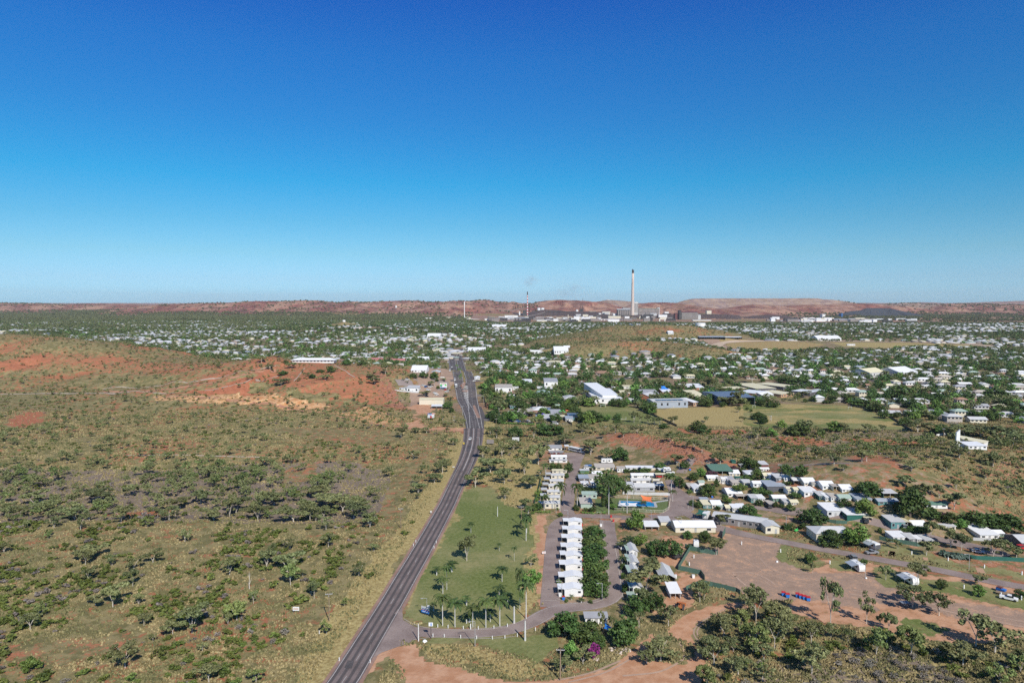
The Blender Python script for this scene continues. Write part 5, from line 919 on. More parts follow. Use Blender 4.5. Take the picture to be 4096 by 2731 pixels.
# small earth features: pads of concrete and gravel between the park bays
for zn, pts in [(Z7, [(395, 255), (450, 262), (440, 315), (378, 302)]), (Z7, [(720, 315), (775, 322), (775, 352), (725, 345)]), (Z7, [(1245, 415), (1320, 430), (1352, 480), (1268, 470)]), (Z3, [(120, 738), (180, 750), (158, 796), (103, 785)]), (Z3, [(900, 755), (960, 765), (950, 825), (885, 812)]), (Z3, [(1070, 1068), (1135, 1072), (1130, 1128), (1068, 1115)])]: pad('concrete_pad', zn, pts, simple('earth pad', (.48, .30, .19), .95, .1, .5) if 'earth pad' not in MATS else MATS['earth pad'], .05)

M_BERM = simple('pale track stones', (.46, .38, .30), .95, .3, .4)
for pts, w, m in [([(130, 904), (250, 901), (330, 900), (400, 903)], 2.0, 'b'), ([(235, 894), (330, 890), (430, 879), (520, 864), (600, 848), (640, 842)], 1.8, 'b'), ([(470, 897), (560, 881), (640, 863)], 1.3, 'b'), ([(240, 899), (330, 897), (440, 885), (540, 868), (640, 850)], 4.5, 't'), ([(0, 905), (130, 903), (300, 900)], 3.0, 'b'),
                  ([(380, 912), (520, 918), (640, 930), (760, 950), (860, 974), (980, 988), (1060, 990)], 4.5, 't'), ([(290, 1046), (400, 1044), (520, 1048), (640, 1050)], 1.6, 'b'), ([(700, 845), (690, 858), (675, 875)], 1.2, 'b'), ([(760, 835), (790, 850), (815, 866)], 1.2, 'b')]:
    ribbon('hill_track', [G(OV(*p)) for p in pts], w, M_BERM if m == 'b' else (MATS.get('red track earth') or simple('red track earth', (.42, .21, .13), .95, .2, .3)), .12 if m == 'b' else .06, step=4)

M_RUT = simple('pale wheel rut', (.45, .31, .225), .95, .25, .6)
for zn, pts, w in [(Z6, [(320, 470), (430, 455), (560, 480), (680, 530), (745, 590)], .7), (Z6, [(300, 500), (400, 520), (520, 500), (640, 540), (700, 600)], .6), (Z6, [(330, 480), (380, 540), (460, 600)], .7), (Z6, [(600, 330), (680, 430), (800, 480), (1000, 520), (1250, 560)], .8), (Z6, [(450, 330), (640, 470), (900, 560), (1200, 600)], .6), (Z7, [(0, 640), (400, 700), (900, 800), (1300, 880), (1730, 960)], .8), (Z7, [(0, 680), (400, 745), (900, 840), (1300, 925), (1730, 1010)], .8),
                   (Z4, [(1842, 880), (1640, 990), (1540, 1070), (1530, 1120), (1600, 1180)], .5), (Z4, [(1842, 900), (1660, 1005), (1560, 1085), (1560, 1120), (1620, 1170)], .5), (Z4, [(300, 1540), (600, 1480), (880, 1360)], .7), (Z4, [(400, 1560), (760, 1470), (960, 1350)], .6), (Z4, [(900, 1500), (1250, 1470), (1500, 1330), (1420, 1180)], .7)]:
    ribbon('wheel_rut', [F(zn(*p)) for p in pts], w, M_RUT, .03 if zn is not Z6 else .035, step=2)
for zn, pts in [(Z4, [(290, 790), (320, 815), (400, 835), (520, 845), (640, 835), (740, 800), (767, 740), (770, 620), (757, 480), (735, 330), (722, 200), (715, 80)]), (Z4, [(165, 805), (290, 812)]), (Z5, [(232, 1052), (270, 1090), (340, 1115), (500, 1138), (700, 1146), (900, 1140), (1080, 1118)]), (Z5, [(305, 1222), (470, 1196), (700, 1208), (950, 1214), (1150, 1190)]), (Z4, [(905, 800), (870, 560), (850, 420), (830, 330)]), (Z2, [(600, 1060), (600, 1110), (680, 1140)])]:
    ribbon('kerb', [F(zn(*p)) for p in pts], .28, M_MARKY, .13, step=2, cross=2)
pad('road_patch', W5, [(1091, 715), (1112, 650), (1146, 648), (1128, 715)], M_HWY2, .095); pad('road_patch', Z8, [(2160, 1130), (2180, 1082), (2222, 1086), (2205, 1134)], M_HWY2, .094)
# ---------------------------------------------------------------- hand-placed trees and palms
def T(zn, kind, lst, **k):
    for q in lst: tree(zn, q[0], q[1], q[2], q[3], kind, **k)
tree(Z8, 1205, 912, 735, 180, 'gumd', label='white twin-trunked gum standing alone in the lower left scrub'); tree(Z8, 785, 1128, 955, 170, 'gum', label='two leaning white trunks with thin foliage in the lower left scrub')
T(Z8, 'gum', [(190, 900, 775, 120), (1310, 1218, 1090, 170), (1160, 338, 262, 110), (840, 520, 430, 120), (340, 250, 175, 110), (1060, 205, 110, 130), (560, 205, 150, 80), (760, 215, 118, 150), (1820, 380, 320, 110), (2320, 252, 150, 130), (2220, 195, 90, 200), (1970, 695, 572, 80), (960, 970, 905, 50), (1705, 440, 340, 60), (1430, 865, 780, 50), (2045, 268, 178, 100), (1900, 560, 505, 60), (2250, 560, 470, 90)])
T(Z8, 'gumd', [(1440, 545, 438, 110), (1800, 525, 408, 180), (960, 470, 390, 110), (570, 440, 355, 160), (600, 740, 668, 130), (130, 180, 120, 120), (470, 200, 125, 150), (310, 150, 70, 140), (1840, 215, 118, 200), (1340, 205, 128, 150), (1260, 97, 10, 120), (1480, 160, 60, 150), (1620, 190, 105, 170), (1720, 110, 25, 140), (2150, 150, 40, 190), (2050, 120, 30, 160), (210, 110, 20, 150), (620, 95, 5, 160), (1130, 130, 50, 140), (1980, 60, -20, 150)])
T(Z8, 'bright', [(195, 1145, 1045, 120)], name='gum_tree', desc='low bright green tree')
T(Z5, 'palm', [(543, 1105, 845, 112), (642, 1116, 895, 110), (785, 1118, 935, 92), (890, 1120, 880, 112), (1002, 1110, 865, 112), (1213, 1050, 742, 118), (1163, 978, 638, 60), (1213, 425, 232, 80), (1218, 362, 205, 70), (1230, 262, 148, 62), (1020, 752, 632, 78), (545, 848, 715, 78), (577, 817, 622, 60), (770, 362, 275, 46), (1118, 588, 468, 34), (998, 506, 445, 34), (997, 905, 780, 82), (1065, 950, 840, 70), (925, 1075, 975, 80)])
T(Z5, 'palmS', [(495, 700, 608, 66), (617, 672, 562, 100), (470, 990, 895, 62), (735, 1086, 990, 75), (735, 942, 838, 72), (760, 1080, 1000, 60)])
tree(Z5, 737, 586, 372, 175, 'gum', label='wide pale gum with sparse crown on the palm lawn'); T(Z5, 'bright', [(1255, 762, 638, 148)]); T(Z5, 'gumd', [(1252, 632, 543, 98), (1210, 172, 78, 92)])
T(Z1, 'palm', [(325, 652, 400, 112), (548, 1158, 698, 150), (818, 1140, 712, 162), (1313, 1197, 655, 182), (1600, 1182, 738, 152), (2293, 872, 560, 172), (300, 1137, 890, 142), (2315, 1002, 822, 100), (1850, 1117, 1000, 90), (688, 1500, 1412, 80)])
tree(Z1, 1310, 885, 445, 430, 'dense', label='great dark fig tree rising over the middle of the caravan park')
T(Z1, 'dense', [(1490, 355, 118, 260), (440, 500, 358, 112), (530, 500, 383, 92), (682, 540, 368, 142), (650, 632, 532, 82), (1280, 1085, 870, 150), (955, 1152, 1083, 72), (1065, 1162, 1062, 112), (800, 1142, 1030, 102), (860, 622, 525, 84), (1705, 545, 475, 122), (1880, 548, 448, 160), (2080, 550, 500, 100), (1590, 545, 480, 100), (950, 835, 755, 190), (1050, 840, 775, 120), (1060, 585, 500, 90), (215, 1142, 990, 100), (150, 1150, 1008, 82)])
T(Z1, 'bright', [(1385, 1125, 1015, 142), (960, 582, 530, 112), (245, 762, 695, 52), (175, 1002, 918, 72), (555, 1232, 1162, 86), (200, 930, 785, 100), (505, 1125, 1085, 36), (120, 1200, 1150, 60), (1730, 1442, 1095, 292), (2055, 1290, 1250, 60)]); T(Z1, 'gumd', [(210, 420, 75, 310), (325, 155, -10, 210), (1030, 265, 48, 262), (100, 785, 570, 230), (620, 60, -60, 200), (1290, 350, 140, 180), (60, 1180, 1060, 90)]); T(Z1, 'palmS', [(1580, 702, 565, 132), (1770, 630, 565, 90), (1900, 632, 565, 90), (1060, 520, 430, 110), (240, 560, 480, 100)])
T(Z2, 'dense', [(160, 482, 368, 162), (550, 482, 342, 142), (910, 912, 698, 262), (462, 785, 583, 162), (1560, 480, 275, 310), (1700, 642, 465, 195), (1530, 662, 572, 205), (1735, 900, 750, 232), (1530, 1215, 1005, 235), (1460, 560, 450, 112), (680, 652, 530, 172), (2200, 1142, 1028, 132), (2060, 1092, 1028, 82), (1970, 1092, 978, 72), (1710, 1062, 950, 112), (600, 1568, 1442, 132), (860, 1568, 1440, 165), (1045, 765, 640, 84), (2280, 930, 850, 160), (660, 1060, 965, 110), (760, 1100, 970, 100), (1060, 1130, 1060, 90), (1850, 900, 800, 130)])
T(Z2, 'bright', [(800, 600, 452, 142), (1420, 842, 700, 212), (1205, 1035, 900, 152), (620, 870, 800, 90), (1680, 1240, 1185, 150)]); T(Z2, 'gumd', [(1110, 1375, 1185, 232), (1100, 420, 215, 250), (420, 430, 260, 220), (640, 380, 250, 110)]); T(Z2, 'palm', [(2110, 560, 430, 150), (2185, 692, 540, 122), (1165, 1020, 890, 100)])
for zn, a, b_, c, d in [(Z4, 635, 1335, 1170, 105), (Z4, 570, 1235, 1155, 80)]: 
    o = tree(zn, a, b_, c, d, 'dense', label='bougainvillea in magenta flower at the edge of the entrance trees' if a == 635 else 'magenta bougainvillea climbing into dark trees near the power pole', name='bougainvillea'); o['category'] = 'flowering shrub'; cr_ = [k for k in o.children if k.name.startswith('crown')][0]; cr_.data = (lambda m: (m.materials.clear(), m.materials.append(M_MAG), m)[2])(cr_.data.copy())
for zn, a, b_, c, d in [(Z2, 1320, 515, 430, 150), (Z2, 970, 590, 495, 160), (Z3, 1565, 760, 690, 110)]:
    o = tree(zn, a, b_, c, d, 'dense', desc='purple flowering bougainvillea', name='bougainvillea'); o['category'] = 'flowering shrub'; cr_ = [k for k in o.children if k.name.startswith('crown')][0]; me = cr_.data.copy(); me.materials.clear(); me.materials.append(MATS.get('dull bougainvillea') or foliage_mat('dull bougainvillea', (.04, .05, .02), (.20, .05, .12))); cr_.data = me
T(Z3, 'dense', [(880, 545, 388, 205), (1275, 745, 440, 262), (1290, 620, 440, 180), (650, 662, 560, 112), (350, 822, 640, 232), (530, 1012, 852, 222), (1880, 835, 668, 222), (2080, 855, 668, 285), (2200, 885, 700, 245), (250, 362, 238, 132), (110, 342, 240, 122), (1470, 760, 640, 150), (1640, 800, 690, 160), (1270, 880, 830, 150), (1380, 890, 835, 120), (130, 865, 795, 110), (270, 865, 790, 90)])
T(Z3, 'bright', [(850, 735, 550, 192), (780, 1018, 775, 242), (1750, 855, 748, 112)]); T(Z3, 'gumd', [(1470, 962, 768, 132), (1660, 1032, 842, 172), (1760, 1062, 898, 152), (1430, 1112, 965, 162), (1160, 1052, 958, 82), (1690, 682, 498, 205), (2060, 1125, 958, 182), (2150, 1112, 960, 152), (2280, 1132, 1018, 152), (1230, 462, 345, 152), (1400, 602, 415, 142), (1070, 1010, 948, 60)])
T(Z3, 'gum', [(2060, 268, 138, 162), (390, 195, 82, 132), (560, 245, 170, 132), (650, 312, 250, 102), (1740, 192, 80, 150), (1620, 332, 220, 92), (1990, 392, 298, 102), (1710, 492, 380, 112), (1550, 570, 440, 120), (1290, 310, 215, 170), (820, 230, 110, 170), (1135, 160, 60, 90), (1930, 660, 590, 60)]); T(Z3, 'palmS', [(592, 1035, 930, 90)]); T(Z3, 'dense', [(992, 900, 838, 42)])
T(Z4, 'dense', [(640, 232, 108, 182), (640, 335, 188, 212), (645, 425, 260, 222), (640, 525, 368, 222), (645, 625, 440, 232), (645, 705, 520, 232), (650, 755, 608, 212), (370, 1135, 878, 272), (300, 1095, 938, 152), (560, 1185, 978, 262), (650, 1245, 1078, 182), (905, 1205, 898, 252), (1020, 935, 730, 192), (1180, 885, 700, 202), (1210, 392, 222, 162), (1335, 402, 222, 192), (1500, 242, 158, 82), (1655, 270, 155, 95), (1510, 330, 278, 50), (605, 832, 793, 42), (380, 822, 788, 32), (900, 525, 455, 40), (905, 612, 560, 36), (915, 738, 660, 36), (1170, 390, 325, 90)])
T(Z4, 'bright', [(430, 1355, 1148, 162), (1070, 302, 172, 132), (310, 650, 605, 50)]); T(Z4, 'gumd', [(1110, 765, 500, 335), (1160, 545, 398, 152), (1760, 385, 228, 162), (535, 1400, 1238, 182), (1080, 880, 690, 160), (350, 1465, 1338, 182), (1040, 660, 540, 150)])
T(Z4, 'gum', [(1610, 825, 618, 172), (1320, 1045, 828, 205), (710, 1115, 898, 84), (795, 1065, 938, 84), (1250, 1362, 1168, 330), (1120, 1385, 1250, 230), (1740, 1402, 1165, 300), (1800, 1105, 918, 200), (1050, 1060, 900, 120)]); T(Z4, 'palmS', [(965, 302, 190, 132), (895, 335, 248, 112), (895, 475, 378, 92), (430, 802, 738, 52), (520, 828, 768, 62)])
tree(Z6, 1295, 1002, 512, 240, 'gum', label='tallest white-trunked gum beside the bare burnt patch near the bins'); tree(Z6, 1655, 977, 685, 172, 'gum', label='slender white-trunked gum right of the tallest gum'); tree(Z6, 510, 852, 598, 262, 'gum', label='open gum leaning over the green fence below the gravel yard')
T(Z6, 'gumd', [(455, 935, 838, 132), (1120, 478, 362, 62)]); T(Z6, 'dense', [(1100, 375, 242, 112), (1622, 398, 313, 66)]); T(Z6, 'gum', [(740, 1228, 900, 260), (240, 1122, 900, 300), (330, 1252, 1128, 240), (1105, 1168, 948, 250), (1110, 1475, 1178, 350), (40, 735, 545, 150), (590, 1160, 960, 220), (860, 1080, 900, 180), (100, 1330, 1150, 260), (380, 1480, 1290, 300), (620, 1540, 1380, 260), (1470, 1160, 1010, 160), (1300, 1110, 980, 170)])
T(Z7, 'gumd', [(355, 542, 383, 116), (680, 562, 378, 182), (1280, 602, 493, 122), (385, 1052, 853, 132)]); T(Z7, 'dense', [(910, 632, 513, 96), (1690, 717, 617, 102)]); T(Z7, 'bright', [(1280, 702, 573, 112)])
tree(Z7, 620, 817, 592, 340, 'gum', label='broad shady gum leaning over the dark trailer'); tree(Z7, 885, 897, 658, 262, 'gum', label='forked gum right of the dark trailer'); tree(Z7, 1250, 1202, 868, 400, 'gum', label='wide dark-limbed gum with a long shadow beside the dirt road'); tree(Z7, 1440, 1262, 942, 470, 'gum', label='widest spreading gum at the lower right edge of the scrub')
T(Z7, 'gum', [(295, 1002, 868, 76), (365, 1202, 1038, 142), (1700, 1360, 1220, 160)])
T(W5, 'gumd', [(1180, 1052, 888, 212), (1320, 912, 778, 262), (1450, 1022, 858, 152), (1700, 1062, 932, 172), (1640, 932, 778, 132), (970, 662, 583, 80), (895, 862, 778, 102), (870, 922, 798, 132), (795, 1012, 918, 132), (480, 592, 488, 112), (620, 542, 488, 92), (1430, 760, 640, 160), (1250, 780, 660, 120), (1540, 700, 610, 130), (640, 1110, 1010, 150)])
T(W5, 'gum', [(1380, 592, 478, 122), (1510, 572, 488, 92), (1730, 592, 478, 122), (2020, 652, 558, 182), (720, 545, 480, 102), (600, 792, 698, 122), (1320, 560, 480, 100), (1880, 560, 470, 120), (2180, 540, 460, 120), (2270, 700, 600, 140)]); 
T(W6, 'gum', [(1290, 548, 475, 150), (1085, 548, 440, 140), (1600, 630, 540, 130), (780, 540, 440, 130), (1160, 585, 520, 100), (965, 595, 530, 90), (1745, 690, 590, 130), (1830, 700, 600, 110), (1900, 730, 620, 130)])
for zn, a, b_, c, d in [(W5, 1460, 1168, 1058, 145)]: tree(zn, a, b_, c, d, 'gum', label='bare grey tree at the top edge of the lawn')
T(K5, 'gumd', [(400, 682, 528, 335), (560, 422, 268, 152), (900, 292, 203, 172), (1050, 802, 688, 172), (930, 702, 618, 122), (850, 1312, 1178, 122), (1400, 1472, 1248, 112), (1210, 1370, 1270, 100)]); T(K5, 'dense', [(985, 1002, 798, 235), (1080, 1112, 948, 122), (640, 232, 20, 220), (700, 300, 200, 100), (735, 492, 388, 92), (90, 200, 60, 200), (350, 200, 20, 220)]); T(K5, 'bright', [(1900, 482, 328, 255)]); T(K5, 'dense', [(1990, 642, 438, 255), (2060, 380, 180, 200)])
T(K6, 'bright', [(990, 442, 198, 272), (1780, 202, -20, 330), (700, 182, 8, 232), (210, 402, 248, 240), (500, 922, 778, 152)]); T(K6, 'dense', [(1230, 442, 303, 202), (1620, 605, 348, 405), (1980, 692, 513, 272), (960, 202, 58, 182), (2230, 905, 748, 300), (2080, 252, 88, 172), (60, 382, 98, 202), (1500, 560, 300, 200), (1080, 220, 100, 150)]); T(K6, 'gumd', [(1160, 622, 398, 435), (860, 632, 448, 232), (270, 802, 428, 342), (190, 622, 398, 302), (1010, 852, 738, 252), (1700, 420, 200, 260), (1950, 370, 190, 280)]); T(K6, 'gum', [(820, 872, 658, 202), (1060, 1052, 928, 172), (1270, 1052, 898, 262)])
T(K7, 'bright', [(210, 692, 468, 232), (510, 642, 523, 142)]); T(K7, 'dense', [(385, 662, 563, 92), (660, 622, 503, 132), (665, 682, 598, 122), (430, 412, 358, 92), (275, 412, 338, 92), (945, 292, 153, 172), (1500, 162, 73, 182), (1980, 227, 153, 122), (40, 180, 60, 150)]); T(K7, 'gumd', [(925, 672, 473, 132), (1145, 682, 548, 112), (1250, 702, 568, 162), (1330, 712, 583, 102), (1530, 282, 158, 102), (1690, 212, 78, 132), (2130, 132, -22, 172), (1260, 172, -22, 245), (330, 112, -5, 222), (960, 432, 328, 132), (1060, 482, 388, 92), (1340, 90, -20, 150)]); T(K7, 'gum', [(1020, 662, 528, 82), (1545, 702, 553, 182), (2055, 652, 563, 82), (820, 240, 140, 120)])
T(K8, 'gumd', [(170, 292, 108, 182), (520, 222, 78, 132), (820, 202, 18, 182), (480, 562, 413, 172), (575, 560, 328, 192), (660, 562, 428, 112)]); T(K8, 'gum', [(600, 662, 568, 142), (665, 812, 718, 112), (1300, 512, 448, 82), (1510, 482, 348, 122), (1410, 470, 330, 100), (95, 822, 728, 72), (1225, 887, 813, 82)]); T(K8, 'dense', [(740, 622, 573, 52), (800, 662, 588, 42), (910, 782, 638, 155), (985, 842, 688, 142), (1060, 492, 433, 82), (870, 482, 383, 122), (1650, 502, 438, 72), (1790, 492, 378, 132), (1880, 472, 338, 122), (1960, 527, 458, 82), (2030, 402, 268, 192), (1350, 212, 78, 262), (1560, 242, 98, 302), (1440, 342, 218, 182), (1600, 200, 60, 200), (1050, 370, 330, 150)]); T(K8, 'gumd', [(1630, 430, 320, 180), (2110, 523, 388, 132), (1750, 912, 823, 52), (2210, 941, 838, 182)])
T(W7, 'dense', [(700, 242, 163, 72), (830, 232, 148, 122), (990, 272, 188, 172), (1080, 312, 228, 122), (1160, 372, 288, 92), (1330, 432, 348, 112), (1640, 502, 408, 122), (1310, 202, 68, 205), (1600, 222, 148, 132), (2110, 202, 88, 152), (1960, 282, 223, 82), (70, 382, 308, 112), (110, 417, 348, 72), (1500, 225, 138, 165), (1370, 275, 225, 110)]); T(W7, 'bright', [(1415, 382, 303, 92), (1610, 320, 275, 90)])
T(W7, 'gumd', [(1440, 492, 388, 182), (1560, 492, 438, 92), (790, 482, 408, 102), (1010, 492, 413, 102), (1140, 492, 428, 62), (1840, 532, 418, 232), (1980, 532, 428, 252), (2140, 592, 428, 252), (1440, 202, 88, 152), (2080, 362, 278, 132), (2260, 600, 480, 160)]); T(W7, 'gum', [(60, 542, 438, 132), (570, 712, 608, 132), (1245, 687, 588, 72), (720, 772, 668, 112), (1790, 702, 598, 152), (2085, 782, 652, 132), (1690, 830, 740, 90), (2025, 890, 800, 90), (1000, 740, 640, 150)])
T(H2, 'dense', [(270, 702, 662, 64), (590, 780, 748, 72), (690, 780, 712, 66), (835, 712, 652, 78), (975, 718, 665, 78), (250, 800, 760, 90), (520, 830, 785, 66)], name='shade_tree'); T(H2, 'gumd', [(330, 742, 680, 92), (50, 690, 620, 82), (640, 850, 795, 90), (1190, 800, 690, 80), (1080, 850, 795, 110), (130, 760, 700, 70), (210, 640, 610, 80), (1090, 890, 820, 110), (230, 900, 835, 150)])
dead = empty('dead_tree', G(Z8(1565, 640))); dead['category'] = 'tree'; dead['label'] = 'bare white dead gum in the left scrub'; k = G(Z8(1565, 640))[1] / FPX / 1.568; b = MB()
b.tube([(0, 0, -.1), (-.1, 0, 45 * k), (.1, 0, 75 * k), (0, 0, 120 * k)], [.16, .13, .09, .03], 6); b.tube([(0, 0, 40 * k), (.5, .2, 62 * k), (.9, .2, 80 * k)], [.09, .06, .02], 5); b.tube([(.05, 0, 78 * k), (-.5, 0, 105 * k)], [.05, .015], 4); b.tube([(.05, 0, 85 * k), (.6, 0, 112 * k)], [.05, .015], 4); b.build('trunk', M_BARKW, dead)
# ---------------------------------------------------------------- vehicles
def wheels(root, xs, w, r_, z=None):
    for x in xs:
        for s in (-1, 1): q = MB(); q.tube([(x, s * w / 2 - .12 * s, r_), (x, s * w / 2 + .03 * s, r_)], r_, 10); q.build('wheel', C_BLACK, root)
def prism(b, prof, y0, y1):
    n = len(prof); v = [(x, y0, z) for x, z in prof] + [(x, y1, z) for x, z in prof]; b.mesh(v, [tuple(range(n)), tuple(range(n, 2 * n))[::-1]] + [(i, i + n, (i + 1) % n + n, (i + 1) % n) for i in range(n)])
CARK = {C_WHITE: 'white', C_STEEL: 'black', C_BLUE: 'dark blue', C_SILV: 'silver', C_RED: 'red'}
def car(g, yaw, paint, kind='car', desc=None, label=None, sc_=1.0):
    o = empty('parked_car' if kind != 'truck' else 'truck', g, R(yaw)); o['category'] = 'car' if kind in ('car', 'suv') else kind; o.scale = (sc_,) * 3
    if label: o['label'] = label
    else: want_label(o, desc or f"{CARK[paint]} {kind}", g[0], g[1])
    q = MB()
    if kind == 'car': body = [(-2.2, .35), (2.2, .35), (2.25, .75), (1.3, .92), (-2.1, .95), (-2.25, .7)]; cab = [(-1.7, .94), (.95, .93), (.35, 1.42), (-1.25, 1.44)]; w = 1.8; ws = (-1.35, 1.4)
    elif kind == 'suv': body = [(-2.3, .4), (2.3, .4), (2.3, 1.0), (1.2, 1.12), (-2.3, 1.12)]; cab = [(-2.25, 1.12), (.95, 1.12), (.35, 1.78), (-2.15, 1.8)]; w = 1.9; ws = (-1.4, 1.45)
    elif kind == 'ute': body = [(-2.6, .5), (2.5, .5), (2.5, 1.05), (1.4, 1.15), (-2.6, 1.1)]; cab = [(-.6, 1.14), (1.25, 1.14), (.7, 1.75), (-.45, 1.78)]; w = 1.85; ws = (-1.6, 1.6)
    elif kind == 'van': body = [(-2.5, .4), (2.5, .4), (2.5, 1.1), (1.9, 1.3), (-2.5, 1.3)]; cab = [(-2.5, 1.3), (1.85, 1.3), (1.3, 2.2), (-2.45, 2.25)]; w = 1.9; ws = (-1.6, 1.6)
    else: body = [(-3.4, .7), (3.2, .7), (3.2, 1.4), (-3.4, 1.4)]; cab = [(1.3, 1.4), (3.15, 1.4), (3.0, 2.6), (1.3, 2.65)]; w = 2.3; ws = (-2.2, 2.2)
    prism(q, body, -w / 2, w / 2); q.build('body', paint, o); q = MB(); prism(q, cab, -w / 2 + .12, w / 2 - .12); q.build('windows', C_GLASS, o); q = MB(); t = cab[-1][1]; q.box(cab[-1][0] - .02, cab[-2][0] + .02, -w / 2 + .1, w / 2 - .1, t - .03, t + .05); q.build('roof', paint, o)
    if kind == 'truck': q = MB(); q.box(-3.5, 1.1, -1.2, 1.2, 1.0, 3.3); q.build('cargo_box', C_WHITE, o)
    wheels(o, ws, w, .34 if kind == 'car' else .42)
    for s in (-1, 1): q = MB(); q.box(body[1][0] - .02, body[1][0] + .05, s * w * .36 - .15, s * w * .36 + .15, .62, .8); q.build('headlight', C_GALV, o)
    return o
def at_(zn, x, y): return G(zn(x, y))
car(at_(W5, 1131, 606), -98, C_WHITE, 'car', label='white car driving along the highway bend'); car(at_(K5, 1172, 268), -86, C_WHITE, 'van', label='white van on the left carriageway beyond the crossing'); car(at_(K5, 1205, 445), -86, C_WHITE, 'truck', label='white box truck on the left carriageway'); car(at_(K5, 1470, 385), 92, C_STEEL, 'car', label='black car on the right carriageway'); car(at_(K5, 1660, 295), 178, C_WHITE, 'car', label='white car waiting at the cross street')
for x, y, a, p, k in [(355, 420, 10, C_WHITE, 'suv'), (422, 445, 60, C_BLUE, 'suv'), (523, 400, 15, C_STEEL, 'suv'), (535, 450, 25, C_WHITE, 'ute'), (965, 575, 178, C_WHITE, 'suv'), (695, 655, 10, C_WHITE, 'suv'), (655, 615, 10, C_WHITE, 'suv'), (240, 500, 40, C_WHITE, 'car'), (480, 530, 12, C_WHITE, 'suv'), (1050, 28, 88, C_WHITE, 'ute'), (185, 512, 10, C_WHITE, 'ute')]: car(at_(K5, x, y), a, p, k)
for x, y, p, k in [(555, 975, C_BLUE, 'suv'), (645, 982, C_WHITE, 'car'), (730, 985, C_BLUE, 'suv'), (825, 992, C_STEEL, 'car'), (908, 990, C_STEEL, 'suv'), (955, 975, C_WHITE, 'car')]: car(at_(K6, x, y), -25, p, k)
car(at_(K6, 1590, 1040), -20, C_WHITE, 'van'); 
for x, y, p in [(1900, 50, C_SILV), (1965, 45, C_RED), (2035, 40, C_SILV), (2195, 165, C_WHITE), (2240, 175, C_WHITE), (480, 565, C_WHITE), (2215, 45, C_WHITE)]: car(at_(K6, x, y), 80, p, 'car')
for x, y, p, k in [(610, 150, C_WHITE, 'truck'), (655, 165, C_RED, 'ute'), (690, 180, C_WHITE, 'ute'), (720, 190, C_WHITE, 'ute'), (150, 225, C_WHITE, 'ute'), (100, 215, C_WHITE, 'truck'), (95, 115, C_WHITE, 'car'), (120, 118, C_WHITE, 'car'), (1120, 370, C_WHITE, 'van'), (1090, 392, C_WHITE, 'car'), (2230, 68, C_WHITE, 'car'), (25, 300, C_WHITE, 'ute')]: car(at_(K7, x, y), -60, p, k)
for x, y, a, p in [(1800, 735, -88, C_WHITE), (1803, 755, -88, C_STEEL), (1780, 765, -88, C_WHITE), (1922, 700, 92, C_WHITE), (1918, 680, 92, C_STEEL), (1790, 605, -80, C_WHITE), (1390, 850, 5, C_WHITE), (1765, 690, -88, C_WHITE)]: car(at_(H2, x, y), a, p, 'suv')
for x, y in [(480, 862), (835, 835), (1190, 905)]: car(at_(H4, x, y), 0, C_WHITE, 'car')
car(at_(W7, 600, 55), 175, C_WHITE, 'car'); car(at_(W7, 1710, 185), 0, C_STEEL, 'car'); car(at_(Z1, 2280, 560), -10, C_WHITE, 'suv', label='white wagon parked behind the cream carport'); car(at_(Z1, 2110, 622), 0, C_RED, 'suv', label='red wagon under the cream carport'); car(at_(Z1, 980, 485), 0, C_WHITE, 'suv', label='white wagon under the blue carport')
car(at_(Z1, 2085, 722), 5, C_WHITE, 'ute', label='white ute beneath the cream shade sail'); car(at_(Z2, 890, 1262), 60, C_WHITE, 'truck', label='white truck half under the dark green shade cloth'); car(at_(Z2, 1872, 1092), 80, C_STEEL, 'suv', label='dark wagon under the tan carport'); car(at_(Z2, 1400, 1150), 30, C_WHITE, 'suv', label='white wagon under the white roofed carport'); car(at_(Z3, 855, 795), 75, C_STEEL, 'suv', label='dark wagon in the cream canvas carport')
car(at_(Z7, 215, 285), 188, C_SILV, 'ute', label='silver double cab ute parked beside the dark fronted caravan'); car(at_(Z7, 1580, 742), -38, C_WHITE, 'ute', label='white ute hitched ahead of the flat trailer'); car(at_(Z6, 1520, 335), 85, C_SILV, 'suv', label='silver wagon with raised canopy behind the caravan'); car(at_(Z3, 1920, 1085), -30, C_WHITE, 'car', label='white car half hidden behind the agave hedge'); car(at_(Z3, 2330, 1050), 20, C_RED, 'suv', label='red vehicle in front of the low grey shed'); car(at_(Z4, 885, 330), -80, C_WHITE, 'suv', label='white wagon parked under palms by the exit lane'); car(at_(Z3, 1215, 850), 80, C_SILV, 'suv', label='silver wagon in the cream gabled carport'); car(at_(Z3, 1480, 758), 60, C_STEEL, 'suv', label='dark vehicle in the shade of the tall trees')
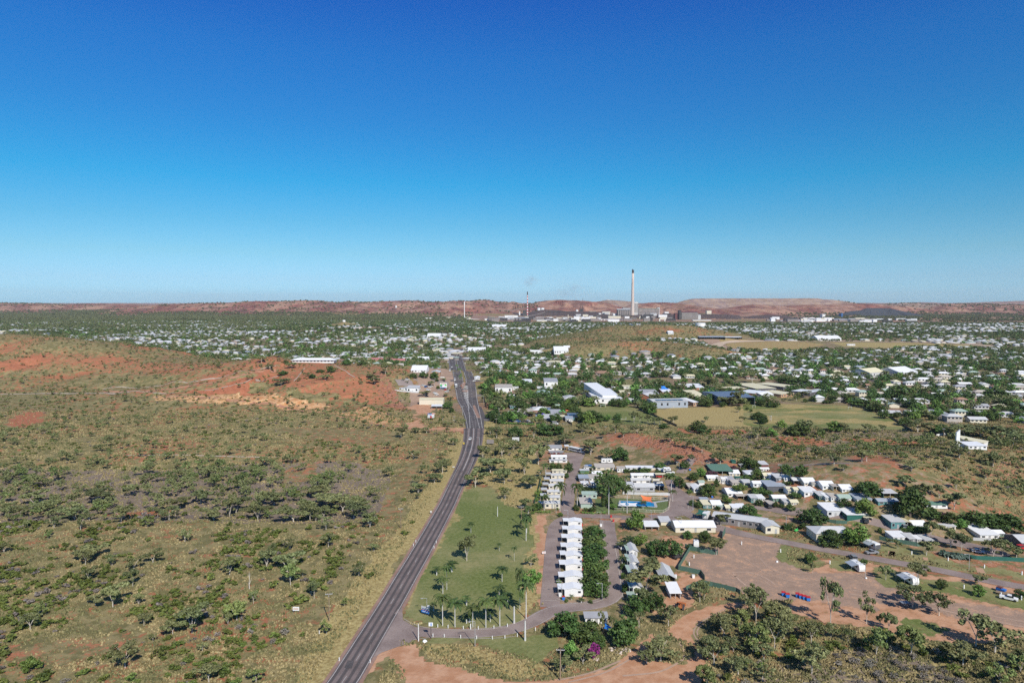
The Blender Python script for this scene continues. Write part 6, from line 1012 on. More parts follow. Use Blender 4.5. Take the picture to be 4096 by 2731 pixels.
def caravan(g, yaw, L=6.0, W=2.4, label=None, awn=True, front=None, desc=None):
    o = empty('caravan', g, R(yaw)); o['category'] = 'caravan'
    if label: o['label'] = label
    else: want_label(o, desc, g[0], g[1])
    q = MB(); prism(q, [(-L / 2, .5), (L / 2, .5), (L / 2 + .25, 1.5), (L / 2 - .1, 2.7), (-L / 2 + .15, 2.75), (-L / 2, 1.6)], -W / 2, W / 2); q.build('body', C_WHITE, o); q = MB(); q.box(-L / 2 + .3, L / 2 - .3, -W / 2 + .15, W / 2 - .15, 2.76, 2.84); q.build('roof', C_WROOF, o); wheels(o, (-.5, .4), W, .36)
    for i, x in enumerate((-L * .3, L * .22)): q = MB(); q.box(x - .55, x + .55, -W / 2 - .05, -W / 2 - .004, 1.45, 2.15); q.build('window', C_GLASS, o)
    q = MB(); q.box(-.4, .3, -W / 2 - .04, -W / 2 - .004, .6, 2.4); q.build('door', C_GALV, o); q = MB(); q.tube([(L / 2, 0, .5), (L / 2 + 1.3, 0, .45)], .07, 5); q.build('drawbar', C_STEEL, o); q = MB(); q.box(-.4, .4, -.35, .35, 2.85, 3.05); q.build('roof_vent', C_GALV, o)
    if front: q = MB(); q.box(L / 2 + .26, L / 2 + .34, -W / 2 + .1, W / 2 - .1, .6, 2.4); q.build('front_panel', front, o)
    if awn:
        q = MB(); v = [(-L * .4, -W / 2 - 2.4, 2.2), (L * .35, -W / 2 - 2.4, 2.2), (L * .35, -W / 2 - .01, 2.65), (-L * .4, -W / 2 - .01, 2.65)]; q.mesh(v + [(a, c, z + .04) for a, c, z in v], [(3, 2, 1, 0), (4, 5, 6, 7), (0, 1, 5, 4), (1, 2, 6, 5), (2, 3, 7, 6), (3, 0, 4, 7)]); q.build('awning', C_BROOF, o)
        for x in (-L * .39, L * .34): q = MB(); q.tube([(x, -W / 2 - 2.35, 0), (x, -W / 2 - 2.35, 2.2)], .03, 4); q.build('pole', C_GALV, o)
    return o
caravan(at_(Z1, 1280, 398), 0, 6.8, label='white caravan alone in the dry grass beside the round dark tree', awn=False); caravan(at_(Z6, 1562, 440), -85, 6.2, label='white caravan with its awning out on the strip of lawn'); caravan(at_(Z7, 592, 570), -82, 6.0, label='white caravan beside the dark tree on the lawn'); caravan(at_(Z7, 215, 225), -72, 6.0, label='dark fronted caravan under the bright green tree', front=C_DGREY)
caravan(at_(Z4, 1575, 318), 80, 3.0, 2.0, label='small white box trailer behind the green fence corner', awn=False); caravan(at_(Z1, 955, 785), 5, 3.4, 2.2, label='short rounded caravan in front of the white annexe', awn=False); caravan(at_(Z2, 260, 540), 0, 4, 2.2, label='white trailer beside the wagon behind the carport', awn=False)
# bus
g = at_(Z1, 800, 222); o = empty('bus', g, R(-47)); o['category'] = 'bus'; o['label'] = 'long white bus parked at the end of the lane'; q = MB(); L = 11.5
prism(q, [(-L / 2, .45), (L / 2, .45), (L / 2 + .1, 1.4), (L / 2 - .1, 3.0), (-L / 2 + .1, 3.0), (-L / 2, 1.6)], -1.25, 1.25); q.build('body', C_WHITE, o)
for s in (-1, 1): q = MB(); q.box(-L / 2 + .6, L / 2 - .7, min(s * 1.253, s * 1.3), max(s * 1.253, s * 1.3), 1.5, 2.4); q.build('window_band', C_GLASS, o); q = MB(); q.box(-L / 2 + .1, L / 2 - .1, min(s * 1.253, s * 1.28), max(s * 1.253, s * 1.28), .5, 1.1); q.build('skirt', C_SILV, o)
q = MB(); q.box(L / 2 + .08, L / 2 + .13, -1.1, 1.1, 1.4, 2.7); q.build('windscreen', C_GLASS, o); wheels(o, (-3.6, 3.4), 2.5, .5)
g = at_(Z1, 655, 210); o = empty('shelter', g); o['category'] = 'shelter'; o['label'] = 'tall white canopy beside the parked bus'; k = mpp(g, 1 / 3.92); q = MB(); q.box(-35 * k, 35 * k, -.5, 4.5, 78 * k, 82 * k); q.build('roof', C_WROOF, o)
for x in (-33 * k, 33 * k):
    for y in (-.3, 4.2): q = MB(); q.box(x - .06, x + .06, y - .06, y + .06, 0, 78 * k - .01); q.build('post', C_GALV, o)
# trailers and machines
g = at_(Z7, 1520, 690); o = empty('flat_trailer', g, R(-40)); o['category'] = 'trailer'; o['label'] = 'flat brown trailer behind the white ute'; q = MB(); q.box(-2, 2, -1, 1, .6, .75); q.build('deck', C_WOOD, o); wheels(o, (-.3,), 2.1, .35); q = MB(); q.tube([(2, 0, .6), (3, 0, .5)], .06, 5); q.build('drawbar', C_STEEL, o)
g = at_(Z7, 1500, 660); o = empty('boat_trailer', g, R(-60)); o['category'] = 'trailer'; o['label'] = 'blue covered load with a red top behind the flat trailer'; q = MB(); prism(q, [(-1.3, .5), (1.3, .5), (1.5, 1.2), (-1.3, 1.3)], -.8, .8); q.build('cover', C_BLUEP, o); q = MB(); q.box(-1.2, .4, -.7, .7, 1.31, 1.6); q.build('box', C_MAROON, o); wheels(o, (0,), 1.8, .33)
g = at_(Z7, 540, 803); o = empty('skip_bin', g, R(-5)); o['category'] = 'skip bin'; o['label'] = 'dark grey skip bin in the shade of the broad gum'; q = MB(); t = .08; prism(q, [(-.95, 0), (.95, 0), (1.15, 1.3), (-1.15, 1.3)], -.8, .8); q.build('body', C_DGREY, o); q = MB(); q.box(-1.2, 1.2, -.9, .9, 1.305, 1.38); q.build('lid', C_BROOF, o)
g = at_(Z4, 1432, 878); o = empty('bulldozer', g, R(70)); o['category'] = 'bulldozer'; o['label'] = 'old orange bulldozer in the dirt yard by the workshop'; m = simple('faded orange paint', (.50, .17, .06), .7, .2, 1.5)
for s in (-1, 1): q = MB(); prism(q, [(-1.6, .1), (1.5, .1), (1.8, .5), (1.5, .9), (-1.5, .9), (-1.8, .5)], s * .95 - .25, s * .95 + .25); q.build('track', C_STEEL, o)
q = MB(); prism(q, [(-1.4, .6), (1.6, .6), (1.6, 1.6), (-.2, 1.7), (-.2, 1.2), (-1.4, 1.2)], -.65, .65); q.build('body', m, o); q = MB(); q.box(-1.3, -.3, -.7, .7, 2.3, 2.4); q.build('canopy', m, o); q = MB(); q.box(2.1, 2.25, -1.5, 1.5, .1, 1.1); q.build('blade', m, o)
for x, y in ((-1.2, -.6), (-1.2, .6), (-.4, -.6), (-.4, .6)): q = MB(); q.box(x - .05, x + .05, y - .05, y + .05, 1.2, 2.3); q.build('post', C_STEEL, o)
for zn, x, y, m, lb in [(K7, 220, 318, C_RED, 'red drilling rig standing in the depot yard'), (K7, 330, 338, C_TEAL, 'teal compressor beside the depot corner'), (K7, 275, 340, C_RED, 'red and white pump trailer in the depot yard'), (Z4, 1402, 420, C_STEEL, 'rusty old machine on the dirt lot'), (Z3, 200, 885, C_GRNCL, 'green and white dirt bike by the manager house')]:
    g = at_(zn, x, y); k = 1.0 if zn is not Z3 else .5; o = empty('machine', g, R(30)); o['category'] = 'machine'; o['label'] = lb; o.scale = (k, k, k); q = MB(); prism(q, [(-2, .6), (2, .6), (2, 1.6), (.6, 1.9), (-2, 1.5)], -.8, .8); q.build('body', m, o); q = MB(); q.tube([(-1.5, 0, 1.4), (1.8, 0, 2.6)], .2, 6); q.build('boom', m, o); wheels(o, (-1.3, 1.2), 1.8, .45)
# bins
for i, (x, y) in enumerate([(829, 700), (871, 717), (968, 714), (1002, 727), (1038, 738), (1076, 750)]):
    o = empty('rubbish_bin', at_(Z6, x, y), R(-14)); o['category'] = 'bin'; o['group'] = 'blue bins with red lids'; o['label'] = ['left bin of the pair of blue bins with red lids', 'right bin of the pair of blue bins with red lids', 'leftmost of the four blue bins with red lids', 'second from left of the four blue bins with red lids', 'third from left of the four blue bins with red lids', 'rightmost of the four blue bins with red lids'][i]
    q = MB(); prism(q, [(-.5, .12), (.5, .12), (.6, 1.25), (-.6, 1.25)], -.45, .5); q.build('body', C_BLUEP, o); q = MB(); v = [(-.66, -.6, 1.26), (.66, -.6, 1.26), (.66, .6, 1.42), (-.66, .6, 1.42)]; q.mesh(v + [(a, c, z + .08) for a, c, z in v], [(3, 2, 1, 0), (4, 5, 6, 7), (0, 1, 5, 4), (1, 2, 6, 5), (2, 3, 7, 6), (3, 0, 4, 7)]); q.build('lid', C_RED, o); wheels(o, (.3, -.3), .9, .1)
for zn, x, y, m in [(Z4, 355, 800, C_BLUEP), (Z2, 975, 940, C_BLUEP), (Z2, 625, 510, C_BLUEP), (Z4, 1550, 600, C_WHITE), (Z4, 1385, 600, C_WHITE), (Z1, 1190, 1392, C_WHITE), (Z4, 323, 770, C_WHITE)]:
    o = empty('wheelie_bin', at_(zn, x, y)); o['category'] = 'bin'; want_label(o, 'blue bin' if m is C_BLUEP else 'white box', *at_(zn, x, y)[:2]); q = MB(); prism(q, [(-.4, .05), (.4, .05), (.5, 1.1), (-.5, 1.1)], -.4, .4); q.build('body', m, o); q = MB(); q.box(-.52, .52, -.45, .45, 1.105, 1.2); q.build('lid', C_RED if m is C_BLUEP else C_WHITE, o)
# ---------------------------------------------------------------- poles, posts, signs
def pole(zn, x, yb, yt, kind, label=None, r_=.11, mat=None, desc=None):
    s = zn(1, 0)[0] - zn(0, 0)[0]; g = at_(zn, x, yb); H = (yb - yt) * mpp(g, s) * 1.01; nm = {'power': 'power_pole', 'light': 'street_lamp', 'plain': 'pole'}[kind]; o = empty(nm, g, R(rnd.uniform(-12, 12))); o['category'] = nm.replace('_', ' ')
    if label: o['label'] = label
    else: want_label(o, desc or {'power': 'timber power pole with crossarm', 'light': 'slim grey street lamp', 'plain': 'plain white pole'}[kind], g[0], g[1])
    q = MB(); q.tube([(0, 0, -.2), (0, 0, H)], [r_ * 1.2, r_ * .8], 7); q.build('pole', mat or (C_WOOD if kind == 'power' else C_GALV), o)
    if kind == 'power':
        q = MB(); q.box(-1.1, 1.1, -.07, .07, H - .45, H - .3); q.build('crossarm', C_GALV, o); q = MB(); q.box(-.08, .08, -.9, .9, H - .8, H - .68); q.build('crossarm', C_GALV, o)
        for xx in (-1, -.4, .4, 1): q = MB(); q.tube([(xx, 0, H - .3), (xx, 0, H - .1)], .05, 5); q.build('insulator', C_WHITE, o)
    if kind == 'light': q = MB(); q.tube([(0, 0, H - .05), (-1.0, 0, H + .15), (-1.6, 0, H + .1)], .05, 5); q.build('arm', C_GALV, o); q = MB(); q.box(-2.0, -1.3, -.14, .14, H + .0, H + .12); q.build('lamp_head', C_GALV, o)
    return o
pole(Z4, 325, 1540, 1235, 'power', 'tall timber power pole with crossed arms at the bottom of the scene', .17); pole(Z8, 2065, 835, 652, 'power', 'dark power pole left of the highway', .15); pole(Z5, 208, 325, 158, 'power', 'power pole in the scrub opposite the lawn', .15); pole(Z5, 1174, 305, 142, 'power', 'power pole with a transformer above the lawn palms', .15); pole(W5, 808, 820, 692, 'power', 'pale topped power pole in the roadside scrub', .15)
for zn, x, yb, yt in [(W5, 980, 480, 385), (W5, 1060, 370, 290), (K5, 1155, 1465, 1290), (K5, 1650, 255, 90), (K5, 655, 360, 210), (W5, 1380, 440, 380), (K6, 205, 1030, 900), (W7, 1085, 190, 120), (W7, 1895, 130, 60), (W7, 994, 150, 100), (W7, 1660, 550, 455), (W7, 2140, 400, 320), (K7, 475, 780, 720), (K8, 1105, 800, 710), (W7, 900, 110, 50)]: pole(zn, x, yb, yt, 'power', None, .13)
for zn, x, yb, yt, r_ in [(Z5, 803, 1270, 1062, .1), (Z5, 417, 1002, 882, .08), (Z1, 672, 1290, 1132, .09), (Z1, 1190, 1390, 1168, .09), (Z1, 487, 1185, 1005, .09), (Z4, 340, 770, 626, .09), (Z4, 710, 803, 642, .1), (Z2, 672, 1137, 905, .1), (Z2, 2062, 590, 432, .09), (Z2, 2132, 1440, 1215, .09), (Z2, 460, 490, 382, .09), (Z7, 668, 612, 478, .08), (Z7, 1183, 440, 285, .08), (Z7, 150, 522, 375, .08), (Z6, 1103, 372, 288, .08), (W5, 1218, 715, 583, .12), (K5, 1375, 1180, 960, .12), (K5, 640, 452, 265, .12), (Z3, 62, 340, 250, .09), (Z2, 930, 450, 375, .09), (W5, 1258, 280, 200, .1), (Z3, 2230, 880, 830, .08), (Z1, 1978, 1310, 1130, .08), (Z2, 487, 1455, 1240, .08), (Z2, 830, 1400, 1280, .08)]: pole(zn, x, yb, yt, 'light', None, r_)
pole(Z5, 349, 1230, 1082, 'plain', 'left plain white pole at the park entrance', .14, C_WHITE); pole(Z5, 984, 230, 148, 'plain', 'white pole near the top of the palm lawn', .12, C_WHITE); pole(Z5, 1205, 1225, 1060, 'plain', 'pale headless palm trunk beside the cattle grid', .28, M_PALMT); pole(Z5, 1117, 1088, 945, 'plain', 'pale headless palm trunk left of the bend in the entrance lane', .26, M_PALMT)
def post(zn, x, y, h=.9, name='bollard', desc='white bollard', r_=.10, mat=None, w=None):
    g = at_(zn, x, y); o = MB(); o.box(-r_, r_, -r_, r_, -.1, h); o.box(-r_ * .7, r_ * .7, -r_ * .7, r_ * .7, h, h + .08); o = o.build(name, mat or C_WHITE); o.location = g; o['category'] = name.replace('_', ' '); want_label(o, desc, g[0], g[1]); o['group'] = desc + 's'; return o
for x, y in [(504, 1120), (587, 1125), (709, 1134), (829, 1137), (955, 1131), (1063, 1116)]: post(Z5, x, y, 1.0, desc='white bollard above the entrance lane')
for x, y in [(466, 1196), (556, 1200), (688, 1206), (816, 1212), (942, 1214), (1043, 1209), (1143, 1194), (1288, 1146)]: post(Z5, x, y, 1.0, desc='white bollard below the entrance lane')
post(Z5, 768, 1135, 1.7, 'bollard', 'tall white marker post', .12)
for zn, x, y in [(Z5, 328, 438), (Z5, 308, 468), (Z5, 492, 444), (Z5, 474, 486), (Z8, 2128, 1085), (Z8, 2322, 1098), (Z8, 2003, 915)]: post(zn, x, y, 1.0, 'guide_post', 'white roadside guide post', .1)
for zn, x, y in [(Z7, 613, 290), (Z7, 975, 352), (Z7, 1335, 424), (Z7, 1708, 492), (Z7, 275, 218), (Z6, 413, 192), (Z6, 800, 268), (Z6, 1290, 384), (Z4, 1555, 417), (Z4, 1513, 485), (Z7, 1132, 628), (Z7, 1500, 705), (Z7, 1703, 740)]: post(zn, x, y, 1.3, 'power_pedestal', 'white camp site power pedestal', .16)
def board(zn, xl, xr, yt, yb, yground, label, panels, name='billboard', depthpx=0, posts=2, yaw=0, frame=None):
    """panels: (u0, u1, v0, v1, material) in fractions of the face"""
    s = zn(1, 0)[0] - zn(0, 0)[0]; g = at_(zn, (xl + xr) / 2, yground); k = mpp(g, s); W = (xr - xl) * k / max(.4, math.cos(R(yaw))); H0 = max(.3, (yground - yb) * k); H1 = (yground - yt) * k; o = empty(name, g, R(yaw)); o['category'] = 'sign'; o['label'] = label
    q = MB(); q.box(-W / 2, W / 2, 0, .15, H0, H1); q.build('board', frame or C_WHITE, o)
    for i in range(posts): x = 0 if posts == 1 else -W / 2 + W * (.12 + .76 * i / (posts - 1)); q = MB(); q.box(x - .08, x + .08, .16, .3, 0, H1 - .1); q.build('post', C_STEEL, o)
    for i, (u0, u1, v0, v1, m) in enumerate(panels): q = MB(); e = -.012 - .006 * i; q.box(-W / 2 + W * u0, -W / 2 + W * u1, e, e + .005, H0 + (H1 - H0) * v0, H0 + (H1 - H0) * v1); q.build('printed_panel', m, o)
    return o
board(Z5, 368, 438, 950, 1003, 1022, 'blue and white entrance billboard with a red stripe on the palm lawn', [(0, 1, 0, .42, C_BLUEP), (0, 1, .42, .5, C_RED), (.1, .85, .58, .7, C_BLUE), (.15, .8, .16, .26, C_WHITE)], posts=4, yaw=-30, frame=C_LROOF)
board(Z5, 418, 441, 940, 965, 1015, 'small white notice above the entrance billboard', [(.15, .85, .3, .7, C_LROOF)], 'notice_board', posts=1); o = board(Z5, 431, 466, 1074, 1104, 1212, 'rounded white sign with a blue mark on a white pole at the entrance', [(.45, .7, .1, .85, C_BLUEP)], 'pole_sign', posts=1)
board(Z8, 1836, 1877, 745, 769, 783, 'small cream sign panel left of the highway', [(.1, .9, .35, .65, C_OCHRE)], 'road_sign'); board(Z5, 443, 455, 184, 200, 212, 'small white sign at the highway edge', [(.2, .8, .3, .7, C_STEEL)], 'road_sign', posts=1); board(Z4, 157, 192, 355, 378, 382, 'white notice lying beside the dirt strip', [(.1, .9, .4, .6, C_RED)], 'notice_board', yaw=12)
board(K5, 783, 965, 335, 465, 510, 'big white billboard with coloured pictures left of the highway', [(.02, .32, .2, .5, C_TEAL), (.02, .32, .5, .72, C_GRNCL), (.66, .96, .42, .7, C_GRNCL), (.38, .5, .5, .65, C_BLUE), (.1, .9, .78, .9, C_OCHRE), (.06, .9, .02, .14, C_BLUE)], posts=3); board(K5, 895, 950, 490, 525, 530, 'red sign board under the big white billboard', [(.1, .9, .3, .6, C_MAROON)], 'sign_board', frame=C_RED); board(K5, 797, 900, 178, 215, 275, 'white and orange shop sign on a pole', [(.1, .9, .1, .5, C_OCHRE)], 'shop_sign', posts=1)
board(K5, 462, 635, 1125, 1245, 1305, 'red white and blue billboard on the mound below the cream shed', [(.0, .62, .45, 1, C_BLUE), (.35, .65, .0, .42, C_RED), (.62, 1, .3, 1, C_WHITE), (.68, .92, .75, .95, C_RED), (.06, .3, .0, .8, C_LROOF), (.72, .95, .05, .6, C_LROOF), (.3, .6, .62, .76, C_WHITE)]); board(W5, 1525, 1592, 583, 620, 632, 'white framed back of a billboard in the scrub right of the highway', [(.05, .95, .48, .52, C_LROOF)], frame=C_LROOF); board(W5, 1285, 1353, 606, 642, 655, 'dark grey back of a billboard right of the highway', [(.05, .95, .48, .52, C_STEEL)], frame=C_DUST); board(W5, 1264, 1297, 670, 686, 697, 'small grey sign right of the highway', [(.1, .9, .4, .6, C_STEEL)], 'road_sign', frame=C_DUST)
board(W5, 1063, 1077, 632, 648, 660, 'yellow warning sign left of the highway bend', [(.3, .7, .3, .7, C_STEEL)], 'road_sign', posts=1, frame=C_YELL); board(W5, 963, 985, 858, 865, 872, 'low white kerbside marker board', [(.1, .9, .3, .7, C_LROOF)], 'road_sign')
board(Z1, 868, 1000, 1042, 1090, 1094, 'mural of sand and blue sky on the beige block', [(.0, 1, .55, 1, C_BLUEP), (.05, .95, .1, .6, C_YELL), (.2, .7, .2, .45, C_OCHRE)], 'mural', posts=0)
for x, y, n in [(1350, 1250, 'upper'), (1387, 1318, 'lower')]: g = at_(Z1, x, y); q = MB(); q.box(-.35, .35, -.35, .35, 0, 1.0); q.box(-.4, .4, -.4, .4, 1.0, 1.1); o = q.build('fire_cabinet', C_RED); o.location = g; o['category'] = 'cabinet'; o['label'] = f'{n} of two red boxes on the small traffic island'
pad('traffic_island', Z1, [(1330, 1258), (1520, 1258), (1440, 1318), (1370, 1335), (1350, 1300)], MATS['earth pad'], .12)
# ---------------------------------------------------------------- fences
def fence(zn, pts, h, mat, label, posts=True, rail=False, step=6.0, name='fence', cat='fence'):
    P = [G(zn(*p)) for p in pts]; o = empty(name, P[0]); o['category'] = cat; o['label'] = label; ox, oy, oz = P[0]; np_ = 0
    for a, b_ in zip(P[:-1], P[1:]):
        L = math.hypot(b_[0] - a[0], b_[1] - a[1]); n = max(1, int(L / step)); dx, dy = (b_[0] - a[0]) / L, (b_[1] - a[1]) / L; q = MB(); w = .03 if not rail else .025
        for i in range(n):
            x0, y0, x1, y1 = a[0] + dx * L * i / n, a[1] + dy * L * i / n, a[0] + dx * L * (i + 1) / n, a[1] + dy * L * (i + 1) / n; z0, z1 = float(hs(x0, y0)), float(hs(x1, y1))
            for lo, hi in ([(0, h)] if not rail else [(h - .12, h), (.12, .22)] + ([(h * .5 - .03, h * .5 + .03)])):
                v = [(x0 - dy * w - ox, y0 + dx * w - oy, z0 - oz + lo), (x0 + dy * w - ox, y0 - dx * w - oy, z0 - oz + lo), (x1 + dy * w - ox, y1 - dx * w - oy, z1 - oz + lo), (x1 - dy * w - ox, y1 + dx * w - oy, z1 - oz + lo)]; v += [(c[0], c[1], c[2] + hi - lo) for c in v]
                q.mesh(v, [(0, 1, 2, 3), (7, 6, 5, 4), (4, 5, 1, 0), (5, 6, 2, 1), (6, 7, 3, 2), (7, 4, 0, 3)])
            if posts and np_ < 98: b = MB(); b.box(x0 - ox - .05, x0 - ox + .05, y0 - oy - .05, y0 - oy + .05, z0 - oz, z0 - oz + h + .06); b.build('post', C_STEEL if not rail else mat, o); np_ += 1
        q.build('rails' if rail else 'panel', mat, o)
FG = simple('green fence sheet', (.09, .17, .13), .6, .1, .8); FB = simple('brown paling fence', (.16, .13, .09), .9, .2, .8)
fence(Z4, [(1775, 375), (1735, 385), (1520, 345), (1412, 525), (1620, 570), (1655, 620)], 1.8, FG, 'green sheet fence around the left corner of the gravel yard'); fence(Z6, [(-140, 650), (0, 590), (130, 610), (360, 665), (400, 690)], 1.7, FG, 'green sheet fence below the gravel yard'); fence(Z6, [(490, 745), (600, 800), (800, 915)], 1.9, FB, 'dark fence running down from the open gum beside the bins'); fence(Z6, [(222, 132), (252, 75)], 2.6, FG, 'short tall green screen at the yard gate'); fence(Z6, [(-150, 225), (0, 270), (175, 290)], 1.8, FG, 'green fence below the small dense tree at the yard')
fence(Z3, [(985, 962), (1080, 985), (1200, 1000), (1340, 1025), (1480, 1020), (1470, 960)], 1.7, FG, 'long green fence in front of the white roofed homes'); fence(Z3, [(440, 790), (575, 810), (680, 815)], 1.6, FG, 'green fence behind the manager house'); fence(Z3, [(1870, 968), (2010, 978), (2150, 995)], 1.3, C_LROOF, 'pale grey fence in front of the bright white roofed home'); fence(Z3, [(1560, 1100), (1900, 1150), (2352, 1172)], 1.6, C_DGREEN, 'teal shade fence behind the agave hedge', posts=False)
fence(Z1, [(1530, 885), (1700, 895), (1925, 900), (2270, 905)], 1.5, C_LROOF, 'pale sheet fence behind the swimming pool'); fence(Z1, [(1345, 930), (1700, 960), (2235, 975), (2278, 970), (2255, 1125), (2165, 1178), (1900, 1168), (1690, 1150), (1400, 1145)], 1.3, C_CREAM, 'cream pool fence with open rails', rail=True, step=3); fence(Z1, [(255, 640), (230, 760), (190, 920), (150, 1040)], 1.6, FG, 'green fence left of the cream cabins')
fence(K7, [(965, 425), (1180, 540), (1400, 640), (1595, 730)], 1.9, FB, 'brown paling fence between the two school fields'); fence(K7, [(700, 700), (1100, 702), (1500, 715), (1900, 730), (2352, 752)], 1.6, C_STEEL, 'dark rail fence along the bottom of the school fields', rail=True, step=4); fence(W7, [(0, 458), (400, 466), (800, 478), (1340, 492)], 1.6, C_STEEL, 'dark rail fence below the dry playing field', rail=True, step=5); fence(W7, [(860, 262), (1000, 292), (1190, 355), (1290, 420), (1400, 490)], 1.7, FB, 'brown fence along the right side of the dry playing field'); fence(K5, [(1905, 650), (1940, 760), (1985, 900), (2000, 1000)], 1.7, C_STEEL, 'dark fence right of the highway'); fence(K5, [(200, 600), (-400, 540)], 1.4, C_LROOF, 'pale fence behind the low office')
fence(W7, [(1600, 525), (1700, 508), (1800, 520)], 1.6, C_WHITE, 'white fence left of the church spire'); fence(K6, [(1835, 960), (1985, 1060)], 1.8, FB, 'brown fence below the dark blue roofed block'); fence(K6, [(240, 830), (400, 885)], 1.8, C_TEAL, 'teal fence beside the left classroom'); fence(W8, [(360, 170), (900, 160), (1500, 165)], .5, C_DUST, 'pale track edge running along the foot of the red hill', posts=False, name='track_berm', cat='berm') if False else None
# pool
pad('pool_lawn', Z1, [(1100, 965), (1345, 945), (2240, 985), (2250, 1120), (2160, 1172), (1700, 1175), (1400, 1185), (1110, 1160)], simple('pool turf', (.13, .17, .06), .95, .25, .4), .05); pad('pool_surround', Z1, [(1475, 985), (2015, 1005), (2240, 975), (2250, 990), (2055, 1020), (2080, 1090), (2030, 1095), (1900, 1082), (1470, 1080)], simple('pool paving', (.42, .42, .42), .8, .1, .8), .10)
mW, nW, bW = newmat('pool water'); bW.inputs['Base Color'].default_value = (.01, .25, .50, 1); bW.inputs['Roughness'].default_value = .08; o = pad('pool_water', Z1, [(1500, 995), (1800, 1003), (2010, 1012), (2035, 1080), (1760, 1072), (1495, 1062)], mW, .115)
def sail(pts3, mat, label, z_posts=True):
    c = np.mean(pts3, 0); o = empty('shade_sail', (c[0], c[1], float(hs(c[0], c[1])))); o['category'] = 'shade sail'; o['label'] = label; q = MB(); n = 7; base = np.array((c[0], c[1], float(hs(c[0], c[1])))); p = [np.array(a) - base for a in pts3]
    g = [[(p[0] * (1 - u) + p[1] * u) * (1 - v) + (p[3] * (1 - u) + p[2] * u) * v for u in np.linspace(0, 1, n)] for v in np.linspace(0, 1, n)]; cc = sum(p) / 4
    for j in range(n):
        for i in range(n): u, v = i / (n - 1), j / (n - 1); pull = .28 * (u * (1 - u) * 4 * abs(2 * v - 1) ** 3 + v * (1 - v) * 4 * abs(2 * u - 1) ** 3); g[j][i] = g[j][i] * (1 - pull) + cc * pull
    q.mesh([tuple(a) for r_ in g for a in r_] + [tuple(a - np.array((0, 0, .04))) for r_ in g for a in r_], [(j * n + i, j * n + i + 1, j * n + i + n + 1, j * n + i + n) for j in range(n - 1) for i in range(n - 1)] + [(49 + j * n + i + n, 49 + j * n + i + n + 1, 49 + j * n + i + 1, 49 + j * n + i) for j in range(n - 1) for i in range(n - 1)]); q.build('cloth', mat, o)
    for a in p: q = MB(); q.tube([(a[0], a[1], 0), (a[0], a[1], a[2] + .1)], .07, 6); q.build('post', C_STEEL, o)
def sailp(zn, pts, h, mat, label): sail([np.array(F(zn(*a), hh)) for a, hh in zip(pts, h)], mat, label)
sailp(Z1, [(1805, 895), (1990, 925), (2010, 1022), (1830, 985)], (5.2, 4.0, 3.4, 2.8), C_ORANGE, 'large orange shade sail over the swimming pool'); sailp(Z1, [(1450, 1015), (1585, 1012), (1600, 1072), (1455, 1062)], (2.6, 3.1, 2.6, 2.4), C_SAILW, 'left white shade sail over the swimming pool'); sailp(Z1, [(1600, 1015), (1765, 1018), (1755, 1075), (1610, 1072)], (2.8, 3.1, 2.6, 2.5), C_SAILW, 'right white shade sail over the swimming pool'); sailp(Z1, [(1985, 635), (2130, 638), (2120, 682), (1990, 678)], (3.4, 3, 2.8, 2.8), C_CREAM, 'cream shade sail over the parked ute')
sailp(K6, [(1800, 693), (1845, 755), (1680, 758), (1668, 720)], (4.5, 3, 3, 3.5), C_GRNCL, 'bright green shade sail beside the school blocks'); sailp(K6, [(1830, 692), (2000, 712), (2005, 748), (1860, 755)], (4.5, 3.5, 3, 3), C_ORANGE, 'orange shade sail beside the green one'); sailp(K6, [(1290, 768), (1355, 778), (1350, 810), (1250, 805)], (4.5, 4.5, 3.5, 3.5), C_PURP, 'purple shade sail in front of the peaked pavilion'); sailp(K7, [(1350, 88), (1395, 85), (1490, 150), (1335, 150)], (8, 8, 3.5, 3.5), C_BLUEP, 'blue shade sail among the school blocks'); sailp(K8, [(115, 295), (235, 288), (300, 320), (125, 322)], (4, 4, 3, 3), C_BLUEP, 'blue playground sail left of the blue sports shed'); sailp(Z2, [(760, 1118), (912, 1135), (890, 1225), (700, 1200)], (3.6, 3.4, 2.8, 2.8), C_DGREEN, 'dark green shade cloth over the parked truck'); sailp(Z4, [(735, 1015), (800, 1050), (775, 1088), (725, 1062)], (2.6, 2.6, 2.2, 2.2), C_BLUEP, 'blue tarp sheltered behind the white office')
def goal(zn, x1, x2, yb, yt, ybar, label):
    s = zn(1, 0)[0] - zn(0, 0)[0]; g = at_(zn, (x1 + x2) / 2, yb); k = mpp(g, s); o = empty('goal_posts', g); o['category'] = 'goal'; o['label'] = label; W = (x2 - x1) * k / 2; H = (yb - yt) * k; B_ = (yb - ybar) * k
    for x in (-W, W): q = MB(); q.tube([(x, 0, 0), (x, 0, H)], .09, 6); q.build('upright', C_WHITE, o)
    q = MB(); q.tube([(-W, 0, B_), (W, 0, B_)], .08, 6); q.build('crossbar', C_WHITE, o)
goal(K7, 400, 478, 425, 345, 392, 'white rugby posts at the top of the green field'); goal(K7, 722, 800, 618, 575, 612, 'white rugby posts at the bottom of the green field'); goal(K8, 825, 868, 592, 548, 550, 'white soccer goal on the left of the dry field'); goal(K8, 2325, 2380, 612, 570, 572, 'white soccer goal on the right of the dry field'); goal(K8, 1097, 1117, 795, 712, 765, 'thin rugby posts near the big dark bushes')
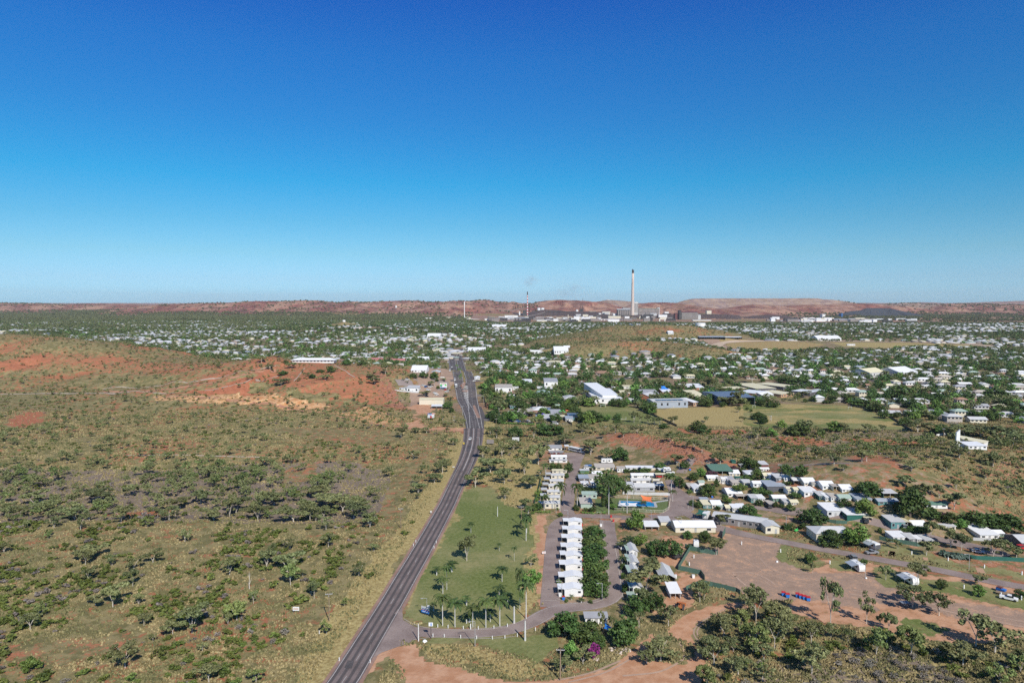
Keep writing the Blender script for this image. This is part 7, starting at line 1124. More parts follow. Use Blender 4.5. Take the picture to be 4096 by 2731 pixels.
# hedges, agaves, rocks
def strip_stuff(name, zn, pts, wd, hgt, mat, label, cat, n, size, seed, kind='stuff', squash=1.0):
    P = [G(zn(*p)) for p in pts]; r = np.random.default_rng(seed); cs = []
    for a, b_ in zip(P[:-1], P[1:]):
        L = math.hypot(b_[0] - a[0], b_[1] - a[1]); m = max(20, int(n * L * wd * hgt)); t = r.random(m); w_ = (r.random(m) - .5) * wd; dx, dy = (b_[0] - a[0]) / L, (b_[1] - a[1]) / L; x = a[0] + dx * L * t - dy * w_; y = a[1] + dy * L * t + dx * w_; cs.append(np.stack([x, y, hs(x, y) + hgt * r.random(m) ** .6], 1))
    c = np.concatenate(cs); d = r.normal(size=c.shape); d[:, 2] = np.abs(d[:, 2]); d /= np.linalg.norm(d, axis=1)[:, None]; o = link(name, qmesh(name, quads(c, d, np.full(len(c), size), r), [mat])); o['category'] = cat; o['label'] = label
    if kind: o['kind'] = kind
strip_stuff('clipped_hedge', Z2, [(2075, 722), (2220, 745)], 1.6, 1.7, M_DENSE, 'clipped dark hedge in front of the white roofed home', 'hedge', 40, .3, 1, None); strip_stuff('clipped_hedge', Z2, [(1760, 672), (1885, 680)], 1.0, .9, M_BRIGHT, 'yellow-green hedge below the cream roofed home', 'hedge', 40, .3, 2, None); strip_stuff('clipped_hedge', Z3, [(1250, 890), (1440, 895)], 2.0, 2.4, M_DENSE, 'high dark hedge in front of the white home', 'hedge', 34, .35, 3, None)
strip_stuff('clipped_hedge', Z4, [(898, 528), (898, 500)], 1.7, 1.6, M_DENSE, 'clipped hedge beside the second narrow unit', 'hedge', 40, .3, 5, None); strip_stuff('clipped_hedge', Z4, [(905, 616), (905, 590)], 1.6, 1.6, M_DENSE, 'clipped hedge beside the third narrow unit', 'hedge', 40, .3, 6, None); strip_stuff('clipped_hedge', Z4, [(915, 736), (912, 700)], 1.6, 1.8, M_BRIGHT, 'clipped hedge beside the nearest narrow unit', 'hedge', 40, .3, 7, None)
strip_stuff('agave_hedge', Z7, [(895, 285), (1000, 322), (1190, 340)], 3.2, 1.5, simple('agave leaves', (.12, .17, .13), .6, .25, 1.5), 'dense grey-green agave hedge above the lawn', 'hedge', 12, .75, 4, None); strip_stuff('flower_bed', Z1, [(860, 1180), (1050, 1195), (1270, 1190)], 1.6, .8, M_BRIGHT, 'low yellow-green shrub bed below the beige block', 'shrub bed', 16, .4, 8); strip_stuff('flower_bed', Z1, [(130, 1170), (400, 1180)], 1.8, .9, M_BRIGHT, 'low shrub bed in front of the cream cabins', 'shrub bed', 14, .4, 9); strip_stuff('flower_bed', K6, [(230, 1020), (500, 1035), (850, 1045), (1100, 1060)], 2.0, 1.3, M_BRIGHT, 'bright hedge along the school car park', 'hedge', 9, .6, 10)
def rocks(name, pts, n, s0, s1, mat, label, seed, thing=False):
    r = np.random.default_rng(seed); xs = [p[0] for p in pts]; ys = [p[1] for p in pts]; V = []; F_ = []; c = 0; base = np.array([(-1, -1, 0), (1, -1, 0), (1, 1, 0), (-1, 1, 0), (-.7, -.7, 1), (.6, -.7, 1.1), (.7, .6, .9), (-.6, .7, 1)]) * .5; fs = [(0, 1, 5, 4), (1, 2, 6, 5), (2, 3, 7, 6), (3, 0, 4, 7), (4, 5, 6, 7)]
    while c < n:
        x, y = r.uniform(min(xs), max(xs)), r.uniform(min(ys), max(ys))
        if not inpoly([x], [y], pts)[0]: continue
        s = r.uniform(s0, s1) * r.uniform(.4, 1); a = r.uniform(0, 6.28); b = (base + r.normal(0, .1, base.shape)) * (s, s * r.uniform(.6, 1.2), s * r.uniform(.5, .9)); z = float(hs(x, y)) - .15 * s; R2 = np.array([[math.cos(a), -math.sin(a)], [math.sin(a), math.cos(a)]]); b[:, :2] = b[:, :2] @ R2.T; V.append(b + (x, y, z)); F_ += [tuple(q + c * 8 for q in f) for f in fs]; c += 1
    V = np.concatenate(V); o = link(name, npmesh(name, V, np.array(F_).ravel(), np.full(len(F_), 4), [mat])); setp(o, label, 'rocks', None, 'stuff')
m_red = simple('red rock', (.36, .17, .11), .95, .3, .6); rocks('red_boulders', GP(W6, [(1180, 560), (1500, 590), (1720, 640), (1850, 700), (1980, 780), (1940, 860), (1700, 760), (1500, 690), (1150, 640)]), 620, .5, 2.6, m_red, 'red boulders tumbling down the rocky outcrop behind the park', 1); rocks('red_boulders', GP(W7, [(1900, 760), (2352, 740), (2352, 900), (2050, 900)]), 260, .4, 1.7, m_red, 'scattered red rocks on the slope at the far right', 2)
rocks('white_rubble', GP(Z4, [(760, 1240), (960, 1240), (970, 1275), (880, 1310), (800, 1280)]), 90, .3, 1.0, simple('pale rock', (.62, .52, .45), .9, .2, 1), 'heap of pale rubble at the edge of the dirt track', 3); rocks('hill_rocks', GP(OV, [(860, 850), (905, 880), (935, 940), (900, 935), (860, 880)]), 500, 1.0, 4.0, m_red, 'red rock outcrop at the right end of the red hill', 4); rocks('white_rubble', GP(Z4, [(600, 1340), (690, 1330), (680, 1360), (620, 1362)]), 30, .3, .8, MATS['pale rock'], 'pale stones under the magenta bougainvillea', 5)
for zn, x, y, w_, h_, lb in [(Z5, 399, 1236, 42, 26, 'large white boulder beside the entrance poles'), (Z6, 765, 366, 26, 22, 'white boulder at the end of the timber edge'), (Z7, 160, 528, 22, 18, 'white boulder below the strip lawn')]:
    g = at_(zn, x, y); k = mpp(g, zn(1, 0)[0] - zn(0, 0)[0]); b = MB(); vs_ = []; n = 8
    for i in range(5):
        for j in range(n): t = i / 4 * 1.5; a = j * 6.283 / n; rr_ = math.cos(t) * (1 + .12 * math.sin(3 * a + i)); vs_.append((rr_ * math.cos(a) * w_ * k / 2, rr_ * math.sin(a) * w_ * k / 2.6, math.sin(t) * h_ * k * .8))
    b.mesh(vs_, [(i * n + j, i * n + (j + 1) % n, (i + 1) * n + (j + 1) % n, (i + 1) * n + j) for i in range(4) for j in range(n)]); o = b.build('boulder', C_WHITE, None, True); o.location = g; o['category'] = 'boulder'; o['label'] = lb
# ---------------------------------------------------------------- scatter: scrub and town
class Grid:
    def __init__(s, c=10): s.c = c; s.d = {}
    def add(s, x, y, r): s.d.setdefault((int(x // s.c), int(y // s.c)), []).append((x, y, r))
    def hit(s, x, y, r):
        i, j = int(x // s.c), int(y // s.c)
        for a in (i - 1, i, i + 1):
            for b in (j - 1, j, j + 1):
                for (u, v, q) in s.d.get((a, b), ()):
                    if (u - x) ** 2 + (v - y) ** 2 < (q + r) ** 2: return True
        return False
OCC = Grid(12)
for (x, y, r) in SPOTS: OCC.add(x, y, min(r, 4))
def blocked(x, y, m=0):
    b = np.zeros(len(x), bool)
    for (a, c, d, e) in BLOCKS: b |= (x > a - m) & (x < c + m) & (y > d - m) & (y < e + m)
    return b
def near_line(x, y, P, w): return polydist(x, y, [tuple(p) for p in P[::4]])[0] < w
def sample(poly_x0, poly_x1, y0, y1, n, seed):
    r = np.random.default_rng(seed); return r.uniform(poly_x0, poly_x1, n), r.uniform(y0, y1, n)
def inview(x, y, m=1.06): return (np.abs(x) < y * .75 * m + 12)
noroad = lambda x, y: ~(near_line(x, y, HP, 9) | near_line(x, y, EP, 5) | near_line(x, y, R2, 4.6))
P_TOWNR = None
# --- scrub gums
def density_gum(x, y):
    d = np.zeros(len(x)); left = x < -20 - 0 * y
    hw = polydist(x, y, [tuple(p) for p in HP[::4]]); H = hs(x, y)
    left = (x < np.interp(y, HP[:, 1], HP[:, 0]) - 12) & (y < 1150)
    base = .0022 + .004 * (fbm(x, y, 45, 2, 101) > .55)
    d = np.where(left & (y < 300), .0016, d); d = np.where(left & (y >= 305), base, d)
    d = np.where(left & inpoly(x, y, P_GREYL), .0085 * (.5 + 1.4 * (fbm(x, y, 40, 2, 103) > .48)), d)
    d = np.where(left & (H > 9), .0042, d); d = np.where(left & (y > 560) & (H < 5), .006, d)
    mid = (x > np.interp(y, HP[:, 1], HP[:, 0]) + 12) & (y > 380) & (y < 515) & ~inpoly(x, y, P_PARK); d = np.where(mid, .0045, d)
    rh = (y > 330) & (y < 470) & (x > 150) & ~inpoly(x, y, P_PARK); d = np.where(rh, .0060, d)
    br = inpoly(x, y, P_SCRUBBR); d = np.where(br, np.where(x < 112, .024, .010), d); d = np.where(inpoly(x, y, P_GREYR), .0015, d)
    lk = (y > 1050) & (y < 2200) & (H > 5); d = np.where(lk, .0038, d)
    d = np.where((y > 2400) & (y < 2750) & (H > 4), .001, d)
    for p in P_REDS: d = np.where(inpoly(x, y, p), d * .15, d)
    return d
NOVEG = [P_LAWN, P_LAWN2, P_LAWN2G, P_STRIP, P_YARD, P_YARDL, P_YARDR, P_YARDO, P_FIELD1, P_FIELD2, P_FIELD3, P_SHEDDIRT, P_SHEDYARD, P_CARPK, P_COURSE, P_STRIPDRY] + P_TRACK + P_DIRTPARK
def keep_free(x, y):
    k = noroad(x, y) & ~near_line(x, y, LP, 10) & ~near_line(x, y, RP, 10) & ~blocked(x, y, 1.5)
    for p in NOVEG: k &= ~inpoly(x, y, p)
    return k
def scatter(dens, dmax, x0, x1, y0, y1, seed, rmin, bands=True):
    """rejection sampling, denser test points nearer"""
    out = []; r = np.random.default_rng(seed)
    n = int(abs((x1 - x0) * (y1 - y0)) * dmax)
    x = r.uniform(x0, x1, n); y = r.uniform(y0, y1, n); k = inview(x, y); x, y = x[k], y[k]; k = r.random(len(x)) < dens(x, y) / dmax; x, y = x[k], y[k]
    k = keep_free(x, y); x, y = x[k], y[k]
    for a, b in zip(x, y):
        if not OCC.hit(a, b, rmin): OCC.add(a, b, rmin); out.append((a, b))
    return out
gums = scatter(density_gum, .018, -880, 900, 170, 1150, 7, 1.2) + scatter(density_gum, .004, -900, 1300, 1050, 2750, 8, 2)
gums.sort(key=lambda p: p[1] * p[1] + p[0] * p[0]); rr = np.random.default_rng(77)
NG = max(60, 305 - COUNT['gum_tree']); far_gums = []; near_gums = []
gscale = lambda y: 1.0
for i, (x, y) in enumerate(gums):
    h = rr.uniform(2.4, 6.6) * (1.3 if y > 1100 or (y < 235 and 60 < x < 115) else 1) * (1.15 if inpoly([x], [y], P_GREYL)[0] else 1) * (.72 if y > 560 else 1); wd = h * rr.uniform(.85, 1.35)
    if rr.random() < .15: h *= 1.35
    z = float(hs(x, y))
    if i < NG:
        o = put_tree('gumg' if rr.random() < (.55 if inpoly([x], [y], P_SCRUBBR)[0] else .22) else 'gum' if rr.random() < .55 else 'gumd', 'gum_tree', (x, y, z), h, wd, 'open grey-green gum tree' if h < 5.2 else 'taller grey-green gum tree', group='gum trees scattered through the scrub')
    else: far_gums.append((x, y, z, h, wd))
# --- merged far trees
def lod(seed, shape, n, size, squash=.85):
    r = np.random.default_rng(seed); cl = shape(seed); k = max(1, n // len(cl)); return clumps_to_quads(cl, k, size, r, squash)
def merge(templates, items, r):
    V = []
    for t in range(len(templates)):
        it = np.array([q for i, q in enumerate(items) if i % len(templates) == t])
        if not len(it): continue
        tv = templates[t]; a = r.uniform(0, 6.28, len(it)); c, s = np.cos(a), np.sin(a)
        x = tv[None, :, 0] * it[:, 4:5]; y = tv[None, :, 1] * it[:, 4:5]; X = x * c[:, None] - y * s[:, None] + it[:, 0:1]; Y = x * s[:, None] + y * c[:, None] + it[:, 1:2]; Z = tv[None, :, 2] * it[:, 3:4] + it[:, 2:3]
        V.append(np.stack([X, Y, Z], -1).reshape(-1, 3))
    return np.concatenate(V) if V else np.zeros((0, 3))
def stuffmesh(name, templ, items, mat, label, cat, r):
    if not items: return
    o = link(name, qmesh(name, merge(templ, items, r), [mat])); setp(o, label, cat, None, 'stuff'); return o
gl1 = [lod(s, lambda q: gum_shape(q)[0], 420, .075, .7) for s in (1, 2, 3, 5)]; gl2 = [lod(s, lambda q: gum_shape(q)[0], 90, .15, .7) for s in (1, 2, 3, 5)]
dl1 = [lod(s, dense_shape, 420, .09) for s in (1, 2, 3, 4)]; dl2 = [lod(s, dense_shape, 130, .15) for s in (1, 2, 3, 4)]; dl3 = [lod(s, dense_shape, 46, .26) for s in (1, 2, 3, 4)]
fg_ = [q for q in far_gums if q[1] < 620]; stuffmesh('fresh_gum_trees', gl1, fg_[::4], M_GUMG, 'fresher green gum trees of the middle distance scrub', 'gum trees', rr); stuffmesh('distant_gum_trees', gl1, [q for i, q in enumerate(fg_) if i % 4], M_GUM, 'grey-green gum trees of the middle distance scrub', 'gum trees', rr); stuffmesh('hill_gum_trees', gl2, [q for q in far_gums if q[1] >= 620], M_GUM, 'sparse gum trees on the red hills and beyond', 'gum trees', rr)
# --- shrubs
def density_shrub(x, y):
    left = (x < np.interp(y, HP[:, 1], HP[:, 0]) - 8) & (y < 1150); n = fbm(x, y, 22, 3, 131); n2 = fbm(x, y, 9, 2, 133)
    ctr = np.exp(-((x + 65) / 38) ** 2 - ((y - 205) / 36) ** 2); d = np.where(left & (y < 318), .17 * sstep(.50 - .12 * ctr, .60 - .10 * ctr, n * .6 + n2 * .4) + .006, 0); d = np.where(left & (y >= 318), .022 * sstep(.45, .6, n) + .006, d)
    verge = near_line(x, y, HP, 26); d = np.where(left & verge, .002, d)
    for p in P_REDS: d = np.where(inpoly(x, y, p), d * .1, d)
    H = hs(x, y); d = np.where(left & (H > 8), .008, d)
    br = inpoly(x, y, P_SCRUBBR); d = np.where(br, .05 + .10 * sstep(.42, .58, n), d)
    rm = (x > 140) & (y > 330) & (y < 520) & ~inpoly(x, y, P_PARK); d = np.where(rm, .02 + .03 * sstep(.5, .6, n), d)
    mid = (x > np.interp(y, HP[:, 1], HP[:, 0]) + 10) & (y > 290) & (y < 515) & (x <= 140) & ~inpoly(x, y, P_PARK); d = np.where(mid, .008 + .02 * sstep(.5, .6, n), d)
    d = np.where((y > 1050) & (y < 2200) & (H > 5), .012, d); d = np.where(inpoly(x, y, P_FIELD2) , .002, d)
    return d
shr = scatter(density_shrub, .18, -560, 520, 165, 560, 17, .75) + scatter(density_shrub, .03, -880, 700, 560, 1150, 18, 1.0) + scatter(density_shrub, .012, -300, 1300, 1150, 2000, 19, 1)
shr.sort(key=lambda p: p[1] * p[1] + p[0] * p[0]); far_s = []; far_g = []; ns = 0
for i, (x, y) in enumerate(shr):
    grey = inpoly([x], [y], P_GREYR)[0] or (inpoly([x], [y], P_GREYL)[0] and rr.random() < .6) or rr.random() < .16; z = float(hs(x, y))
    wd = rr.uniform(1.6, 4.4) * (.85 if grey else 1) * (.8 if y > 320 else 1); h = wd * rr.uniform(.45, .65)
    if ns < 300:
        lib = SHG if grey else SHR; o = link('shrub', lib[rr.integers(len(lib))]); o.location = (x, y, z - .1); o.scale = (wd, wd, h); o.rotation_euler = (0, 0, rr.uniform(0, 6.28)); o['category'] = 'shrub'; o['group'] = 'low shrubs of the scrub'
        want_label(o, 'grey low shrub' if grey else ('broad olive shrub' if wd > 2.9 else 'small olive shrub'), x, y); ns += 1
    else: (far_g if grey else far_s).append((x, y, z - .1, h, wd))
def shrub_t(seed, n, size): r = np.random.default_rng(seed); return clumps_to_quads([(r.normal(0, .17), r.normal(0, .17), r.uniform(.25, .65), .22) for _ in range(6)], n // 6, size, r, .9)
st = [shrub_t(s, 84, .2) for s in range(5)]
stuffmesh('scrub_bushes', st, far_s, M_SHRUB, 'olive wattle bushes spreading over the scrub', 'bushes', rr); stuffmesh('grey_bushes', st, far_g, M_GREYSH, 'dry grey bushes between the gums', 'bushes', rr)
# --- tussock grass: small tufts with their own shade
def tuft_field():
    r = np.random.default_rng(5); n = 330000; y = 165 + (620 - 165) * r.random(n) ** 1.5; x = (r.random(n) * 2 - 1) * (y * .76 + 10); k = keep_free(x, y) & ~inpoly(x, y, P_PARK); x, y = x[k], y[k]
    k = r.random(len(x)) < np.clip(.25 + 1.6 * (fbm(x, y, 7, 2, 151) - .35), .05, 1); x, y = x[k], y[k]
    for p in P_REDS: k = ~inpoly(x, y, p) | (r.random(len(x)) < .12); x, y = x[k], y[k]
    z = hs(x, y); s = r.uniform(.3, .78, len(x)) * (1 + .6 * sstep(300, 500, y)); h = s * r.uniform(.5, .9, len(x)); a = r.uniform(0, 6.28, len(x)); V = []; 
    for t in range(3):
        b = a + t * 2.09; lx, ly = np.cos(b) * s * .5, np.sin(b) * s * .5; ox, oy = np.cos(b + 1.57) * s * .28, np.sin(b + 1.57) * s * .28
        V.append(np.stack([np.stack([x - lx + ox * 1.5, y - ly + oy * 1.5, z - .03], 1), np.stack([x + lx + ox * 1.5, y + ly + oy * 1.5, z - .03], 1), np.stack([x + lx * .5, y + ly * .5, z + h], 1), np.stack([x - lx * .5, y - ly * .5, z + h], 1)], 1))
    V = np.stack(V, 1).reshape(-1, 3)
    m, nt, b = newmat('tussock grass'); pos = N(nt, 'ShaderNodeNewGeometry').outputs['Position']; n1 = noise(nt, pos, .09, 4, .6); n2 = noise(nt, pos, 1.1, 2, .6)
    c = mixc(nt, mrange(nt, n2, .35, .65), (.17, .135, .062), (.39, .32, .165)); c2 = mixc(nt, mrange(nt, n2, .35, .65), (.10, .10, .045), (.22, .205, .095)); nt.links.new(mixc(nt, mrange(nt, n1, .42, .58), c, c2), b.inputs['Base Color']); b.inputs['Roughness'].default_value = .9; b.inputs['Specular IOR Level'].default_value = .1
    o = link('grass_tussocks', qmesh('grass_tussocks', V, [m])); setp(o, 'dry straw and olive grass tussocks over the red earth', 'grass', None, 'stuff'); print('tufts', len(x))
tuft_field()
# ---------------------------------------------------------------- town
TA = R(-7)
def town_ok(x, y):
    H = hs(x, y); k = (H < 7) & inview(x, y, 1.03)
    front = np.where(x < -150, 1040 + .0 * x, np.where(x < 60, 760, 0)); front = np.where(x >= 60, 640 - .25 * (x - 60), front); front = np.where(x > 330, np.maximum(475, 572 - .25 * (x - 330)), front)
    k &= y > front
    for p in (P_FIELD1, P_FIELD2, P_FIELD3, P_COURSE, P_COURSER, P_CARPK, P_SHEDYARD, P_SHEDDIRT, P_SCHOOL, P_SLOPE): k &= ~inpoly(x, y, p)
    k &= ~((y > 500) & (y < 1150) & (near_line(x, y, LP, 24) | near_line(x, y, RP, 24)))
    return k
P_SCHOOL = FP(OV, [(1085, 1010), (1105, 880), (1130, 862), (1330, 866), (1450, 868), (1700, 868), (1790, 876), (1850, 890), (1880, 925), (2000, 960), (2070, 1000), (1700, 1010)])
P_SLOPE = [(-3000, 300), (-150, 300), (-110, 640), (-150, 760), (-240, 930), (-700, 1120), (-3000, 1250)]
def far_edge(x): return np.interp(x, [-3200, -2400, -1500, -700, -300, 0, 1500, 2600, 3500], [2700, 3000, 3300, 3400, 3250, 2950, 2950, 3000, 3400])
TB = Grid(16); houses = []; rt_ = np.random.default_rng(31); cT, sT = math.cos(TA), math.sin(TA); streets = []
rowgap = [30, 46]; v = 300.0; j = 0; rows = []
while v < 3900: rows.append(v); v += rowgap[j % 2]; j += 1
for j, v in enumerate(rows):
    u = np.arange(-3200, 3400, 19.0) + rt_.uniform(-3, 3); u = u + rt_.normal(0, 1.2, len(u)); keep = (np.floor((u + 40 * math.sin(v)) / 190.0) - (u + 40 * math.sin(v)) / 190.0 + 1) > .09
    u = u[keep]; vv = v + rt_.normal(0, 1.6, len(u)); x = u * cT - vv * sT; y = u * sT + vv * cT; k = town_ok(x, y) & (y < far_edge(x)) & ~blocked(x, y, 6)
    dn = fbm(x, y, 260, 2, 201); pr = np.where(y < 1300, .90, np.clip(.50 + 3.2 * (dn - .44), .12, .95)); pr = np.where((x < -300) & (y > 1300), pr * 1.1, pr); pr = np.where((x < -1700), pr * .85, pr); k &= rt_.random(len(x)) < pr
    for a, b in zip(x[k], y[k]): houses.append((float(a), float(b), (1 if j % 2 else -1)))
houses.sort(key=lambda q: q[1]); print('houses', len(houses))
wallm = [C_WHITE, C_CREAM, C_LROOF, C_DUST, C_TAN]; roofs = [C_LROOF, C_WROOF, C_TAN, C_WROOF, C_GROOF, C_YROOF, C_BROOF, C_LROOF, C_RUST, C_PGREEN, C_LROOF, C_WROOF]
ROOFN = {id(C_LROOF): 'pale grey', id(C_WROOF): 'white', id(C_TAN): 'tan', id(C_GROOF): 'grey', id(C_YROOF): 'cream', id(C_BROOF): 'blue-grey', id(C_RUST): 'rusty brown', id(C_PGREEN): 'pale green'}
HT = {}
def htemplate(k):
    """walls, roof, windows of one house type, shared by its copies"""
    if k in HT: return HT[k]
    W, D, H = [(14, 9, 2.9), (12, 8.5, 3.0), (16, 9, 2.8), (11, 9, 4.6)][k % 4]; kind = ['hip', 'gable', 'hip', 'hip'][k % 4]
    wl = wall_mesh(W, D, H, kind); rf = roof_mesh(W, D, H, kind, .7, .1, 1.9 if kind != 'gable' else 1.5); wn = []
    for i in range(4): b = MB(); x = -W / 2 + W * (i + .5) / 4; b.box(x - .8, x + .8, -D / 2 - .07, -D / 2 - .004, H - 1.75, H - .65); wn.append(b.me('window', C_GLASS))
    HT[k] = (W, D, H, wl, rf, wn, {}); return HT[k]
ni = 0; far_h = []
for (x, y, side) in houses:
    k = int(rt_.integers(4)); ang = TA + rt_.normal(0, .05) + (math.pi / 2 if rt_.random() < .14 else 0); z = float(hs(x, y)); OCC.add(x, y, 6.5); TB.add(x, y, 6)
    rm = roofs[rt_.integers(len(roofs))]; wm = wallm[rt_.integers(len(wallm))]
    if y > 1300 and rm is not C_YROOF and rt_.random() < .6: rm = C_WROOF
    if ni < 300:
        W, D, H, wl, rf, wn, cache = htemplate(k)
        if ('w', wm.name) not in cache: cache[('w', wm.name)] = wl.me('wall', wm)
        if ('r', rm.name) not in cache: cache[('r', rm.name)] = rf.me('roof', rm)
        o = empty('house', (x, y, z), ang); o['category'] = 'house'; o['group'] = 'suburban houses'; link('wall', cache[('w', wm.name)], o); link('roof', cache[('r', rm.name)], o)
        if ni < 150:
            for m in wn: link('window', m, o)
        s = rt_.uniform(.85, 1.12); o.scale = (s, s, 1); want_label(o, f'{ROOFN[id(rm)]} roofed {"two storey " if k % 4 == 3 else ""}house', x, y); ni += 1
    else: far_h.append((x, y, z, ang, rt_.uniform(.8, 1.25), rm, wm, k))
def far_houses():
    V = []; F_ = []; Sz = []; MI = []; mats = []; n = 0
    for (x, y, z, a, s, rm, wm, k) in far_h:
        for m in (rm, wm):
            if m not in mats: mats.append(m)
        W, D, H = [(14, 9, 2.9), (12, 8.5, 3.0), (20, 10, 3.2), (11, 9, 4.6)][k]; W *= s; c, s_ = math.cos(a), math.sin(a); w2, d2, o = W / 2, D / 2, .6
        P = [(-w2, -d2, -.5), (w2, -d2, -.5), (w2, d2, -.5), (-w2, d2, -.5), (-w2, -d2, H), (w2, -d2, H), (w2, d2, H), (-w2, d2, H), (-w2 - o, -d2 - o, H - .1), (w2 + o, -d2 - o, H - .1), (w2 + o, d2 + o, H - .1), (-w2 - o, d2 + o, H - .1), (-w2 + d2 * .9, 0, H + 1.8), (w2 - d2 * .9, 0, H + 1.8)]
        V += [(x + p[0] * c - p[1] * s_, y + p[0] * s_ + p[1] * c, z + p[2]) for p in P]
        for f, m in (((0, 1, 5, 4), wm), ((1, 2, 6, 5), wm), ((2, 3, 7, 6), wm), ((3, 0, 4, 7), wm), ((8, 9, 13, 12), rm), ((9, 10, 13), rm), ((10, 11, 12, 13), rm), ((11, 8, 12), rm)): F_ += [n + q for q in f]; Sz.append(len(f)); MI.append(mats.index(m))
        n += 14
    o = link('distant_houses', npmesh('distant_houses', V, F_, Sz, mats, MI)); setp(o, 'white and grey roofed houses spread through the distant town', 'houses', None, 'stuff')
far_houses()
for j in range(1, len(rows) - 1, 2):       # streets between the rows
    v = (rows[j] + rows[j + 1]) / 2; 
    if v > 2600: break
    u = np.arange(-2600, 2800, 22.0); x = u * cT - v * sT; y = u * sT + v * cT; k = town_ok(x, y) & (y < far_edge(x)); seg = []
    for a, b, q in zip(x, y, k):
        if q: seg.append((a, b))
        else:
            if len(seg) > 3: streets.append(seg)
            seg = []
    if len(seg) > 3: streets.append(seg)
for i, s_ in enumerate(streets): 
    ribbon('street_verge', s_, 17, simple('red street verge', (.36, .19, .12), .95, .2, .1) if 'red street verge' not in MATS else MATS['red street verge'], .04, step=22, cross=2) if i < 40 else None; ribbon('street', s_, 7.5, M_STREET, .10, step=22, cross=2)
for zn, pts, w in [(OV, [(1270, 884), (1450, 868), (1700, 858), (1900, 850), (1960, 835)], 13), (W7, [(740, 60), (850, 110), (900, 150)], 9), (W7, [(1130, 190), (1300, 260), (1500, 310), (1640, 370), (1780, 430)], 9), (W7, [(1400, 290), (1700, 300), (2352, 300)], 8), (W7, [(900, 10), (1100, 60), (1250, 130), (1500, 150)], 8), (H3, [(255, 535), (275, 565), (330, 615)], 12), (H4, [(1330, 790), (1450, 815), (1560, 850)], 9), (H4, [(820, 800), (900, 830), (1010, 855)], 8), (H3, [(960, 580), (930, 600), (915, 630)], 8), (H3, [(1120, 720), (1080, 745), (1060, 770)], 8)]:
    ribbon('street', [G(zn(*p)) for p in pts], w, M_STREET, .14, step=8)
# town trees
def density_town(x, y):
    k = town_ok(x, y) & (y < far_edge(x) + 150); n = fbm(x, y, 90, 3, 221)
    d = np.where(k, .0052 + .0085 * sstep(.42, .62, n), 0); d = np.where(k & (y > 1400), d * (.35 + .9 * sstep(.44, .58, fbm(x, y, 240, 2, 225))), d)
    pk = inpoly(x, y, P_SCHOOL) & (x < 330) & ~inpoly(x, y, P_FIELD1) & ~inpoly(x, y, P_FIELD2) & ~inpoly(x, y, P_FIELD3); d = np.where(pk, np.where((x < 130) & (y > 555), .0065, .0012), d)
    band = (y > 640) & (y < 800) & (x > 0) & (x < 260); d = np.where(band, .011, d)
    gap = (y >= far_edge(x)) & (y < 3500) & (x < -200) & (x > -4000); d = np.where(gap & (hs(x, y) < 8), .004, d)
    sl = inpoly(x, y, P_SLOPE); d = np.where(sl, 0, d)
    return d
r5 = np.random.default_rng(9); tt = []
for (y0, y1, dm) in ((470, 900, .016), (900, 1500, .016), (1500, 2300, .014), (2300, 3500, .009)):
    x0 = -y1 * .8; n = int(2 * abs(x0) * (y1 - y0) * dm); x = r5.uniform(x0, -x0, n); y = r5.uniform(y0, y1, n); k = inview(x, y) & (r5.random(n) < density_town(x, y) / dm); x, y = x[k], y[k]; k = ~blocked(x, y, 1.5) & ~near_line(x, y, LP, 11) & ~near_line(x, y, RP, 11); x, y = x[k], y[k]
    for a, b in zip(x, y):
        if not TB.hit(a, b, 1.0): tt.append((float(a), float(b)))
tt.sort(key=lambda q: q[1]); print('town trees', len(tt)); NT = max(60, 310 - COUNT['shade_tree']); nt_i = 0; B1 = []; B2 = []; B3 = []; G1 = []; G2 = []; BR = []
for i, (x, y) in enumerate(tt):
    z = float(hs(x, y)); h = r5.uniform(4.5, 10.5); wd = h * r5.uniform(.9, 1.4); q = r5.random()
    if y > 1400: h *= .85
    if nt_i < NT and q < .62:
        kd = 'dense' if q < .46 else 'bright'; put_tree(kd, 'shade_tree', (x, y, z), h, wd, 'dark round garden tree' if kd == 'dense' else 'bright green garden tree', group='garden trees among the houses'); nt_i += 1
    elif q > .72: (G1 if y < 1400 else G2).append((x, y, z, h, wd))
    elif q > .60: BR.append((x, y, z, h, wd))
    else: (B1 if y < 1200 else B2 if y < 2000 else B3).append((x, y, z, h, wd))
stuffmesh('garden_trees', dl1, B1, M_DENSE, 'dark green garden trees between the nearer suburban houses', 'trees', r5); stuffmesh('town_trees', dl2, B2, M_DENSE, 'dark green trees filling the middle of the town', 'trees', r5); stuffmesh('far_town_trees', dl3, B3, M_DENSE, 'dark trees along the far side of the town', 'trees', r5)
stuffmesh('bright_town_trees', dl2, BR, M_BRIGHT, 'brighter green trees dotted through the town', 'trees', r5); stuffmesh('town_gum_trees', gl1, G1, M_GUM, 'grey-green gum trees between the nearer houses', 'gum trees', r5); stuffmesh('far_gum_trees', gl2, G2, M_GUM, 'grey-green gum trees across the far town', 'gum trees', r5)
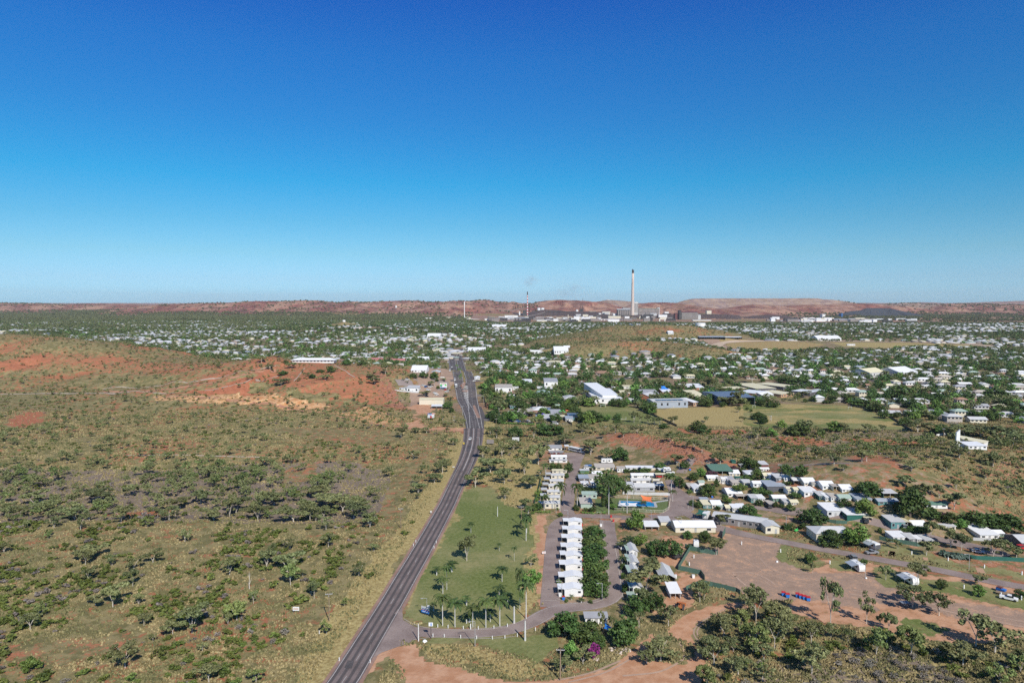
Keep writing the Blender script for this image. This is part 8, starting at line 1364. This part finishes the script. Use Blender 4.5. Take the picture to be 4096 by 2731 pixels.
# bush on the plain before the range and dots on the range
def density_plain(x, y):
    H = hs(x, y); d = np.where((y > 3000) & (H < 22) & ((x < -250) | (y < 3050)), .0022, 0); d = np.where((x < -900) & (y > 2300) & (H < 20), .0030, d); d = np.where((H >= 22) & (x < 200), .0003, d); d = np.where((x > 1800) & (H < 20) & (y > 3300) & (y < 5200), .0012, d); d = np.where((x > 3000) & (H > 20), .0004, d); return d * (.4 + 1.2 * (fbm(x, y, 220, 2, 241) > .45)) * (W_town(x, y))
W_town = lambda x, y: 1.0
n = 190000; y = np.sqrt(r5.random(n) * (6400.0 ** 2 - 2300.0 ** 2) + 2300.0 ** 2); x = (r5.random(n) * 2 - 1) * y * .78; area = .78 * (6400.0 ** 2 - 2300.0 ** 2); k = r5.random(n) < density_plain(x, y) * area / n; x, y = x[k], y[k]; z = hs(x, y); print('plain trees', len(x))
dl4 = [lod(s, dense_shape, 16, .5) for s in (1, 2, 3)]; stuffmesh('plain_trees', dl4, [(a, b, c, r5.uniform(4.0, 8.), r5.uniform(6, 13)) for a, b, c in zip(x, y, z)], M_GUM, 'bush trees on the plain in front of the red range', 'trees', r5)
# ---------------------------------------------------------------- smelter and works on the far side of the town
def works(zn, xl, xr, yt, yb, D, wall, roofm, label, roof='flat', name='works_building', bays=0, dep=40, baymat=None):
    s = zn(1, 0)[0] - zn(0, 0)[0]; p0 = at_depth(zn((xl + xr) / 2, yb), D); k = D / FPX * s; W = (xr - xl) * k; H = (yb - yt) * k; z = min(p0[2], float(hs(p0[0], D)) + 40); zg = float(hs(p0[0], D)); base = p0[2]
    o = empty(name, (p0[0], D + dep / 2, base)); o['category'] = 'industrial building'; o['label'] = label
    b = wall_mesh(W, dep, H, roof, rise=H * .12 if roof != 'flat' else None); b.box(-W / 2 + 1, W / 2 - 1, -dep / 2 + 1, dep / 2 - 1, min(-1, zg - base - 2), -.41); b.build('wall', wall, o); roof_mesh(W, dep, H, roof, 1.5, .8, H * .12).build('roof', roofm, o)
    for i in range(bays):
        q = MB(); x = -W / 2 + W * (i + .5) / bays; q.box(x - W / bays * .32, x + W / bays * .32, -dep / 2 - .8, -dep / 2 - .05, H * .1, H * .88); q.build('bay_panel', baymat or C_DUST, o)
    BLOCKS.append((p0[0] - W / 2, p0[0] + W / 2, D, D + dep)); return o
def stack(zn, x, yb, yt, w0, w1, D, mat, label, bands=None, cap=0.0, capmat=None):
    s = zn(1, 0)[0] - zn(0, 0)[0]; g = at_depth(zn(x, yb), D); k = D / FPX * s; H = (yb - yt) * k; o = empty('chimney', g); o['category'] = 'chimney'; o['label'] = label; r0, r1 = w0 * k / 2, w1 * k / 2
    R_ = lambda t: r0 + (r1 - r0) * (t ** .8)
    if bands:
        n = len(bands); e = [b_[0] for b_ in bands] + [1.0]
        for i, (t, m) in enumerate(bands): q = MB(); q.tube([(0, 0, H * t), (0, 0, H * e[i + 1])], [R_(t), R_(e[i + 1])], 20); q.build('band', m, o, False)
    else: q = MB(); q.tube([(0, 0, -30 + 30 * 0)] + [(0, 0, H * t) for t in (.01, .25, .5, .75, 1 - cap)], [r0 * 1.02, R_(.01), R_(.25), R_(.5), R_(.75), R_(1 - cap)], 24); q.build('shaft', mat, o, True)
    if cap: q = MB(); q.tube([(0, 0, H * (1 - cap)), (0, 0, H * .985)], [R_(1) * 1.06, R_(1) * 1.04], 20); q.build('cap', capmat or C_STEEL, o); q = MB(); q.tube([(-R_(1) * .5, 0, H * .98), (-R_(1) * .5, 0, H)], R_(1) * .4, 8); q.build('flue', C_STEEL, o)
    q = MB(); q.box(-r0 * 1.6, r0 * 1.6, -r0 * 1.5, r0 * 1.5, -6, .5); q.build('plinth', C_CONC, o); return o
C_STACK = simple('stack concrete', (.60, .50, .43), .85, .12, .02)
stack(K1, 1352, 1218, 103, 84, 50, 4080, C_STACK, 'tallest pinkish concrete chimney with a dark cap', cap=.085)
bd = [(0.0, C_WHITE)]; 
for i in range(1, 15): bd.append((i * .0585, C_RED if i % 2 else C_WHITE))
bd.append((.855, C_STEEL)); stack(K2, 1482, 413, 60, 19, 14, 4480, C_WHITE, 'red and white striped chimney with a black top', bands=bd)
stack(K2, 571, 458, 205, 13, 10, 3850, C_WHITE, 'slender plain white chimney left of the striped one')
stack(K2, 2071, 472, 390, 9, 8, 3500, C_CREAM, 'short cream chimney among the works sheds'); stack(K4, 651, 382, 338, 10, 9, 3500, C_WHITE, 'short white stack above the long white shed')
Wk = [(K1, 1000, 1300, 1050, 1190, 4300, C_STEEL, C_LROOF, 'dark concentrator building with pale bays left of the tallest chimney', 'skil', 6), (K1, 1130, 1440, 1003, 1050, 4380, C_DUST, C_WROOF, 'pale roofed block behind the dark concentrator building', 'flat', 0), (K1, 1392, 1480, 868, 1150, 4360, C_LROOF, C_WROOF, 'tall pale headframe tower right of the tallest chimney', 'flat', 2),
      (K1, 1490, 1980, 1030, 1112, 4420, C_DUST, C_OLIVE, 'long olive roofed smelter hall', 'gable', 5), (K1, 1940, 1995, 998, 1050, 4500, C_LROOF, C_LROOF, 'small grey tower behind the olive roofed hall', 'flat', 0), (K1, 785, 1077, 1205, 1248, 3900, C_CREAM, C_CREAM, 'long rounded cream shed below the dark concentrator', 'gable', 0), (K1, 785, 940, 1250, 1275, 3850, C_CREAM, C_LROOF, 'cream store below the long rounded shed', 'flat', 3),
      (K1, 480, 770, 1275, 1338, 3500, C_WHITE, C_WROOF, 'long white workshop nearest the works fence', 'flat', 4), (K1, 120, 480, 1278, 1330, 3550, C_STEEL, C_LROOF, 'low dark open workshop with pale roof', 'flat', 5), (K1, -20, 140, 1318, 1355, 3450, C_WHITE, C_WROOF, 'white depot at the left end of the workshops', 'flat', 2), (K1, 1315, 1450, 1235, 1300, 3800, C_STEEL, C_DUST, 'dark plant room at the foot of the tallest chimney', 'flat', 4), (K1, 2110, 2205, 1102, 1140, 4300, C_WHITE, C_WROOF, 'white office right of the olive roofed hall', 'flat', 0),
      (K1, 340, 500, 1092, 1112, 4450, C_DUST, C_YROOF, 'pale conveyor house on the dark heap', 'flat', 0), (K1, 645, 830, 1095, 1116, 4500, C_CREAM, C_WROOF, 'cream shed at the foot of the purple hill', 'flat', 0), (K1, 830, 1180, 1280, 1310, 3560, C_DUST, C_BROOF, 'low blue-grey store below the concentrator', 'flat', 4), (K1, 990, 1110, 1270, 1330, 3600, C_STEEL, C_STEEL, 'dark blue plant block below the concentrator', 'flat', 0),
      (K3, 325, 605, 296, 415, 3700, C_DUST, C_MAROON, 'tall smelter building with a white ribbed face', 'skil', 14), (K3, 215, 284, 318, 415, 3705, C_MAROON, C_MAROON, 'maroon wing left of the ribbed smelter building', 'flat', 0), (K3, 286, 320, 268, 415, 3690, C_STEEL, C_STEEL, 'dark lift tower beside the ribbed smelter building', 'flat', 0), (K3, 608, 655, 345, 415, 3720, C_LROOF, C_LROOF, 'pale stair wing right of the ribbed smelter building', 'skil', 0), (K3, 522, 832, 432, 468, 3350, C_CREAM, C_WROOF, 'cream shed with white curved roof behind the big tank', 'gable', 0), (K3, 330, 565, 475, 498, 3250, C_WHITE, C_WROOF, 'low white store left of the big tank', 'flat', 3),
      (K3, 758, 838, 265, 308, 4300, C_CREAM, C_TAN, 'tan block on the dark terrace', 'flat', 0), (K4, 195, 470, 388, 425, 3350, C_WHITE, C_WROOF, 'long white zinc shed, left half', 'gable', 0), (K4, 475, 880, 382, 418, 3380, C_WHITE, C_WROOF, 'long white zinc shed, right half', 'gable', 0), (K4, 990, 1190, 365, 415, 3400, C_DUST, C_BROOF, 'grey shed with open bays beside the white silo', 'gable', 4), (K4, 1232, 1370, 385, 416, 3350, C_WHITE, C_WROOF, 'white skillion depot beside the hangar', 'skil', 0),
      (K4, 1405, 1605, 366, 420, 3360, C_TAN, C_TAN, 'ribbed tan hangar right of the works', 'gable', 10), (K4, 2050, 2240, 394, 417, 3400, C_WHITE, C_WROOF, 'long white depot far right', 'gable', 0), (K4, 815, 860, 286, 304, 4200, C_WHITE, C_WROOF, 'small white hut below the waste dump', 'flat', 0), (K4, 1100, 1120, 272, 298, 4250, C_BLUE, C_STEEL, 'small dark blue tower beside the black heap', 'flat', 0), (K4, 1210, 1310, 364, 374, 3500, C_DUST, C_LROOF, 'low grey shed behind the skillion depot', 'flat', 0), (K4, 1475, 1570, 396, 420, 3300, C_DUST, C_LROOF, 'small store in front of the ribbed hangar', 'flat', 0),
      (K2, 918, 1012, 425, 482, 3500, C_STEEL, C_YROOF, 'dark framed plant with six round bins', 'flat', 5), (K2, 1110, 1300, 458, 484, 3480, C_DUST, C_LROOF, 'long low grey gallery', 'flat', 6), (K2, 1305, 1500, 440, 488, 3500, C_STEEL, C_BROOF, 'dark open loading station under the striped chimney', 'gable', 4), (K2, 1618, 1765, 470, 503, 3400, C_WHITE, C_WROOF, 'white workshop below the striped chimney', 'flat', 0), (K2, 1770, 1815, 470, 503, 3410, C_STEEL, C_WROOF, 'arched dark doorway building', 'gable', 0), (K2, 1820, 1938, 468, 503, 3420, C_WHITE, C_WROOF, 'white workshop with a sawtooth roof', 'flat', 3),
      (K2, 1645, 1800, 438, 466, 3600, C_DUST, C_MAROON, 'maroon roofed store below the striped chimney', 'flat', 0), (K2, 1992, 2062, 436, 470, 3480, C_WHITE, C_LROOF, 'pale gabled store beside the short chimney', 'gable', 0), (K2, 2008, 2140, 474, 497, 3400, C_STEEL, C_LROOF, 'dark open store right of the short chimney', 'flat', 4), (K2, 2158, 2255, 485, 505, 3350, C_WHITE, C_WROOF, 'white depot right of the dark open store', 'flat', 0), (K2, 305, 372, 430, 452, 3900, C_CREAM, C_CREAM, 'small cream block left of the white chimney', 'flat', 0), (K2, 580, 658, 430, 452, 3880, C_YROOF, C_TAN, 'tan block right of the white chimney', 'flat', 0), (K2, 1415, 1465, 330, 410, 4460, C_STEEL, C_STEEL, 'black converter tower beside the striped chimney', 'flat', 0), (K2, 1360, 1378, 345, 398, 4450, C_WHITE, C_LROOF, 'slim white flare tower left of the striped chimney', 'flat', 0)]
for zn, a, b_, c, d, D, wl, rm, lb, rf, bays in Wk: works(zn, a, b_, c, d, D, wl, rm, lb, rf, bays=bays, dep=35 if D > 3600 else 25)
def frame_tower(zn, x, yb, yt, w, D, label):
    s = zn(1, 0)[0] - zn(0, 0)[0]; g = at_depth(zn(x, yb), D); k = D / FPX * s; H = (yb - yt) * k; W = w * k; o = empty('headframe', g); o['category'] = 'headframe'; o['label'] = label
    for sx in (-1, 1):
        for sy in (-1, 1): q = MB(); q.tube([(sx * W / 2, sy * W / 3, -8), (sx * W * .2, sy * W * .15, H)], .9, 4); q.build('leg', C_STEEL, o)
    q = MB()
    for t in (.2, .4, .6, .8, .98): r_ = W / 2 * (1 - .6 * t); q.box(-r_, r_, -r_ * .7, r_ * .7, H * t - .8, H * t + .8)
    q.box(-W * .3, W * .3, -W * .25, W * .25, 0, H * .45); q.build('platform', C_STEEL, o); q = MB(); q.tube([(W * .2, 0, H * .95), (W * .85, 0, 0)], 1.1, 5); q.build('brace', C_STEEL, o)
frame_tower(K1, 150, 1095, 945, 100, 4600, 'dark steel headframe below the purple hill'); frame_tower(K2, 412, 452, 405, 40, 3890, 'pale braced frame left of the white chimney'); frame_tower(K2, 500, 452, 408, 50, 3895, 'low conveyor frame beside the white chimney')
def gallery(zn, a, b_, D, label, r_=2.2, mat=None):
    p, q = at_depth(zn(*a), D), at_depth(zn(*b_), D); o = empty('conveyor', p); o['category'] = 'conveyor'; o['label'] = label; b = MB(); d = [q[i] - p[i] for i in range(3)]; b.tube([(0, 0, 0), tuple(d)], r_, 4); b.build('gallery', mat or C_DUST, o)
    for i in range(1, 5): t = i / 5; x, z = d[0] * t, d[2] * t; b = MB(); zg = float(hs(p[0] + x, D)) - p[2]; b.box(x - .8, x + .8, -.8, .8, min(zg, z - 1) - 1, z - r_); b.build('trestle', C_STEEL, o)
gallery(K2, (1500, 418), (1700, 372), 4300, 'sloping conveyor gallery right of the striped chimney'); gallery(K2, (1700, 372), (1740, 352), 4350, 'short steep conveyor up the dark heap'); gallery(K2, (1740, 352), (2180, 350), 4450, 'long level conveyor along the dark heap', 2.5, C_STEEL); gallery(K2, (570, 452), (920, 470), 3700, 'long pale conveyor running right from the white chimney', 2.0, C_LROOF); gallery(K1, (560, 1185), (480, 1240), 3950, 'short dark conveyor among the works sheds'); gallery(K1, (1080, 1250), (1180, 1212), 3980, 'conveyor rising toward the dark concentrator')
def tank(zn, xl, xr, yt, yb, D, mat, label, roofm=None, legs=False, name='storage_tank'):
    s = zn(1, 0)[0] - zn(0, 0)[0]; g = at_depth(zn((xl + xr) / 2, yb), D); k = D / FPX * s; r_ = (xr - xl) * k / 2; H = (yb - yt) * k; o = empty(name, g); o['category'] = 'tank'; o['label'] = label
    q = MB(); q.tube([(0, 0, -4 if not legs else H * .35), (0, 0, H * .93)], r_, 24); q.build('shell', mat, o, False); q = MB(); q.tube([(0, 0, H * .93), (0, 0, H)], [r_ * 1.01, r_ * .15], 24); q.build('roof', roofm or mat, o)
    if legs:
        for i in range(4): a = i * 1.57 + .8; q = MB(); q.tube([(math.cos(a) * r_ * .8, math.sin(a) * r_ * .8, -1), (math.cos(a) * r_ * .8, math.sin(a) * r_ * .8, H * .36)], r_ * .08, 5); q.build('leg', C_STEEL, o)
    return o
for a in [(K2, 1622, 1669, 293, 320, 4650, C_WHITE, 'left of two white tanks on the dark heap'), (K2, 1675, 1726, 293, 318, 4650, C_WHITE, 'right of two white tanks on the dark heap'), (K2, 2181, 2218, 320, 350, 4600, C_WHITE, 'white tank beside the dark headframe'), (K2, -5, 42, 437, 468, 3800, C_WHITE, 'left of two white tanks at the range foot'), (K2, 46, 108, 437, 468, 3800, C_WHITE, 'right of two white tanks at the range foot'), (K3, 565, 731, 472, 533, 2650, C_WHITE, 'big white tank beside the red ridge'),
          (K4, 883, 926, 355, 405, 3340, C_WHITE, 'white silo at the end of the long zinc shed'), (K4, 1672, 1704, 407, 441, 3100, C_TEAL, 'small pale domed tank right of the hangar'), (K1, 720, 820, 815, 836, 6200, C_WHITE, 'low white tank on the skyline hill'), (K1, 1975, 2002, 1262, 1310, 3300, C_WHITE, 'left of two slim white silos'), (K1, 2100, 2122, 1262, 1310, 3300, C_WHITE, 'right of two slim white silos'), (H2, 795, 822, 297, 311, 2610, C_WHITE, 'white tank on the small red knoll in the town')]: tank(*a[:7], label=a[7])
tank(K4, 28, 70, 338, 378, 3450, C_WHITE, 'white twin silo on legs', legs=True, name='silo'); tank(H2, 1280, 1294, 165, 198, 5200, C_WHITE, 'pale water tower on a spur of the range', legs=True, name='water_tower')
o = tank(K1, 1270, 1552, 1385, 1440, 1880, C_LROOF, 'wide mural painted tank on the lookout hill', C_WROOF, name='mural_tank'); r_ = 282 * 1880 / FPX / 5.88 / 2
for i, (a0, a1, m) in enumerate([(-2.9, -2.1, C_BLUE), (-2.1, -1.75, C_TEAL), (-1.2, -.95, C_STEEL), (-.5, -.1, C_RED)]):
    q = MB(); n = 8
    for j in range(n): a, c = a0 + (a1 - a0) * j / n, a0 + (a1 - a0) * (j + 1) / n; q.face([(math.cos(a) * (r_ + .05), math.sin(a) * (r_ + .05), .3), (math.cos(c) * (r_ + .05), math.sin(c) * (r_ + .05), .3), (math.cos(c) * (r_ + .05), math.sin(c) * (r_ + .05), 5.4), (math.cos(a) * (r_ + .05), math.sin(a) * (r_ + .05), 5.4)])
    q.build('mural_panel', m, o)
for i, (zn, x, yb, yt, D) in enumerate([(K1, 172, 832, 780, 5200), (K1, 186, 832, 780, 5210), (K1, 1886, 880, 828, 5400), (K1, 2056, 878, 795, 5300), (K1, 2310, 880, 842, 5300), (K2, 1735, 202, 155, 5200), (K2, 1108, 235, 200, 5000), (K2, 1164, 232, 198, 5800), (K2, 503, 210, 185, 5500), (H3, 1508, 142, 122, 5200)]):
    g = at_depth(zn(x, yb), D); s = zn(1, 0)[0] - zn(0, 0)[0]; H = (yb - yt) * D / FPX * s; o = empty('radio_mast', (g[0], D, g[2])); o['category'] = 'mast'; want_label(o, 'thin radio mast on the skyline', g[0], D); q = MB(); q.tube([(0, 0, -8), (0, 0, H)], [1.0, .4], 4); q.build('mast', C_STEEL, o); q = MB(); q.box(-2.5, 2.5, -.3, .3, H * .8, H * .8 + .6); q.build('crossarm', C_STEEL, o)
# black heap
def heap_mesh():
    x0, x1, y0, y1 = BLACKPILE[0][0] - 180, BLACKPILE[-1][0] + 260, 4380, 4820; nx, ny = 110, 60; X, Y = np.meshgrid(np.linspace(x0, x1, nx), np.linspace(y0, y1, ny)); d, z, s = polydist(X, Y, BLACKPILE)
    Z = z * np.clip(1 - (d - 12) / np.where(X > BLACKPILE[-1][0], 190, 125), -.3, 1) + 1.2 * (fbm(X, Y, 22, 3, 5) - .5) - 1.5; V = np.stack([X.ravel(), Y.ravel(), Z.ravel()], 1); i = np.arange(ny - 1)[:, None] * nx + np.arange(nx - 1)[None]; f = np.stack([i, i + 1, i + nx + 1, i + nx], -1).reshape(-1, 4)
    o = link('ore_heap', npmesh('ore_heap', V, f.ravel(), np.full(len(f), 4), [simple('black slag', (.055, .060, .072), .9, .25, .02)], smooth=True)); setp(o, 'large black slag heap in front of the red range', 'heap')
heap_mesh()
for t, p in [('the tallest chimney', at_depth(K1(1350, 1215), 4080)), ('the striped chimney', at_depth(K2(1483, 412), 4480)), ('the white chimney', at_depth(K2(571, 455), 3850)), ('the ribbed smelter building', at_depth(K3(460, 415), 3700)), ('the long zinc shed', at_depth(K4(470, 420), 3360)), ('the black heap', at_depth(K4(1600, 320), 4600)), ('the big white tank', at_depth(K3(650, 530), 2650))]: landmark(t, p)
r8 = random.Random(88)
for i in range(150):
    zn = K2 if i % 3 == 0 else K1 if i % 3 == 1 else K4; x, yy = (r8.uniform(900, 2352), r8.uniform(440, 505)) if zn is K2 else (r8.uniform(0, 2352), r8.uniform(1130, 1345)) if zn is K1 else (r8.uniform(0, 2200), r8.uniform(360, 425))
    D = G(zn(x, yy))[1]
    if D > 4700 or D < 3100: continue
    g = G(zn(x, yy)); s = zn(1, 0)[0] - zn(0, 0)[0]; W = r8.uniform(12, 55); H = r8.uniform(5, 14); m = r8.choice([C_WHITE, C_LROOF, C_STEEL, C_DUST, C_CREAM, C_WROOF, C_STEEL]); n_ = {C_WHITE.name: 'white', C_LROOF.name: 'pale grey', C_STEEL.name: 'dark', C_DUST.name: 'dusty', C_CREAM.name: 'cream', C_WROOF.name: 'white'}[m.name]
    b = wall_mesh(W, 14, H, 'gable', 2.0); rfm = roof_mesh(W, 14, H, 'gable', .8, .5, 2.0); n0 = len(b.v); b.v += rfm.v; b.f += [tuple(n0 + q for q in f) for f in rfm.f]; b.m = [0] * len(b.f)
    o = b.build('works_shed', m); o.location = g; o['category'] = 'industrial building'; o['group'] = 'small sheds of the works'; want_label(o, f'{n_} works shed', g[0], g[1])
# smoke over the works
def smoke(zn, x, y, wpx, hpx, D, dens, colr, label):
    s = zn(1, 0)[0] - zn(0, 0)[0]; c = at_depth(zn(x, y), D); k = D / FPX * s
    me = bpy.data.meshes.new('smoke_plume'); b = MB(); n = 14; rings = []
    vs_ = []; fs_ = []
    for i in range(n + 1):
        t = math.pi * i / n
        for j in range(n): a = 2 * math.pi * j / n; vs_.append((math.sin(t) * math.cos(a), math.sin(t) * math.sin(a), math.cos(t)))
    for i in range(n):
        for j in range(n): fs_.append((i * n + j, (i + 1) * n + j, (i + 1) * n + (j + 1) % n, i * n + (j + 1) % n))
    b.mesh(vs_, fs_); m = bpy.data.materials.new('smoke'); m.use_nodes = True; nt = m.node_tree; nt.nodes.clear(); o_ = N(nt, 'ShaderNodeOutputMaterial'); pv = N(nt, 'ShaderNodeVolumePrincipled'); tc = N(nt, 'ShaderNodeTexCoord'); nz = noise(nt, tc.outputs['Object'], 1.6, 3, .6)
    ln = N(nt, 'ShaderNodeVectorMath', operation='LENGTH'); nt.links.new(tc.outputs['Object'], ln.inputs[0]); f = math_(nt, 'MULTIPLY', mrange(nt, ln.outputs['Value'], .25, 1.0, 1, 0), mrange(nt, nz, .42, .7)); nt.links.new(math_(nt, 'MULTIPLY', f, dens), pv.inputs['Density']); pv.inputs['Color'].default_value = (*colr, 1); nt.links.new(pv.outputs[0], o_.inputs['Volume'])
    ob = b.build('smoke_plume', m); ob.location = c; ob.scale = (wpx * k / 2, wpx * k / 3, hpx * k / 2); setp(ob, label, 'smoke', None, 'stuff')
smoke(OV, 1218, 645, 44, 40, 4500, .016, (.88, .72, .70), 'faint brown smoke drifting above the striped chimney'); smoke(OV, 1310, 664, 130, 46, 4600, .004, (.80, .78, .84), 'thin grey haze drifting right of the striped chimney')
# ---------------------------------------------------------------- air
def haze():
    b = MB(); b.box(-15500, 15500, -700, 33000, -12, 420); m = bpy.data.materials.new('haze'); m.use_nodes = True; nt = m.node_tree; nt.nodes.clear(); o_ = N(nt, 'ShaderNodeOutputMaterial'); pv = N(nt, 'ShaderNodeVolumePrincipled')
    pv.inputs['Density'].default_value = HAZE_D; pv.inputs['Color'].default_value = (.93, .97, 1.0, 1); pv.inputs['Anisotropy'].default_value = 0.0; nt.links.new(pv.outputs[0], o_.inputs['Volume']); o = b.build('haze', m); o['kind'] = 'stuff'; o['label'] = 'thin pale blue haze over the far range'; o['category'] = 'haze'
HAZE_D = 2.6e-5
haze()
give_labels()
